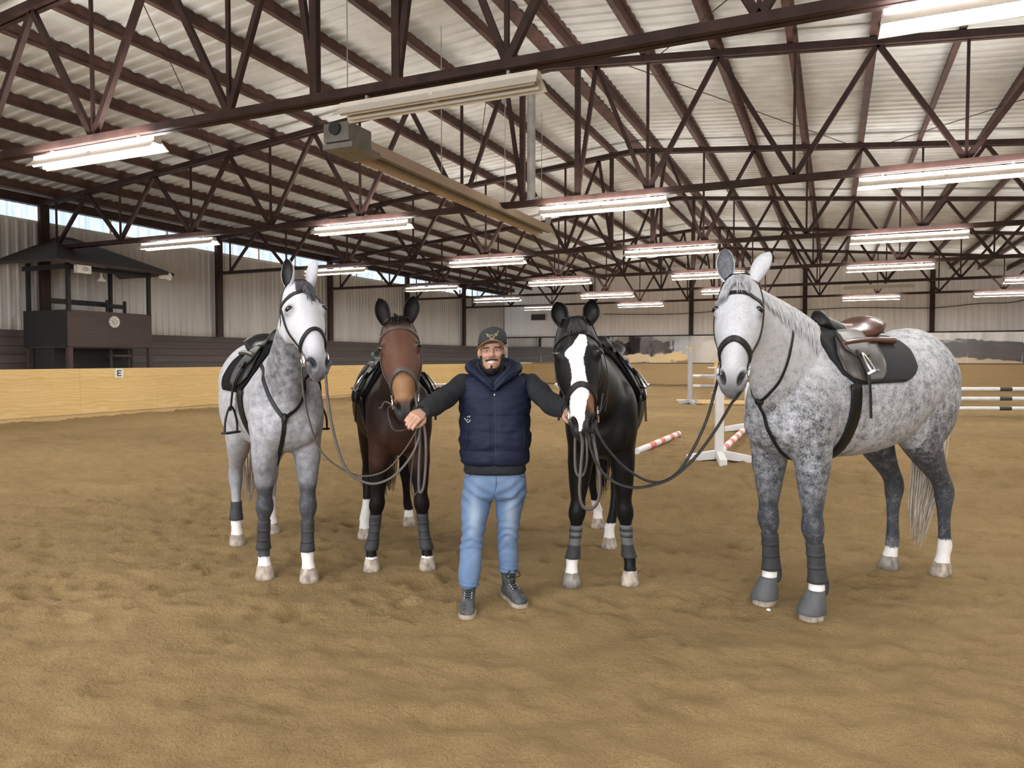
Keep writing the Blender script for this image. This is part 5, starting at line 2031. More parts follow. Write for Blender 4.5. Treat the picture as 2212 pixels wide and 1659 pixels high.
r = empty('neck_strap', h4.hit(1640, 868), h4.rz, 'black running martingale with a neck strap on the big dappled grey', 'martingale')
C4 = h4.hit(1640, 867)
h4.strap([h4.hit(1712, 715), h4.hit(1708, 745), h4.hit(1700, 780), h4.hit(1684, 820), h4.hit(1662, 848), C4], 0.020, 0.005, 0.004, local=False).build('neck_loop', M['leather'], r)
h4.strap([C4, h4.hit(1646, 885), h4.hit(1656, 915), h4.hit(1672, 950), h4.hit(1690, 978), h4.Mx @ (Vector((0.34, 0, 0.84)) * h4.s)], 0.024, 0.006, 0.004, local=False).build('chest_strap', M['leather'], r)
h4.strap([C4, h4.Mx @ (Vector((0.66, -0.12, 1.32)) * h4.s), h4.Mx @ (Vector((0.60, -0.2, 1.48)) * h4.s)], 0.020, 0.005, 0.004, local=False).build('neck_loop', M['leather'], r)
mb = MB(); mb.sphere(C4, (0.018, 0.03, 0.024), 12, 8, h4.Mx.to_3x3()); mb.build('rubber_stop', M['leather'], r, smooth=True)

# --- bridles
b1, ring1 = bridle(h1, 'thin black bridle on the leftmost grey horse', M['leather'], 0.15, 0.58, 0.69, 0.024)
b2, ring2 = bridle(h2, 'brown leather bridle with a raised noseband on the bay horse', M['leather_grey'], 0.13, 0.575, 0.68, 0.030)
b3, ring3 = bridle(h3, 'black bridle with a padded noseband over the white blaze', M['leather'], 0.15, 0.605, 0.70, 0.034)
b4, ring4 = bridle(h4, 'black bridle with a thick curved noseband on the big dappled grey', M['leather'], 0.185, 0.595, 0.69, 0.034)
g = h1.Mx.to_3x3()
# cheek straps standing off, photo right of the left grey's face
# reins of the left grey to the man's right hand
HANDR = at(906, 905, 4.16)
rein(b1, [ring1[-1], at(655, 842, 4.20), at(667, 905, 4.20), at(690, 970, 4.18), at(730, 1008, 4.16), at(780, 1028, 4.14), at(830, 1018, 4.13), at(868, 980, 4.13), at(897, 935, 4.14), HANDR], M['leather_grey'], 0.016)
rein(b1, [ring1[1], at(704, 815, 4.17), at(709, 870, 4.14), at(722, 940, 4.12), at(741, 1000, 4.10), at(765, 1030, 4.09), at(805, 1045, 4.08), at(848, 1030, 4.08), at(885, 990, 4.09), at(905, 945, 4.11), HANDR], M['leather_grey'], 0.016)
# reins of the bay gathered in the same hand
rein(b2, [ring2[-1], at(838, 885, 4.40), at(848, 925, 4.38), at(870, 930, 4.25), at(890, 920, 4.17), HANDR], M['leather_grey'], 0.011)
rein(b2, [ring2[1], at(897, 850, 4.28), at(903, 885, 4.20), HANDR, at(907, 960, 4.12), at(905, 1020, 4.10), at(906, 1062, 4.09), at(915, 1050, 4.09), at(920, 990, 4.10), at(918, 935, 4.12), HANDR + Vector((0.01, 0, 0.01))], M['leather_grey'], 0.018, lab='loop of slack rein hanging from the hand')
rein(b2, [at(900, 920, 4.15), at(897, 965, 4.13), at(890, 1010, 4.12), at(888, 1055, 4.12), at(894, 1070, 4.12), at(903, 1060, 4.11)], M['leather_grey'], 0.012)
mb = MB()
mb.tube(smoothpts([ring2[-1], at(832, 868, 4.38), at(824, 880, 4.38), at(818, 882, 4.38)], 5), 0.005, 6)
mb.build('loose_strap', M['leather_grey'], b2)

# reins of the two on the right, to the man's left hand behind the black muzzle
HANDL = at(1236, 890, 3.98)
rein(b4, [ring4[-1], at(1543, 850, 3.62), at(1527, 905, 3.62), at(1500, 965, 3.62), at(1466, 1018, 3.62), at(1432, 1040, 3.62), at(1395, 1037, 3.62), at(1350, 1010, 3.62), at(1313, 970, 3.62), at(1290, 932, 3.64), at(1282, 915, 3.72), at(1262, 905, 3.86), HANDL], M['leather'], 0.015)
rein(b4, [ring4[1], at(1592, 858, 3.55), at(1580, 872, 3.52), at(1545, 930, 3.50), at(1500, 990, 3.50), at(1455, 1030, 3.51), at(1410, 1048, 3.52), at(1365, 1053, 3.54), at(1325, 1040, 3.56), at(1295, 1012, 3.58), at(1278, 975, 3.60), at(1270, 945, 3.64), at(1262, 925, 3.80), HANDL], M['leather'], 0.018)
rein(b3, [ring3[1], at(1302, 850, 3.76), at(1297, 885, 3.74), at(1290, 900, 3.72)], M['leather'], 0.010)
rein(b3, [HANDL, at(1252, 930, 3.78), at(1258, 960, 3.66), at(1254, 1020, 3.63), at(1252, 1065, 3.62), at(1258, 1092, 3.62), at(1272, 1100, 3.62), at(1288, 1090, 3.62), at(1296, 1060, 3.62), at(1293, 1010, 3.63), at(1283, 955, 3.66), at(1276, 935, 3.78), HANDL], M['leather_grey'], 0.017, lab='long loop of slack rein under the muzzle')
rein(b3, [HANDL, at(1244, 925, 3.84), at(1242, 960, 3.80), at(1243, 1010, 3.78), at(1250, 1028, 3.77), at(1262, 1022, 3.76), at(1268, 990, 3.74), at(1266, 940, 3.76)], M['leather_grey'], 0.015)
rein(b3, [h3.snap(h3.Mx @ h3.H(0.14, 0.14, -0.05), 0.01)[0], at(1308, 780, 4.02), at(1315, 820, 3.98), at(1312, 860, 3.95), at(1306, 890, 3.9)], M['leather'], 0.010, 'hanging_strap')
rein(b3, [at(1315, 820, 3.98), at(1309, 858, 3.93), at(1296, 890, 3.84), at(1290, 898, 3.75)], M['leather'], 0.009, 'hanging_strap')

# --- boots
for k in ('FL', 'FR'):
    leg_sleeve(h1, k, 0.20, 0.41, 0.010, 0.006, M['boot_grey'], back=0.004, label='charcoal leg boot')
    boot_straps(h1, k, (0.27, 0.34), 0.012, M['boot_grey'])
leg_sleeve(h1, 'HR', 0.20, 0.35, 0.012, 0.008, M['boot_grey'], back=0.008, label='charcoal fetlock boot')
for k in ('FL', 'FR'):
    leg_sleeve(h2, k, 0.15, 0.43, 0.010, 0.006, M['boot_grey'], back=0.004, label='charcoal leg boot')
    boot_straps(h2, k, (0.24, 0.30, 0.36), 0.012, M['boot_grey'])
for k in ('FL', 'FR'):
    leg_sleeve(h3, k, 0.20, 0.42, 0.009, 0.006, M['boot_slate'], back=0.004, label='slate grey leg boot')
    leg_sleeve(h3, k, 0.185, 0.28, 0.012, 0.008, M['boot_grey'], 'boot_guard', back=0.010)
    boot_straps(h3, k, (0.34, 0.385), 0.010, M['boot_grey'])
for k in ('FL', 'FR'):
    leg_sleeve(h4, k, 0.20, 0.42, 0.010, 0.006, M['boot_grey'], back=0.008, label='charcoal leg boot')
    boot_straps(h4, k, (0.29, 0.36), 0.012, M['boot_grey'])
    c = h4.leg_center(k, 0.2)
    sd = 1 if k == 'FL' else -1
    mb = MB()
    mb.sphere(h4.Mx @ (c + Vector((-0.030, 0.032, -0.02)) * h4.s), (0.028, 0.020, 0.060), 14, 10, h4.Mx.to_3x3())
    mb.build('fetlock_guard', M['boot_grey'], h4.root, smooth=True)
    # bell boots
    hf = h4.hoof[k]; s = h4.s
    rr = []
    for z, hl, hd, dx in ((0.160, 0.046, 0.050, -0.028), (0.152, 0.050, 0.054, -0.026), (0.12, 0.058, 0.064, -0.014), (0.08, 0.068, 0.076, 0.0), (0.045, 0.076, 0.085, 0.010), (0.040, 0.074, 0.083, 0.010)):
        rr.append([h4.Mx @ p for p in ring(Vector((hf.x + dx * s, hf.y, z * s)), Vector((1, 0, 0)), Vector((0, 1, 0)), hd * s, hl * s, 26, 2.1)])
    mb = MB(); mb.loft(rr)
    mb.build('bell_boot', M['bell'], h4.root, smooth=True)
# ------------------------------------------------------------------ the man
XM, DM = -0.111, 4.60
man = empty('person', S(XM, DM), TH, 'man in a navy quilted vest, blue jeans and black cap standing with arms out', 'person')
MM = MW[man.name]; MMi = MM.inverted()
KP = DM / FPX
mz = lambda py, d=DM: CAMH - (py - 776.0) / FPX * d
mx = lambda px: (px - 1068.0) * KP


def ml(p):
    return MMi @ Vector(p)


def mat_(px, py, d):
    return ml(at(px, py, d))


M['skin'] = simple('warm_skin', (0.43, 0.240, 0.172), 0.5, 0, 0.08, 30, 0.05, 300)
M['skin'].node_tree.nodes['Principled BSDF'].inputs['Subsurface Weight'].default_value = 0.08
M['skin'].node_tree.nodes['Principled BSDF'].inputs['Subsurface Radius'].default_value = (0.02, 0.008, 0.005)
M['beard'] = simple('black_beard_hair', (0.020, 0.015, 0.013), 0.75, 0, 0.5, 90, 0.7, 380)
M['navy'] = simple('navy_quilted_nylon', (0.0085, 0.0125, 0.034), 0.65, 0, 0.22, 7, 0.12, 60, spec=0.25)
M['navy_dark'] = simple('dark_navy_lining', (0.010, 0.014, 0.034), 0.7, 0, 0.2, 7, 0.1, 60)
M['sweater'] = simple('black_navy_knit', (0.011, 0.013, 0.018), 0.85, 0, 0.3, 20, 0.4, 260)
M['cap_black'] = simple('black_cap_cloth', (0.022, 0.023, 0.026), 0.8, 0, 0.2, 30, 0.2, 400)
M['cap_brown'] = simple('brown_under_brim', (0.27, 0.155, 0.065), 0.7, 0, 0.15, 20)
M['gold'] = simple('gold_thread', (0.62, 0.50, 0.24), 0.35, 0.4, 0.15, 60)
M['sole'] = simple('dusty_tan_sole', (0.36, 0.30, 0.235), 0.85, 0, 0.3, 30, 0.3, 120)
M['boot'] = simple('scuffed_black_boot_leather', (0.060, 0.062, 0.066), 0.75, 0, 0.75, 22, 0.3, 120)
M['teeth'] = simple('white_teeth', (0.72, 0.68, 0.64), 0.3)
M['brow'] = simple('dark_brow_hair', (0.055, 0.034, 0.026), 0.8, 0, 0.4, 90, 0.4, 380)
M['lip'] = simple('lip_skin', (0.40, 0.17, 0.145), 0.45, 0, 0.08, 30)
M['eye_white'] = simple('eye_white', (0.65, 0.62, 0.60), 0.2)


def denim_mat():
    t = NT('faded_blue_denim')
    v = t.coords()
    n = t.noise(v, 6.0, 4, 0.6)
    fade = t.attr('fade')
    f = t.math('ADD', t.math('MULTIPLY', n, 0.45), fade, clamp=True)
    c = t.ramp(f, [(0.15, (0.075, 0.130, 0.245)), (0.5, (0.135, 0.208, 0.345)), (0.95, (0.330, 0.400, 0.490))])
    t.color(c)
    t.set(Roughness=0.85)
    t.bump(t.noise(v, 260, 3), 0.25, 0.004)
    return t.m


M['denim'] = denim_mat()


def oval(cx, cy, z, hw, f, b, n=32, ex=2.3, tilt=(0, 0)):
    """horizontal section: half width, front extent (towards the camera), back extent"""
    out = []
    for k in range(n):
        a = 2 * pi * k / n
        x = math.copysign(abs(cos(a)) ** (2 / ex), cos(a)) * hw
        s_ = math.copysign(abs(sin(a)) ** (2 / ex), sin(a))
        y = s_ * (b if s_ > 0 else f)
        out.append(Vector((cx + x, cy + y, z + x * tilt[0] + y * tilt[1])))
    return out


def chain(mb, pts, rads, n=16, sub=5, flat=1.0):
    P = smoothpts(pts, sub)
    rs = np.interp(np.linspace(0, len(rads) - 1, len(P)), range(len(rads)), rads)
    mb.tube(P, list(rs), n, flat=flat)


# joints, man-local
SHR, ELR, WRR = mat_(1004, 827, 4.63), mat_(947, 868, 4.42), mat_(915, 889, 4.19)
SHL, ELL, WRL = mat_(1146, 827, 4.63), mat_(1192, 872, 4.42), mat_(1226, 884, 4.13)
HDR = mat_(902, 901, 4.11)
HDL = mat_(1237, 892, 3.99)
HPR, HPL = Vector((-0.095, 0.02, 0.80)), Vector((0.095, 0.02, 0.80))
KNR, KNL = Vector((mx(1020), 0.0, mz(1160))), Vector((mx(1096), 0.05, mz(1150)))
ga = lambda px, py: ml(ground(px, py))
TOR, TOL = ga(1008, 1338), ga(1130, 1314)


def over_boot(an, toe):
    an = Vector((an[0], an[1], 0)); toe = Vector((toe.x, toe.y, 0))
    F = (toe - an).normalized()
    return toe - F * (0.285 - 0.062)


CR_, CL_ = over_boot((mx(1014), -0.02), TOR), over_boot((mx(1090), 0.13), TOL)
ANR = Vector((CR_.x, CR_.y, 0.14)); ANL = Vector((CL_.x, CL_.y, 0.14))
HCX, HCH = mx(1063), 1.478            # head centre line, chin height
HCY = -0.03
ROLL = 0.075


def head_pt(x, y, z):
    """head space (x right in the photo, y front positive, z above the chin) -> man local"""
    zz = z - 0.09
    return Vector((HCX + x * cos(ROLL) + zz * sin(-ROLL) * -1 * 0.4, HCY - y, HCH + 0.09 + zz + x * sin(ROLL)))


HEADT = [(-0.012, .020, .058, .000), (0.0, .034, .076, .02), (0.015, .048, .087, .042), (.04, .060, .091, .062), (.065, .067, .091, .078), (.09, .071, .089, .088), (.12, .0745, .087, .093),
         (.145, .077, .087, .098), (.17, .078, .090, .100), (.20, .075, .083, .098), (.225, .062, .066, .084), (.243, .034, .036, .05)]

mb = MB()
# torso and pelvis under the clothes
tz = [(0.70, .155, .10, .12, 0.02), (0.80, .165, .12, .125, 0.02), (0.90, .165, .13, .11, 0.02), (1.05, .175, .13, .11, 0.02), (1.2, .19, .125, .12, 0.03), (1.30, .19, .105, .115, 0.03), (1.38, .165, .080, .095, 0.03), (1.42, .10, .06, .075, 0.03), (1.45, .065, .05, .055, 0.03)]
mb.loft([oval(0, c, z, hw, f, b) for z, hw, f, b, c in tz])
chain(mb, [Vector((0, 0.035, 1.40)), Vector((HCX * 0.7, 0.020, 1.47)), Vector((HCX, HCY + 0.025, 1.56))], [.068, .062, .060])
for sh, el, wr in ((SHR, ELR, WRR), (SHL, ELL, WRL)):
    chain(mb, [Vector((sh.x * 0.6, sh.y, sh.z - 0.02)), sh - Vector((0, 0, 0.015)), el, wr], [.045, .048, .042, .030])
for hp, kn, an in ((HPR, KNR, ANR), (HPL, KNL, ANL)):
    chain(mb, [hp + Vector((0, 0, 0.03)), hp, kn, an], [.085, .085, .055, .036])
hr = []
for z in np.linspace(-0.012, 0.243, 40):
    hw, f, b = cr_table(HEADT, np.array([z]))[0]
    rr = []
    for k in range(36):
        a = 2 * pi * k / 36
        ex = 2.25
        x = math.copysign(abs(cos(a)) ** (2 / ex), cos(a)) * hw
        s_ = math.copysign(abs(sin(a)) ** (2 / ex), sin(a))
        y = s_ * (f if s_ > 0 else b)
        rr.append(head_pt(x, y, z))
    hr.append(rr)
mb.loft(hr)
# nose, brow, cheeks, lips, ears
mb.tube([head_pt(0, .084, .142), head_pt(0, .097, .118), head_pt(0, .110, .095), head_pt(0, .104, .086)], [.011, .013, .0165, .012], 10)
for sd in (1, -1):
    mb.sphere(head_pt(.014 * sd, .094, .088), (.012, .012, .010), 10, 8)
    mb.sphere(head_pt(.036 * sd, .072, .100), (.026, .020, .026), 12, 8)
    mb.sphere(head_pt(.030 * sd, .078, .150), (.026, .013, .010), 12, 8)
    mb.sphere(head_pt(.083 * sd, -.012, .112), (.010, .020, .032), 12, 10, Matrix.Rotation(0.25 * sd, 3, 'Z'))
mb.sphere(head_pt(0, .082, .018), (.022, .012, .016), 12, 8)
mb.sphere(head_pt(0, .087, .062), (.026, .010, .008), 12, 8)
mb.sphere(head_pt(0, .086, .044), (.022, .010, .008), 12, 8)
me = voxel_union(mb, 0.0065)
laplace(me, 0.45, 3)
bm = bmesh.new(); bm.from_mesh(me); bm.verts.ensure_lookup_table()
co = get_co(me)
hm = (co[:, 2] > 1.455) & (co[:, 2] < 1.68) & (np.abs(co[:, 0] - HCX) < 0.12) & (co[:, 1] < HCY + 0.03)
es = [e for e in bm.edges if hm[e.verts[0].index] and hm[e.verts[1].index]]
bmesh.ops.subdivide_edges(bm, edges=es, cuts=1, use_grid_fill=True)
bm.to_mesh(me); bm.free(); me.update()


def head_co(co):
    # invert head_pt approximately
    z = co[:, 2] - HCH; x = co[:, 0] - HCX
    for _ in range(3):
        zz = z - 0.09
        x = (co[:, 0] - HCX - zz * sin(ROLL) * 0.4) / cos(ROLL)
        z = co[:, 2] - HCH - x * sin(ROLL)
    return x, HCY - co[:, 1], z


co = get_co(me); hx, hy, hz = head_co(co)
hm = (hz > -0.03) & (hz < 0.20) & (np.abs(hx) < 0.10) & (hy > -0.02)
laplace(me, hm * 0.35, 2)
co = get_co(me); no = get_no(me); hx, hy, hz = head_co(co)
disp = np.zeros(len(co))
front = hy > 0.03
for sd in (1, -1):
    disp -= 0.009 * np.exp(-(((hx - .031 * sd) / .017) ** 2 + ((hz - .1285) / .010) ** 2)) * front
    # smile folds
    disp -= 0.0035 * np.exp(-(((hx * sd - (.030 + (.085 - hz) * 0.35)) / .005) ** 2)) * (hz > .045) * (hz < .092) * front
    disp -= 0.004 * np.exp(-(((hx - .010 * sd) / .004) ** 2 + ((hz - .0835) / .004) ** 2)) * front
smile = .054 + 9.0 * hx ** 2
disp -= 0.0075 * np.exp(-((hz - smile) / .0045) ** 2) * (np.abs(hx) < .030) * front
co = co + no * disp[:, None]
me.vertices.foreach_set('co', co.ravel()); me.update()
laplace(me, hm * 0.2, 1)
me.polygons.foreach_set('use_smooth', [True] * len(me.polygons))


# hands: palm, four unequal bent fingers and a thumb, grown together
def hand(wrist, knuck, back, side, curl=1.0, k=1.0):
    """side: unit vector towards the thumb"""
    K = (knuck - wrist).normalized(); B = back - K * back.dot(K); B.normalize(); T = side - K * side.dot(K) - B * side.dot(B); T.normalize()
    mb = MB()
    L = (knuck - wrist).length
    rings_ = []
    for f, w, h in ((-0.35, .026, .020), (0.0, .028, .020), (0.35, .036, .019), (0.7, .041, .017), (1.0, .040, .014), (1.08, .036, .010)):
        rings_.append(ring(wrist + K * (L * f), B, T, h * k, w * k, 18, 2.4))
    mb.loft(rings_)
    for i, (off, l1, l2, l3, r) in enumerate(((.030, .040, .026, .020, .0098), (.010, .044, .029, .021, .0100), (-.011, .041, .027, .020, .0096), (-.030, .033, .021, .017, .0086))):
        p = wrist + K * (L * (1.0 - 0.03 * abs(i - 1))) + T * (off * k)
        a = 0.55 * curl; pts = [p - K * 0.015]
        pts.append(p)
        for l, da in ((l1, 0.55), (l2, 1.25), (l3, 1.0)):
            d = K * cos(a) - B * sin(a)
            p = p + d * (l * k)
            pts.append(p); a += da * curl
        mb.tube(pts, [r * k, r * k * 1.08, r * k, r * k * 0.92, r * k * 0.72], 10)
    p = wrist + K * (L * 0.32) + T * (.026 * k) - B * 0.006
    d1 = (T * 0.75 + K * 0.75 - B * 0.55).normalized(); d2 = (K * 0.75 - T * 0.15 - B * 0.75).normalized(); d3 = (K * 0.5 - T * 0.6 - B * 0.7).normalized()
    mb.tube([p - d1 * 0.01, p + d1 * (.030 * k), p + d1 * (.030 * k) + d2 * (.032 * k), p + d1 * (.030 * k) + d2 * (.032 * k) + d3 * (.026 * k)], [.015 * k, .0135 * k, .0115 * k, .008 * k], 10)
    m = voxel_union(mb, 0.0032)
    laplace(m, 0.45, 3)
    return m


hR = hand(WRR + (HDR - WRR) * 0.10, HDR + Vector((-0.012, -0.005, 0.002)), Vector((0.35, -0.55, 0.75)), Vector((0.75, -0.5, -0.25)), 1.0, 1.05)
hL = hand(WRL + (HDL - WRL) * 0.10, HDL, Vector((-0.3, -0.3, 0.9)), Vector((-0.85, -0.3, -0.2)), 1.0, 1.0)
bm = bmesh.new()
for m in (me, hR, hL):
    bm.from_mesh(m)
bm.to_mesh(me); bm.free(); me.update()
me.polygons.foreach_set('use_smooth', [True] * len(me.polygons))
me.materials.clear(); me.materials.append(M['skin'])
me.name = 'body'
ob = bpy.data.objects.new('body', me); COL.objects.link(ob); ob.parent = man; MW[ob.name] = MM


def body_shell(mask, off, mat, name, noise=0.0, label=None):
    """a layer grown from the skin where mask says so (beard, brows)"""
    co = get_co(me); no = get_no(me)
    keep = {}
    vs = []; fs = []
    for p in me.polygons:
        if all(mask[i] > 0.5 for i in p.vertices):
            f = []
            for i in p.vertices:
                if i not in keep:
                    keep[i] = len(vs); vs.append(i)
                f.append(keep[i])
            fs.append(f)
    vs = np.array(vs)
    o_ = off[vs] + noise * (nrng.rand(len(vs)) - 0.3)
    pts = co[vs] + no[vs] * o_[:, None]
    m = bpy.data.meshes.new(name); m.from_pydata(pts.tolist(), [], fs)
    m.polygons.foreach_set('use_smooth', [True] * len(m.polygons))
    m.materials.append(mat)
    o = bpy.data.objects.new(name, m); COL.objects.link(o); o.parent = man
    MW[o.name] = MM
    if label: o['label'] = label
    return o


co = get_co(me); hx, hy, hz = head_co(co)
inh = (np.abs(hx) < 0.10) & (hz > -0.05) & (hz < 0.25) & (hy < 0.13) & (hy > -0.12)
ax = np.abs(hx)
# beard: jaw, chin, a clear patch beside the soul patch, moustache
line = 0.025 + 1.05 * np.clip(ax - 0.030, 0, 1)          # upper edge of the jaw beard
jaw = (hz < np.maximum(line - 0.006, 0.013)) & (hy > -0.035) & (hz > -0.045) & (ax < 0.0765)
side = (ax > 0.054) & (ax < 0.0795) & (hz < 0.100) & (hy > 0.006) & (hy < 0.058)
must = (np.abs(hz - (0.0735 - 0.22 * ax)) < 0.0068) & (ax < 0.040) & (hy > 0.05)
corner = (np.abs(ax - (0.0365 + 0.1 * (0.05 - hz))) < 0.006) & (hz < 0.066) & (hz > 0.015) & (hy > 0.05)
soul = (ax < 0.007) & (hz < 0.036) & (hy > 0.05)
bmask = (inh & (jaw | side | must | soul)).astype(float)
off = np.where(jaw, 0.012 - 0.006 * np.clip(hz / 0.05, 0, 1), 0.0035)
body_shell(bmask, off, M['beard'], 'beard', 0.004)
bro = (inh & (np.abs(hz - (0.1465 - 6.0 * (ax - 0.030) ** 2)) < 0.0042) & (ax > 0.012) & (ax < 0.052) & (hy > 0.04)).astype(float)
body_shell(bro, np.full(len(co), 0.003), M['brow'], 'eyebrow', 0.001)
hairm = (inh & (hz > 0.06) & (hz < 0.18) & (hy < -0.034) & (ax < 0.0795)).astype(float)
body_shell(hairm, np.full(len(co), 0.005), M['beard'], 'hair', 0.002)
lipm = (inh & (hy > 0.06) & (np.abs(hz - (0.0535 + 8 * hx ** 2)) < 0.0105) & (np.abs(hz - (0.054 + 9 * hx ** 2)) > 0.0035) & (ax < 0.028)).astype(float)
body_shell(lipm, np.full(len(co), 0.0006), M['lip'], 'lips')
for sd in (1, -1):
    mb = MB(); mb.sphere(MM @ head_pt(.031 * sd, .0665, .1275), (.0125, .0115, .0062), 14, 10); mb.build('eye', M['eye_white'], man, smooth=True)
    mb = MB(); mb.sphere(MM @ head_pt(.031 * sd, .0755, .1275), (.0056, .0042, .0054), 10, 8); mb.build('iris', M['eye'], man, smooth=True)
    mb = MB(); mb.tube(smoothpts([MM @ head_pt((.031 - .0155) * sd, .0745, .1275), MM @ head_pt(.031 * sd, .0800, .1325), MM @ head_pt((.031 + .0165) * sd, .0715, .1285)], 5), 0.0030, 6); mb.build('eyelid', M['skin'], man, smooth=True)
mb = MB()
rows = []
for dz in (-0.0050, 0.0040):
    rows.append([MM @ head_pt(x, .0925 - 18 * x * x, .0545 + 9 * x * x + dz) for x in np.linspace(-.022, .022, 11)])
mb.grid(rows); mb.build('teeth', M['teeth'], man)

# cap
cap = empty('cap', MM @ head_pt(0, 0.0, 0.16), TH, 'black cap with a brown under brim and a gold bull head on the man\'s head', 'cap')
CB = 0.158
mb = MB()
prof = [(0, 1.0), (0.012, 1.015), (0.03, 1.01), (0.05, 0.985), (0.07, 0.93), (0.085, 0.84), (0.097, 0.68), (0.104, 0.45), (0.1065, 0.2), (0.107, 0.02)]
rr = []
for dz, k in prof:
    rr.append([MM @ (head_pt(cos(a) * 0.0905 * k, -0.006 + (0.098 if sin(a) > 0 else 0.108) * k * sin(a), CB + dz + 0.012 * max(0, sin(a)))) for a in np.linspace(0, 2 * pi, 41)[:-1]])
mb.loft(rr); crown = mb.build('crown', M['cap_black'], cap, smooth=True)
mb = MB()
top, bot = [], []
for i in range(9):
    q = i / 8
    ra, rb = [], []
    for j in range(25):
        a = (-1 + j / 12) * 1.30
        r0 = 0.098; ext = 0.066 * q * cos(a * 0.72) ** 0.6
        x = sin(a) * (0.0905 + 0.010 * q); y = -0.006 + cos(a) * r0 + ext
        z = CB + 0.010 - 0.030 * (x / 0.09) ** 2 + 0.012 * q * (1 - (x / 0.1) ** 2) + 0.010 * max(0, cos(a))
        ra.append(MM @ head_pt(x, y, z + 0.002)); rb.append(MM @ head_pt(x, y, z - 0.002))
    top.append(ra); bot.append(rb)
mb.grid(top, 0); mb.grid(bot, 1); mb.grid([top[-1], bot[-1]], 1)
mb.build('brim', [M['cap_black'], M['cap_brown']], cap, smooth=True, fix=False)
mb = MB(); mb.sphere(MM @ head_pt(0, -0.006, CB + 0.108), (0.009, 0.009, 0.005), 10, 6); mb.build('button', M['cap_black'], cap)
cb = BVHTree.FromPolygons([MM @ Vector(v.co) if False else (MW[crown.name] @ v.co) for v in crown.data.vertices], [tuple(p.vertices) for p in crown.data.polygons])


def oncap(u, v):
    o = MM @ head_pt(u, 0.3, CB + 0.058 + v); d = (MM.to_3x3() @ Vector((0, 1, 0))).normalized()
    c, nn, i, dd = cb.ray_cast(o, d)
    return (c - d * 0.0022) if c is not None else o + d * 0.2


def logo(pts, r=0.0014):
    k = KP / 11.85
    mb = MB()
    mb.tube(smoothpts([oncap((x - 885) * k, (440 - y) * k) for x, y in pts], 4), r, 6)
    return mb


mb = MB()
for pts in ([(1028, 322), (1020, 370), (985, 392), (955, 400), (945, 425)], [(735, 372), (760, 402), (800, 415), (830, 415), (845, 430)], [(1015, 412), (1000, 435), (960, 440), (930, 485), (905, 520), (865, 528), (838, 508), (825, 470)],
            [(945, 400), (1005, 418)], [(755, 420), (775, 445), (815, 450), (828, 480)], [(850, 420), (885, 432), (925, 418)], [(855, 462), (875, 470)], [(900, 452), (920, 462)], [(850, 505), (880, 498), (905, 500)]):
    q = logo(pts); mb.add(q.v, q.f)
mb.build('bull_emblem', M['gold'], cap)

# vest
SEAMS = [0.885, mz(970), mz(930), mz(895), mz(862), 1.46]
VT = [(0.875, .196, .150, .165, .015), (0.90, .212, .166, .172, .015), (0.97, .222, .178, .170, .015), (1.05, .226, .180, .165, .015), (1.15, .224, .172, .160, .02), (1.25, .226, .160, .160, .025), (1.33, .228, .145, .155, .03), (1.385, .224, .122, .14, .03), (1.42, .212, .105, .125, .03), (1.445, .182, .095, .11, .03), (1.465, .12, .085, .10, .03)]
vr = []
for z in np.linspace(0.875, 1.465, 110):
    hw, f, b, c = cr_table(VT, np.array([z]))[0]
    i = max(0, min(len(SEAMS) - 2, int(np.searchsorted(SEAMS, z)) - 1))
    q = (z - SEAMS[i]) / (SEAMS[i + 1] - SEAMS[i])
    puff = 0.010 * (max(0.0, sin(pi * min(1, max(0, q)))) ** 0.45) - 0.006
    if z < 0.90: puff -= 0.006 * (0.90 - z) / 0.025
    row = []
    base = oval(0.003, c, z, hw, f, b, 96, 2.5)
    for p in base:
        d = Vector((p.x, p.y - c, 0)).normalized()
        w = 0.010 * (float(VN.n2(np.array(p.x * 14 + 20 + p.z * 6), np.array(p.z * 26 - p.x * 9)) ) - 0.5) + 0.006 * (float(VN.n2(np.array(p.x * 34 + 4), np.array(p.z * 60 + p.y * 20))) - 0.5)
        zip_ = -0.012 * math.exp(-((p.x - 0.003) / 0.009) ** 2) * (1 if p.y < 0 else 0)
        row.append(p + d * (puff + w + zip_))
    vr.append(row)
mb = MB(); mb.loft([[MM @ p for p in r_] for r_ in vr])
mb.build('vest', M['navy'], man, smooth=True)['label'] = 'navy quilted sleeveless vest'
vest_bvh = BVHTree.FromPolygons([Vector(v) for v in mb.v], mb.f)


def onvest(px, py, off=0.002):
    o = Vector((0, 0, CAMH)); d = (at(px, py, 4.0) - o).normalized()
    c, nn, i, dd = vest_bvh.ray_cast(o, d, 20)
    return (c - d * off) if c is not None else at(px, py, 4.45)


mb = MB(); mb.tube([onvest(1069 + (py - 833) * 0.012, py, 0.0005) for py in range(836, 1000, 6)], 0.0045, 6, flat=0.5); mb.build('zip', M['navy_dark'], man)
mb = MB(); mb.box(onvest(1069, 836, 0.006), (0.010, 0.006, 0.022), MM.to_3x3()); mb.sphere(onvest(1068, 853, 0.005), (0.006, 0.004, 0.008), 8, 6); mb.build('zip_pull', M['chrome'], man)
for pts in (((1012, 928), (1010, 950), (1006, 972)), ((1131, 922), (1133, 945), (1130, 968))):
    mb = MB(); mb.tube(smoothpts([onvest(*p) for p in pts], 4), 0.004, 6, flat=0.5); mb.build('pocket_seam', M['navy_dark'], man)
mb = MB()
for pts in (((1003, 903), (1007, 908), (1012, 906)), ((1008, 911), (1013, 912), (1016, 907)), ((1009, 901), (1012, 899)), ((1014, 902), (1015, 898))):
    mb.tube([onvest(*p, 0.003) for p in pts], 0.0022, 5)
mb.build('chest_emblem', M['sign_white'], man)
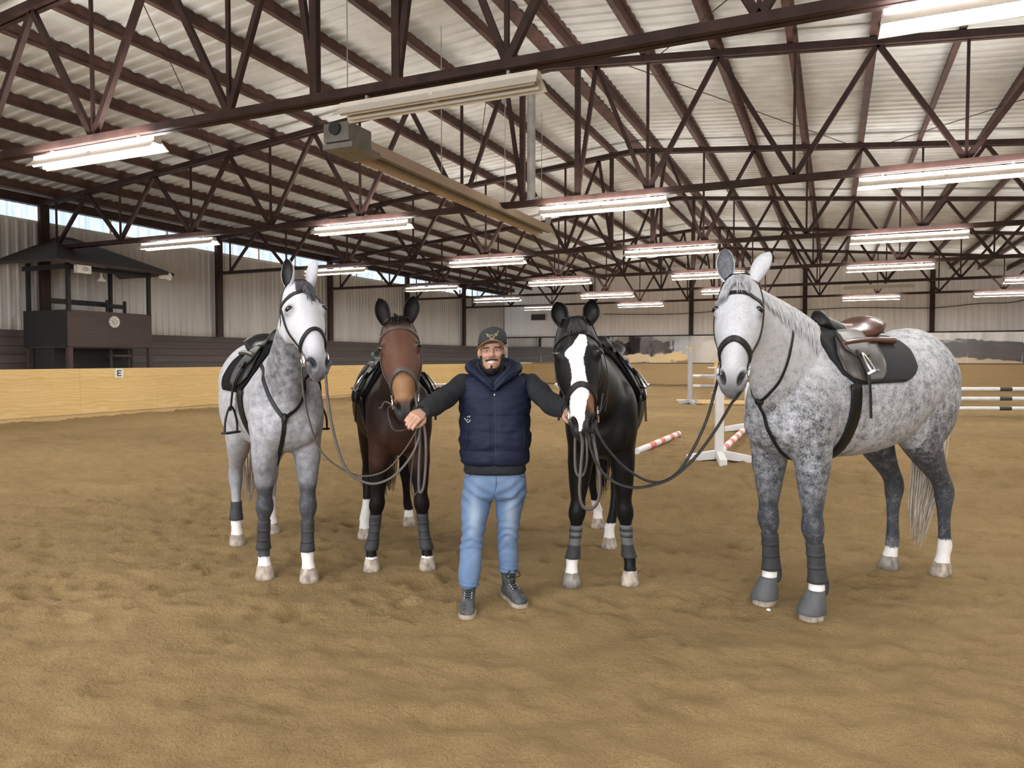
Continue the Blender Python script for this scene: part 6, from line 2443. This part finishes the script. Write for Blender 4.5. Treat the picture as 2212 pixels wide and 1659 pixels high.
# hood lying round the neck
mb = MB()
hood = [(0.006, -0.150, 1.372), (-0.045, -0.150, 1.415), (-0.100, -0.125, 1.452), (-0.150, -0.070, 1.485), (-0.172, 0.0, 1.505), (-0.150, 0.08, 1.515), (-0.08, 0.14, 1.52), (0, 0.155, 1.52), (0.08, 0.14, 1.52), (0.155, 0.08, 1.515), (0.178, 0.0, 1.50), (0.156, -0.070, 1.480), (0.105, -0.125, 1.448), (0.052, -0.150, 1.412), (0.010, -0.150, 1.372)]
hood = [(HCX * 0.5 + x * 0.80, y * 0.92, z - 0.012) for x, y, z in hood]
hp_ = smoothpts(hood, 6)
m_ = len(hp_)
mb.tube([MM @ p for p in hp_], [0.014 + 0.036 * sin(pi * min(1, i / m_ * 2.2) / 2) if i < m_ / 2 else 0.014 + 0.036 * sin(pi * min(1, (m_ - i) / m_ * 2.2) / 2) for i in range(m_)], 28, flat=0.80)
va = np.array(mb.v); cen = np.repeat(va.reshape(m_, 28, 3).mean(1), 28, 0)
rd = va - cen; ii = np.arange(len(va))
wv = 0.30 * (VN.n2((ii % 28) * 0.45, (ii // 28) * 0.55) - 0.5) + 0.18 * (VN.n2((ii % 28) * 1.1 + 9, (ii // 28) * 1.2) - 0.5)
mb.v = [tuple(q) for q in (cen + rd * (1 + wv)[:, None])]
mb.build('hood', M['navy'], man, smooth=True)
mb = MB()
inner = [(Vector(p) * 1.0) for p in hp_]
mb.tube([MM @ Vector((p.x * 0.72 + HCX * 0.28, p.y * 0.72, p.z + 0.004)) for p in inner], 0.024, 10, flat=0.9)
mb.build('hood_lining', M['navy_dark'], man, smooth=True)

# sweater: sleeves and the ribbed hem showing under the vest
for nm, sh, el, wr, hd in (('R', SHR, ELR, WRR, HDR), ('L', SHL, ELL, WRL, HDL)):
    P = smoothpts([Vector((sh.x * 0.62, sh.y + 0.01, sh.z - 0.005)), Vector((sh.x * 1.02, sh.y, sh.z - 0.012)), el, wr, wr + (hd - wr) * 0.18], 12)
    rs = np.interp(np.linspace(0, 4, len(P)), [0, 1, 2, 3, 4], [.050, .071, .066, .047, .040])
    mb = MB()
    t0 = None
    rings_ = []
    for i, p in enumerate(P):
        t = (P[min(i + 1, len(P) - 1)] - P[max(i - 1, 0)]).normalized()
        u = Vector((0, 0, 1)); u = (u - t * u.dot(t)).normalized(); s_ = t.cross(u)
        row = []
        for k in range(28):
            a = 2 * pi * k / 28
            w = 0.012 * (float(VN.n2(np.array(i * 0.35 + 3 + k * 0.12), np.array(a * 1.4 + i * 0.1))) - 0.5) + 0.004 * sin(i * 0.9 + a * 2)
            row.append(MM @ (p + (s_ * cos(a) + u * sin(a)) * (rs[i] + w * (1 if i < len(P) - 14 else 0.12))))
        rings_.append(row)
    mb.loft(rings_)
    mb.build('sleeve', M['sweater'], man, smooth=True)
rows = []
for z, g_ in ((0.905, 0.0), (0.872, 0.0), (0.852, 0.004), (0.835, -0.004), (0.838, -0.012)):
    rows.append([MM @ p for p in oval(0.002, 0.015, z - 0.004, .196 + g_, .152 + g_, .158 + g_, 60, 2.5)])
mb = MB(); mb.loft(rows); mb.build('sweater_hem', M['sweater'], man, smooth=True)

# jeans
mb = MB()
pz = [(0.875, .180, .132, .140, .018), (0.80, .196, .138, .150, .018), (0.74, .200, .135, .150, .018), (0.69, .196, .128, .140, .018), (0.665, .15, .09, .10, .018)]
mb.loft([oval(0.003, c, z, hw, f, b, 32, 2.5) for z, hw, f, b, c in pz])
LEGR = [(Vector((mx(1031), 0.015, 0.80)), .094), (Vector((mx(1030), 0.01, 0.68)), .098), (Vector((mx(1024), 0.0, mz(1120))), .084), (Vector((mx(1020), -0.005, mz(1160))), .073), (Vector((mx(1019) * .5 + CR_.x * .5, CR_.y * 0.55, mz(1210))), .069), (Vector((CR_.x, CR_.y * 0.9, mz(1245))), .067), (Vector((CR_.x, CR_.y, mz(1262))), .064)]
LEGL = [(Vector((mx(1104), 0.02, 0.80)), .094), (Vector((mx(1103), 0.025, 0.68)), .096), (Vector((mx(1099), 0.04, mz(1120))), .080), (Vector((mx(1097), 0.05, mz(1150))), .070), (Vector((mx(1096) * .5 + CL_.x * .5, 0.05 + (CL_.y - .05) * .55, mz(1195))), .066), (Vector((CL_.x, CL_.y * 0.95, mz(1230))), .065), (Vector((CL_.x, CL_.y, mz(1247))), .063)]
for LG in (LEGR, LEGL):
    P = smoothpts([p for p, r in LG], 8)
    rs = np.interp(np.linspace(0, len(LG) - 1, len(P)), range(len(LG)), [r for p, r in LG])
    mb.loft([[c + Vector((cos(a) * r, sin(a) * r * 1.05, 0)) for a in np.linspace(0, 2 * pi, 25)[:-1]] for c, r in zip(P, rs)])
jm = voxel_union(mb, 0.009)
laplace(jm, 0.5, 5)
co = get_co(jm); no = get_no(jm)
z = co[:, 2]; x = co[:, 0]; y = co[:, 1]
lg = np.where(x < 0, 0, 1)
zc = np.where(lg == 0, mz(1268), mz(1250))
d = np.zeros(len(co))
bunch = np.exp(-((z - zc - 0.02) / 0.045) ** 2)
d += bunch * 0.007 * np.sin((z - zc) * 260 + x * 20 + 2 * VN.n2(x * 20, z * 10))
kn = np.exp(-((z - 0.42) / 0.09) ** 2)
d += kn * 0.006 * np.sin((z + 0.5 * np.abs(x - np.where(lg == 0, mx(1020), mx(1096)))) * 110 + 5 * VN.n2(x * 12, z * 12))
cr = np.exp(-((z - 0.70) / 0.09) ** 2)
d += cr * 0.006 * np.sin((z * 0.8 - 0.6 * np.abs(x)) * 100 + 4 * VN.n2(x * 9, z * 9)) * (y < 0)
d += 0.010 * (VN.n2(x * 14 + 5, z * 14) - 0.5)
d -= 0.010 * np.exp(-((x - 0.0) / 0.006) ** 2) * (z < 0.72) * (z > 0.60)
co = co + no * d[:, None]
jm.vertices.foreach_set('co', co.ravel()); jm.update()
cx = np.where(lg == 0, mx(1026), mx(1104))
fade = 0.55 * np.exp(-((x - cx) / 0.045) ** 2) * np.exp(-((z - 0.58) / 0.16) ** 2) * (y < 0.02) + 0.16 * np.exp(-((z - 0.28) / 0.12) ** 2) + 0.05 + 0.2 * np.exp(-((z - 0.80) / 0.05) ** 2)
set_attr(jm, 'fade', fade)
jm.polygons.foreach_set('use_smooth', [True] * len(jm.polygons))
jm.materials.clear(); jm.materials.append(M['denim']); jm.name = 'jeans'
oj = bpy.data.objects.new('jeans', jm); COL.objects.link(oj); oj.parent = man; MW[oj.name] = MM; oj['label'] = 'faded blue jeans'
jb = BVHTree.FromPolygons([MM @ Vector(c) for c in co], [tuple(p.vertices) for p in jm.polygons])


def onj(px, py, off=0.002):
    o = Vector((0, 0, CAMH)); dd_ = (at(px, py, 4.0) - o).normalized()
    c, nn, i, q = jb.ray_cast(o, dd_, 20)
    return (c - dd_ * off) if c is not None else at(px, py, 4.5)


M['seam'] = simple('dark_denim_seam', (0.055, 0.10, 0.21), 0.9)
for nm, pts in (('fly_seam', ((1071, 1022), (1072, 1040), (1071, 1054), (1068, 1062))), ('pocket_seam', ((1118, 1018), (1121, 1026), (1130, 1030), (1134, 1030))), ('pocket_seam', ((1020, 1018), (1015, 1028), (1004, 1032))), ('leg_seam', ((1068, 1060), (1069, 1072), (1069, 1078)))):
    mb = MB(); mb.tube(smoothpts([onj(*p) for p in pts], 4), 0.0028, 6, flat=0.5); mb.build(nm, M['seam'], oj)

# boots
for side, an, toe in (('R', ANR, TOR), ('L', ANL, TOL)):
    an = Vector((mx(1014), -0.02, 0)) if side == 'R' else Vector((mx(1090), 0.13, 0)); toe = Vector((toe.x, toe.y, 0))
    F = (toe - an).normalized(); R_ = Vector((-F.y, F.x, 0)) * -1
    L = 0.285
    heel = toe - F * L
    an = heel + F * 0.085
    b = empty('boot', MM @ (heel + F * 0.14), TH, None, None)
    bpy.data.objects[b.name].parent = man
    b.location = heel + F * 0.14; b.rotation_euler = (0, 0, 0)
    MW[b.name] = MM @ Matrix.Translation(heel + F * 0.14)
    b['label'] = 'scuffed black lace-up work boot'
    mb = MB()
    # foot: sections from heel to toe (t, half width, top)
    fr = []
    for t, hw, zt in ((0.0, .022, .06), (0.02, .034, .085), (0.06, .038, .11), (0.11, .040, .118), (0.15, .043, .105), (0.19, .048, .086), (0.23, .050, .075), (0.26, .046, .068), (0.278, .034, .056), (0.286, .018, .045)):
        c = heel + F * t
        rr = []
        for k in range(22):
            a = 2 * pi * k / 22
            sx = math.copysign(abs(cos(a)) ** 0.75, cos(a)); sz = math.copysign(abs(sin(a)) ** 0.75, sin(a))
            rr.append(c + R_ * (sx * hw) + Vector((0, 0, (zt + 0.014) / 2 + sz * (zt - 0.014) / 2)))
        fr.append(rr)
    mb.loft(fr)
    mb.loft([[Vector((0, 0, z)) + (heel + F * (0.07 + dx)) + R_ * (cos(a) * hw) + F * (sin(a) * hd) for a in np.linspace(0, 2 * pi, 23)[:-1]] for z, dx, hw, hd in ((0.03, 0.005, .038, .062), (0.08, 0.0, .040, .060), (0.12, -0.006, .043, .056), (0.165, -0.010, .048, .056), (0.185, -0.012, .047, .054))])
    m = voxel_union(mb, 0.006); laplace(m, 0.5, 4)
    m.transform(Matrix.Translation(-(heel + F * 0.14)))
    m.polygons.foreach_set('use_smooth', [True] * len(m.polygons))
    m.materials.clear(); m.materials.append(M['boot']); m.name = 'upper'
    o = bpy.data.objects.new('upper', m); COL.objects.link(o); o.parent = b; MW[o.name] = MW[b.name]
    bv = BVHTree.FromPolygons([MW[b.name] @ v.co for v in m.vertices], [tuple(p.vertices) for p in m.polygons])
    mb = MB()
    outl = [(0.0, .018), (0.012, .032), (0.05, .042), (0.10, .041), (0.15, .045), (0.20, .053), (0.24, .053), (0.27, .043), (0.287, .026), (0.293, .010)]
    lower = [MM @ (heel + F * t + R_ * w + Vector((0, 0, -0.002))) for t, w in outl] + [MM @ (heel + F * t - R_ * w + Vector((0, 0, -0.002))) for t, w in reversed(outl)]
    upper_ = [p + Vector((0, 0, 0.026)) for p in lower]
    mb.loft([lower, upper_]); mb.build('sole', M['sole'], b)
    mb = MB(); eyel = MB()
    for i in range(6 if side == 'L' else 5):
        t = 0.175 - 0.022 * i
        zz = 0.30
        ws = 0.020
        pts = []
        for w in (-ws, 0, ws):
            q = MM @ (heel + F * (t if i < 4 else 0.115 - 0.003 * i) + R_ * w + Vector((0, 0, 0)))
            if i < 3:
                c, nn, _, _ = bv.ray_cast(q + Vector((0, 0, 0.4)), Vector((0, 0, -1)))
            else:
                z_ = 0.095 + 0.028 * (i - 2)
                q2 = MM @ (heel + F * 0.35 + R_ * w + Vector((0, 0, z_)))
                c, nn, _, _ = bv.ray_cast(q2, -(MM.to_3x3() @ F))
            if c is not None:
                pts.append(c + nn * 0.004)
                if w: eyel.sphere(c + nn * 0.002, 0.0045, 8, 6)
        if len(pts) == 3: mb.tube(pts, 0.0035, 6)
        if len(pts) == 3 and i == 5 and side == 'L':
            for s_ in (-1, 1):
                q = pts[1]; Rw = MM.to_3x3() @ R_; Fw = MM.to_3x3() @ F
                mb.tube(smoothpts([q, q + Rw * 0.03 * s_ + Fw * 0.02 + Vector((0, 0, 0.012)), q + Rw * 0.05 * s_ + Fw * 0.02 - Vector((0, 0, 0.02)), q + Rw * 0.02 * s_ + Fw * 0.015 - Vector((0, 0, 0.03)), q], 4), 0.0032, 6)
    if mb.v: mb.build('laces', M['leather'], b)
    if eyel.v: eyel.build('eyelet', M['chrome'], b)
    for t in (0.04, 0.14, 0.24):
        w = MM @ (heel + F * t); FLAT.append((w.x, w.y, 0.085, 0.0))
# ------------------------------------------------------------------ jumps and poles


def pole(p0, p1, r, base, bands, label, band_mat=None, group=None):
    """round jump pole; bands = list of (from, to) along 0..1 in the second colour"""
    p0 = Vector(p0); p1 = Vector(p1)
    o = empty('jump_pole', (p0 + p1) / 2 - Vector((0, 0, r)), 0, label, 'pole', group)
    mb = MB(); mb.tube([p0, p1], r, 16); mb.build('shaft', base, o, smooth=False)
    for a, b in bands:
        mb = MB(); mb.tube([p0.lerp(p1, a), p0.lerp(p1, b)], r * 1.02, 16); mb.build('stripe', band_mat, o)
    return o


def stand(base, height, ang, mat, label, w=0.10, foot=0.38, cups=(0.45,), cup_dir=0.0):
    """jump stand: square post on a low cross of feet, with pole cups"""
    base = Vector((base[0], base[1], 0))
    o = empty('jump_stand', base, 0, label, 'jump stand')
    mb = MB(); mb.box(base + Vector((0, 0, height / 2 + 0.03)), (w, w, height - 0.06), Matrix.Rotation(ang, 3, 'Z')); mb.build('post', mat, o, bevel=0.006)
    for k in range(4):
        a = ang + k * pi / 2
        d = Vector((cos(a), sin(a), 0))
        mb = MB()
        q0 = base + d * (w / 2) + Vector((0, 0, 0.085)); q1 = base + d * (w / 2 + foot) + Vector((0, 0, 0.035))
        n = Vector((-d.y, d.x, 0)) * (w * 0.42)
        vs = [q0 + n, q0 - n, q0 - n + Vector((0, 0, 0.08)), q0 + n + Vector((0, 0, 0.08)), q1 + n, q1 - n, q1 - n + Vector((0, 0, 0.05)), q1 + n + Vector((0, 0, 0.05))]
        vs = [v - Vector((0, 0, 0.05 if i % 4 < 2 else 0.0)) for i, v in enumerate(vs)]
        mb.add(vs, [(0, 1, 2, 3), (7, 6, 5, 4), (0, 4, 5, 1), (1, 5, 6, 2), (2, 6, 7, 3), (3, 7, 4, 0)])
        mb.build('foot', mat, o)
    for z in cups:
        d = Vector((cos(cup_dir), sin(cup_dir), 0))
        mb = MB(); mb.box(base + d * (w / 2 + 0.045) + Vector((0, 0, z)), (0.09, 0.09, 0.02)); mb.box(base + d * (w / 2 + 0.085) + Vector((0, 0, z + 0.03)), (0.015, 0.09, 0.05)); mb.build('pole_cup', M['cream'], o)
    return o


def flatp(px, py, z=0.0):
    """the point of the sand seen at a pixel (raised by z)"""
    g = ground(px, py)
    return Vector((g.x, g.y, z))


# near white stand and its striped pole, left of the big grey
b0 = flatp(1553, 996)
b1 = flatp(1612, 934)
dirp = (b1 - b0).normalized(); yaw = atan2(dirp.y, dirp.x)
stand(b0, 1.42, yaw + 0.25, M['white_paint'], 'white wooden jump stand in front, left of the big dappled grey', 0.125, 0.42, (0.42, 1.0), yaw)
stand(b1 + dirp * 0.35, 1.42, yaw + 0.25, M['white_paint'], 'white wooden jump stand behind, its foot beside the big grey\'s chest', 0.125, 0.42, (0.42,), yaw + pi)
S7 = [(0.10, 0.18), (0.28, 0.36), (0.46, 0.54), (0.62, 0.70), (0.82, 0.90)]
q0 = b0 + dirp * 0.10; q1 = b1 + dirp * 0.15
pole((q0.x, q0.y, 0.12), (q1.x, q1.y, 0.10), 0.055, M['white_paint'], S7, 'red and white striped pole resting low between the two white stands', M['red_paint'])
q0 = flatp(1375, 983); q1 = flatp(1466, 943)
pole((q0.x, q0.y, 0.055), (q1.x, q1.y, 0.055), 0.055, M['white_paint'], [(0.24, 0.36), (0.48, 0.58), (0.72, 0.81), (0.90, 0.955)], 'red and white striped pole lying on the sand right of the black horse', M['red_paint'])

# far jump in pale grey with two white rails and two raw poles on the sand
c0 = flatp(1490, 872)
ex = Vector((1, 0, 0))
stand(c0, 1.82, 0.55, M['grey_paint'], 'tall pale grey jump stand in the distance behind the white stand', 0.12, 0.36, (0.58, 0.92), 0.0)
c1 = c0 + ex * 3.55
stand(c1, 1.82, 0.55, M['grey_paint'], 'pale grey jump stand at the far end of the distant rails', 0.12, 0.36, (0.58, 0.92), pi)
for z, nm in ((0.97, 'upper'), (0.63, 'lower')):
    pole((c0.x + 0.10, c0.y, z), (c1.x - 0.10, c1.y, z), 0.052, M['white_paint'], [(0.08, 0.36)], '%s white rail on the distant grey jump' % nm, M['grey_paint'])
for dy, nm in ((-0.35, 'nearer'), (0.75, 'farther')):
    pole((c0.x - 0.2 + (0.5 if dy < 0 else -0.4), c0.y + dy, 0.055), (c1.x + 0.1, c1.y + dy, 0.055), 0.055, M['raw_pole'], [], '%s plain timber pole on the sand under the distant grey jump' % nm)

# timber wing with white cups showing beside the big grey's muzzle
w0 = S(0, 0) + (at(1542, 860, 33.0) - S(0, 0)); w0.z = 0
o = empty('jump_wing', w0, 0, 'yellow timber jump wing with white cups far behind the big grey\'s muzzle', 'jump wing')
mb = MB(); mb.box(w0 + Vector((0.14, 0, 0.75)), (0.26, 0.06, 1.5)); mb.build('panel', M['raw_pole'], o)
for z in (1.17, 0.72):
    mb = MB(); mb.box(w0 + Vector((-0.10, -0.05, z)), (0.34, 0.12, 0.05)); mb.build('pole_cup', M['white_paint'], o)
mb = MB(); mb.box(w0 + Vector((0.14, 0, 0.03)), (0.5, 0.5, 0.06)); mb.build('foot', M['raw_pole'], o)

# three black banded rails at the right edge
dR = 19.2
r0 = at(2020, 843, dR); r1 = at(2330, 836, dR)
yy = r0.y
dirr = Vector((1, 0.0, 0))
xa, xb = r0.x, r0.x + 3.7
yb_ = yy
L3 = S(0, 1) - S(0, 0)
rt = (S(1, 0) - S(0, 0))
pa = S((2010 - 1106) / FPX * dR, dR); pb = pa + rt * 3.7 + (S(0, 1) - S(0, 0)) * -0.15
for z, nm in ((0.765, 'top'), (0.512, 'middle'), (0.252, 'bottom')):
    pole((pa.x, pa.y, z), (pb.x, pb.y, z), 0.052, M['white_paint'], [(0.48, 0.565), (0.84, 0.92)], '%s rail of the three white rails with black bands at the right edge' % nm, M['black_paint'])
u = (pb - pa).normalized()
a_ = atan2(u.y, u.x)
for e, q, nm in ((-0.10, pa, 'behind the big grey\'s hindquarters'), (0.10, pb, 'just outside the right edge')):
    stand(q + u * e, 1.2, a_, M['white_paint'], 'white jump stand holding the black banded rails, %s' % nm, 0.10, 0.30, (0.70, 0.45, 0.19), a_ if e < 0 else a_ + pi)

# white rail seen between the bay and the man
dF = 30.0
pa = S((880 - 1106) / FPX * dF, dF); pb = pa + Vector((cT * 3.6, sT * 3.6, 0))
pole((pa.x, pa.y, 0.50), (pb.x, pb.y, 0.50), 0.05, M['white_paint'], [(0.30, 0.42)], 'far white rail between the bay horse and the man', M['grey_paint'])
for q, nm in ((pa, 'hidden behind the bay horse'), (pb, 'hidden behind the man')):
    e = -0.1 if q is pa else 0.1
    stand(q + Vector((cT * e, sT * e, 0)), 1.0, TH, M['white_paint'], 'low white jump stand %s' % nm, 0.10, 0.30, (0.44,), TH if e < 0 else TH + pi)

# small grey stones dropped by a hoof
mb = MB(); p = ground(1660, 1322); mb.sphere(Vector((p.x, p.y, 0.012)), (0.014, 0.012, 0.010), 8, 6)
mb.thing('pebble', M['sign_white'], 'small white pebble beside the big grey\'s left front hoof', 'pebble')
build_floor()
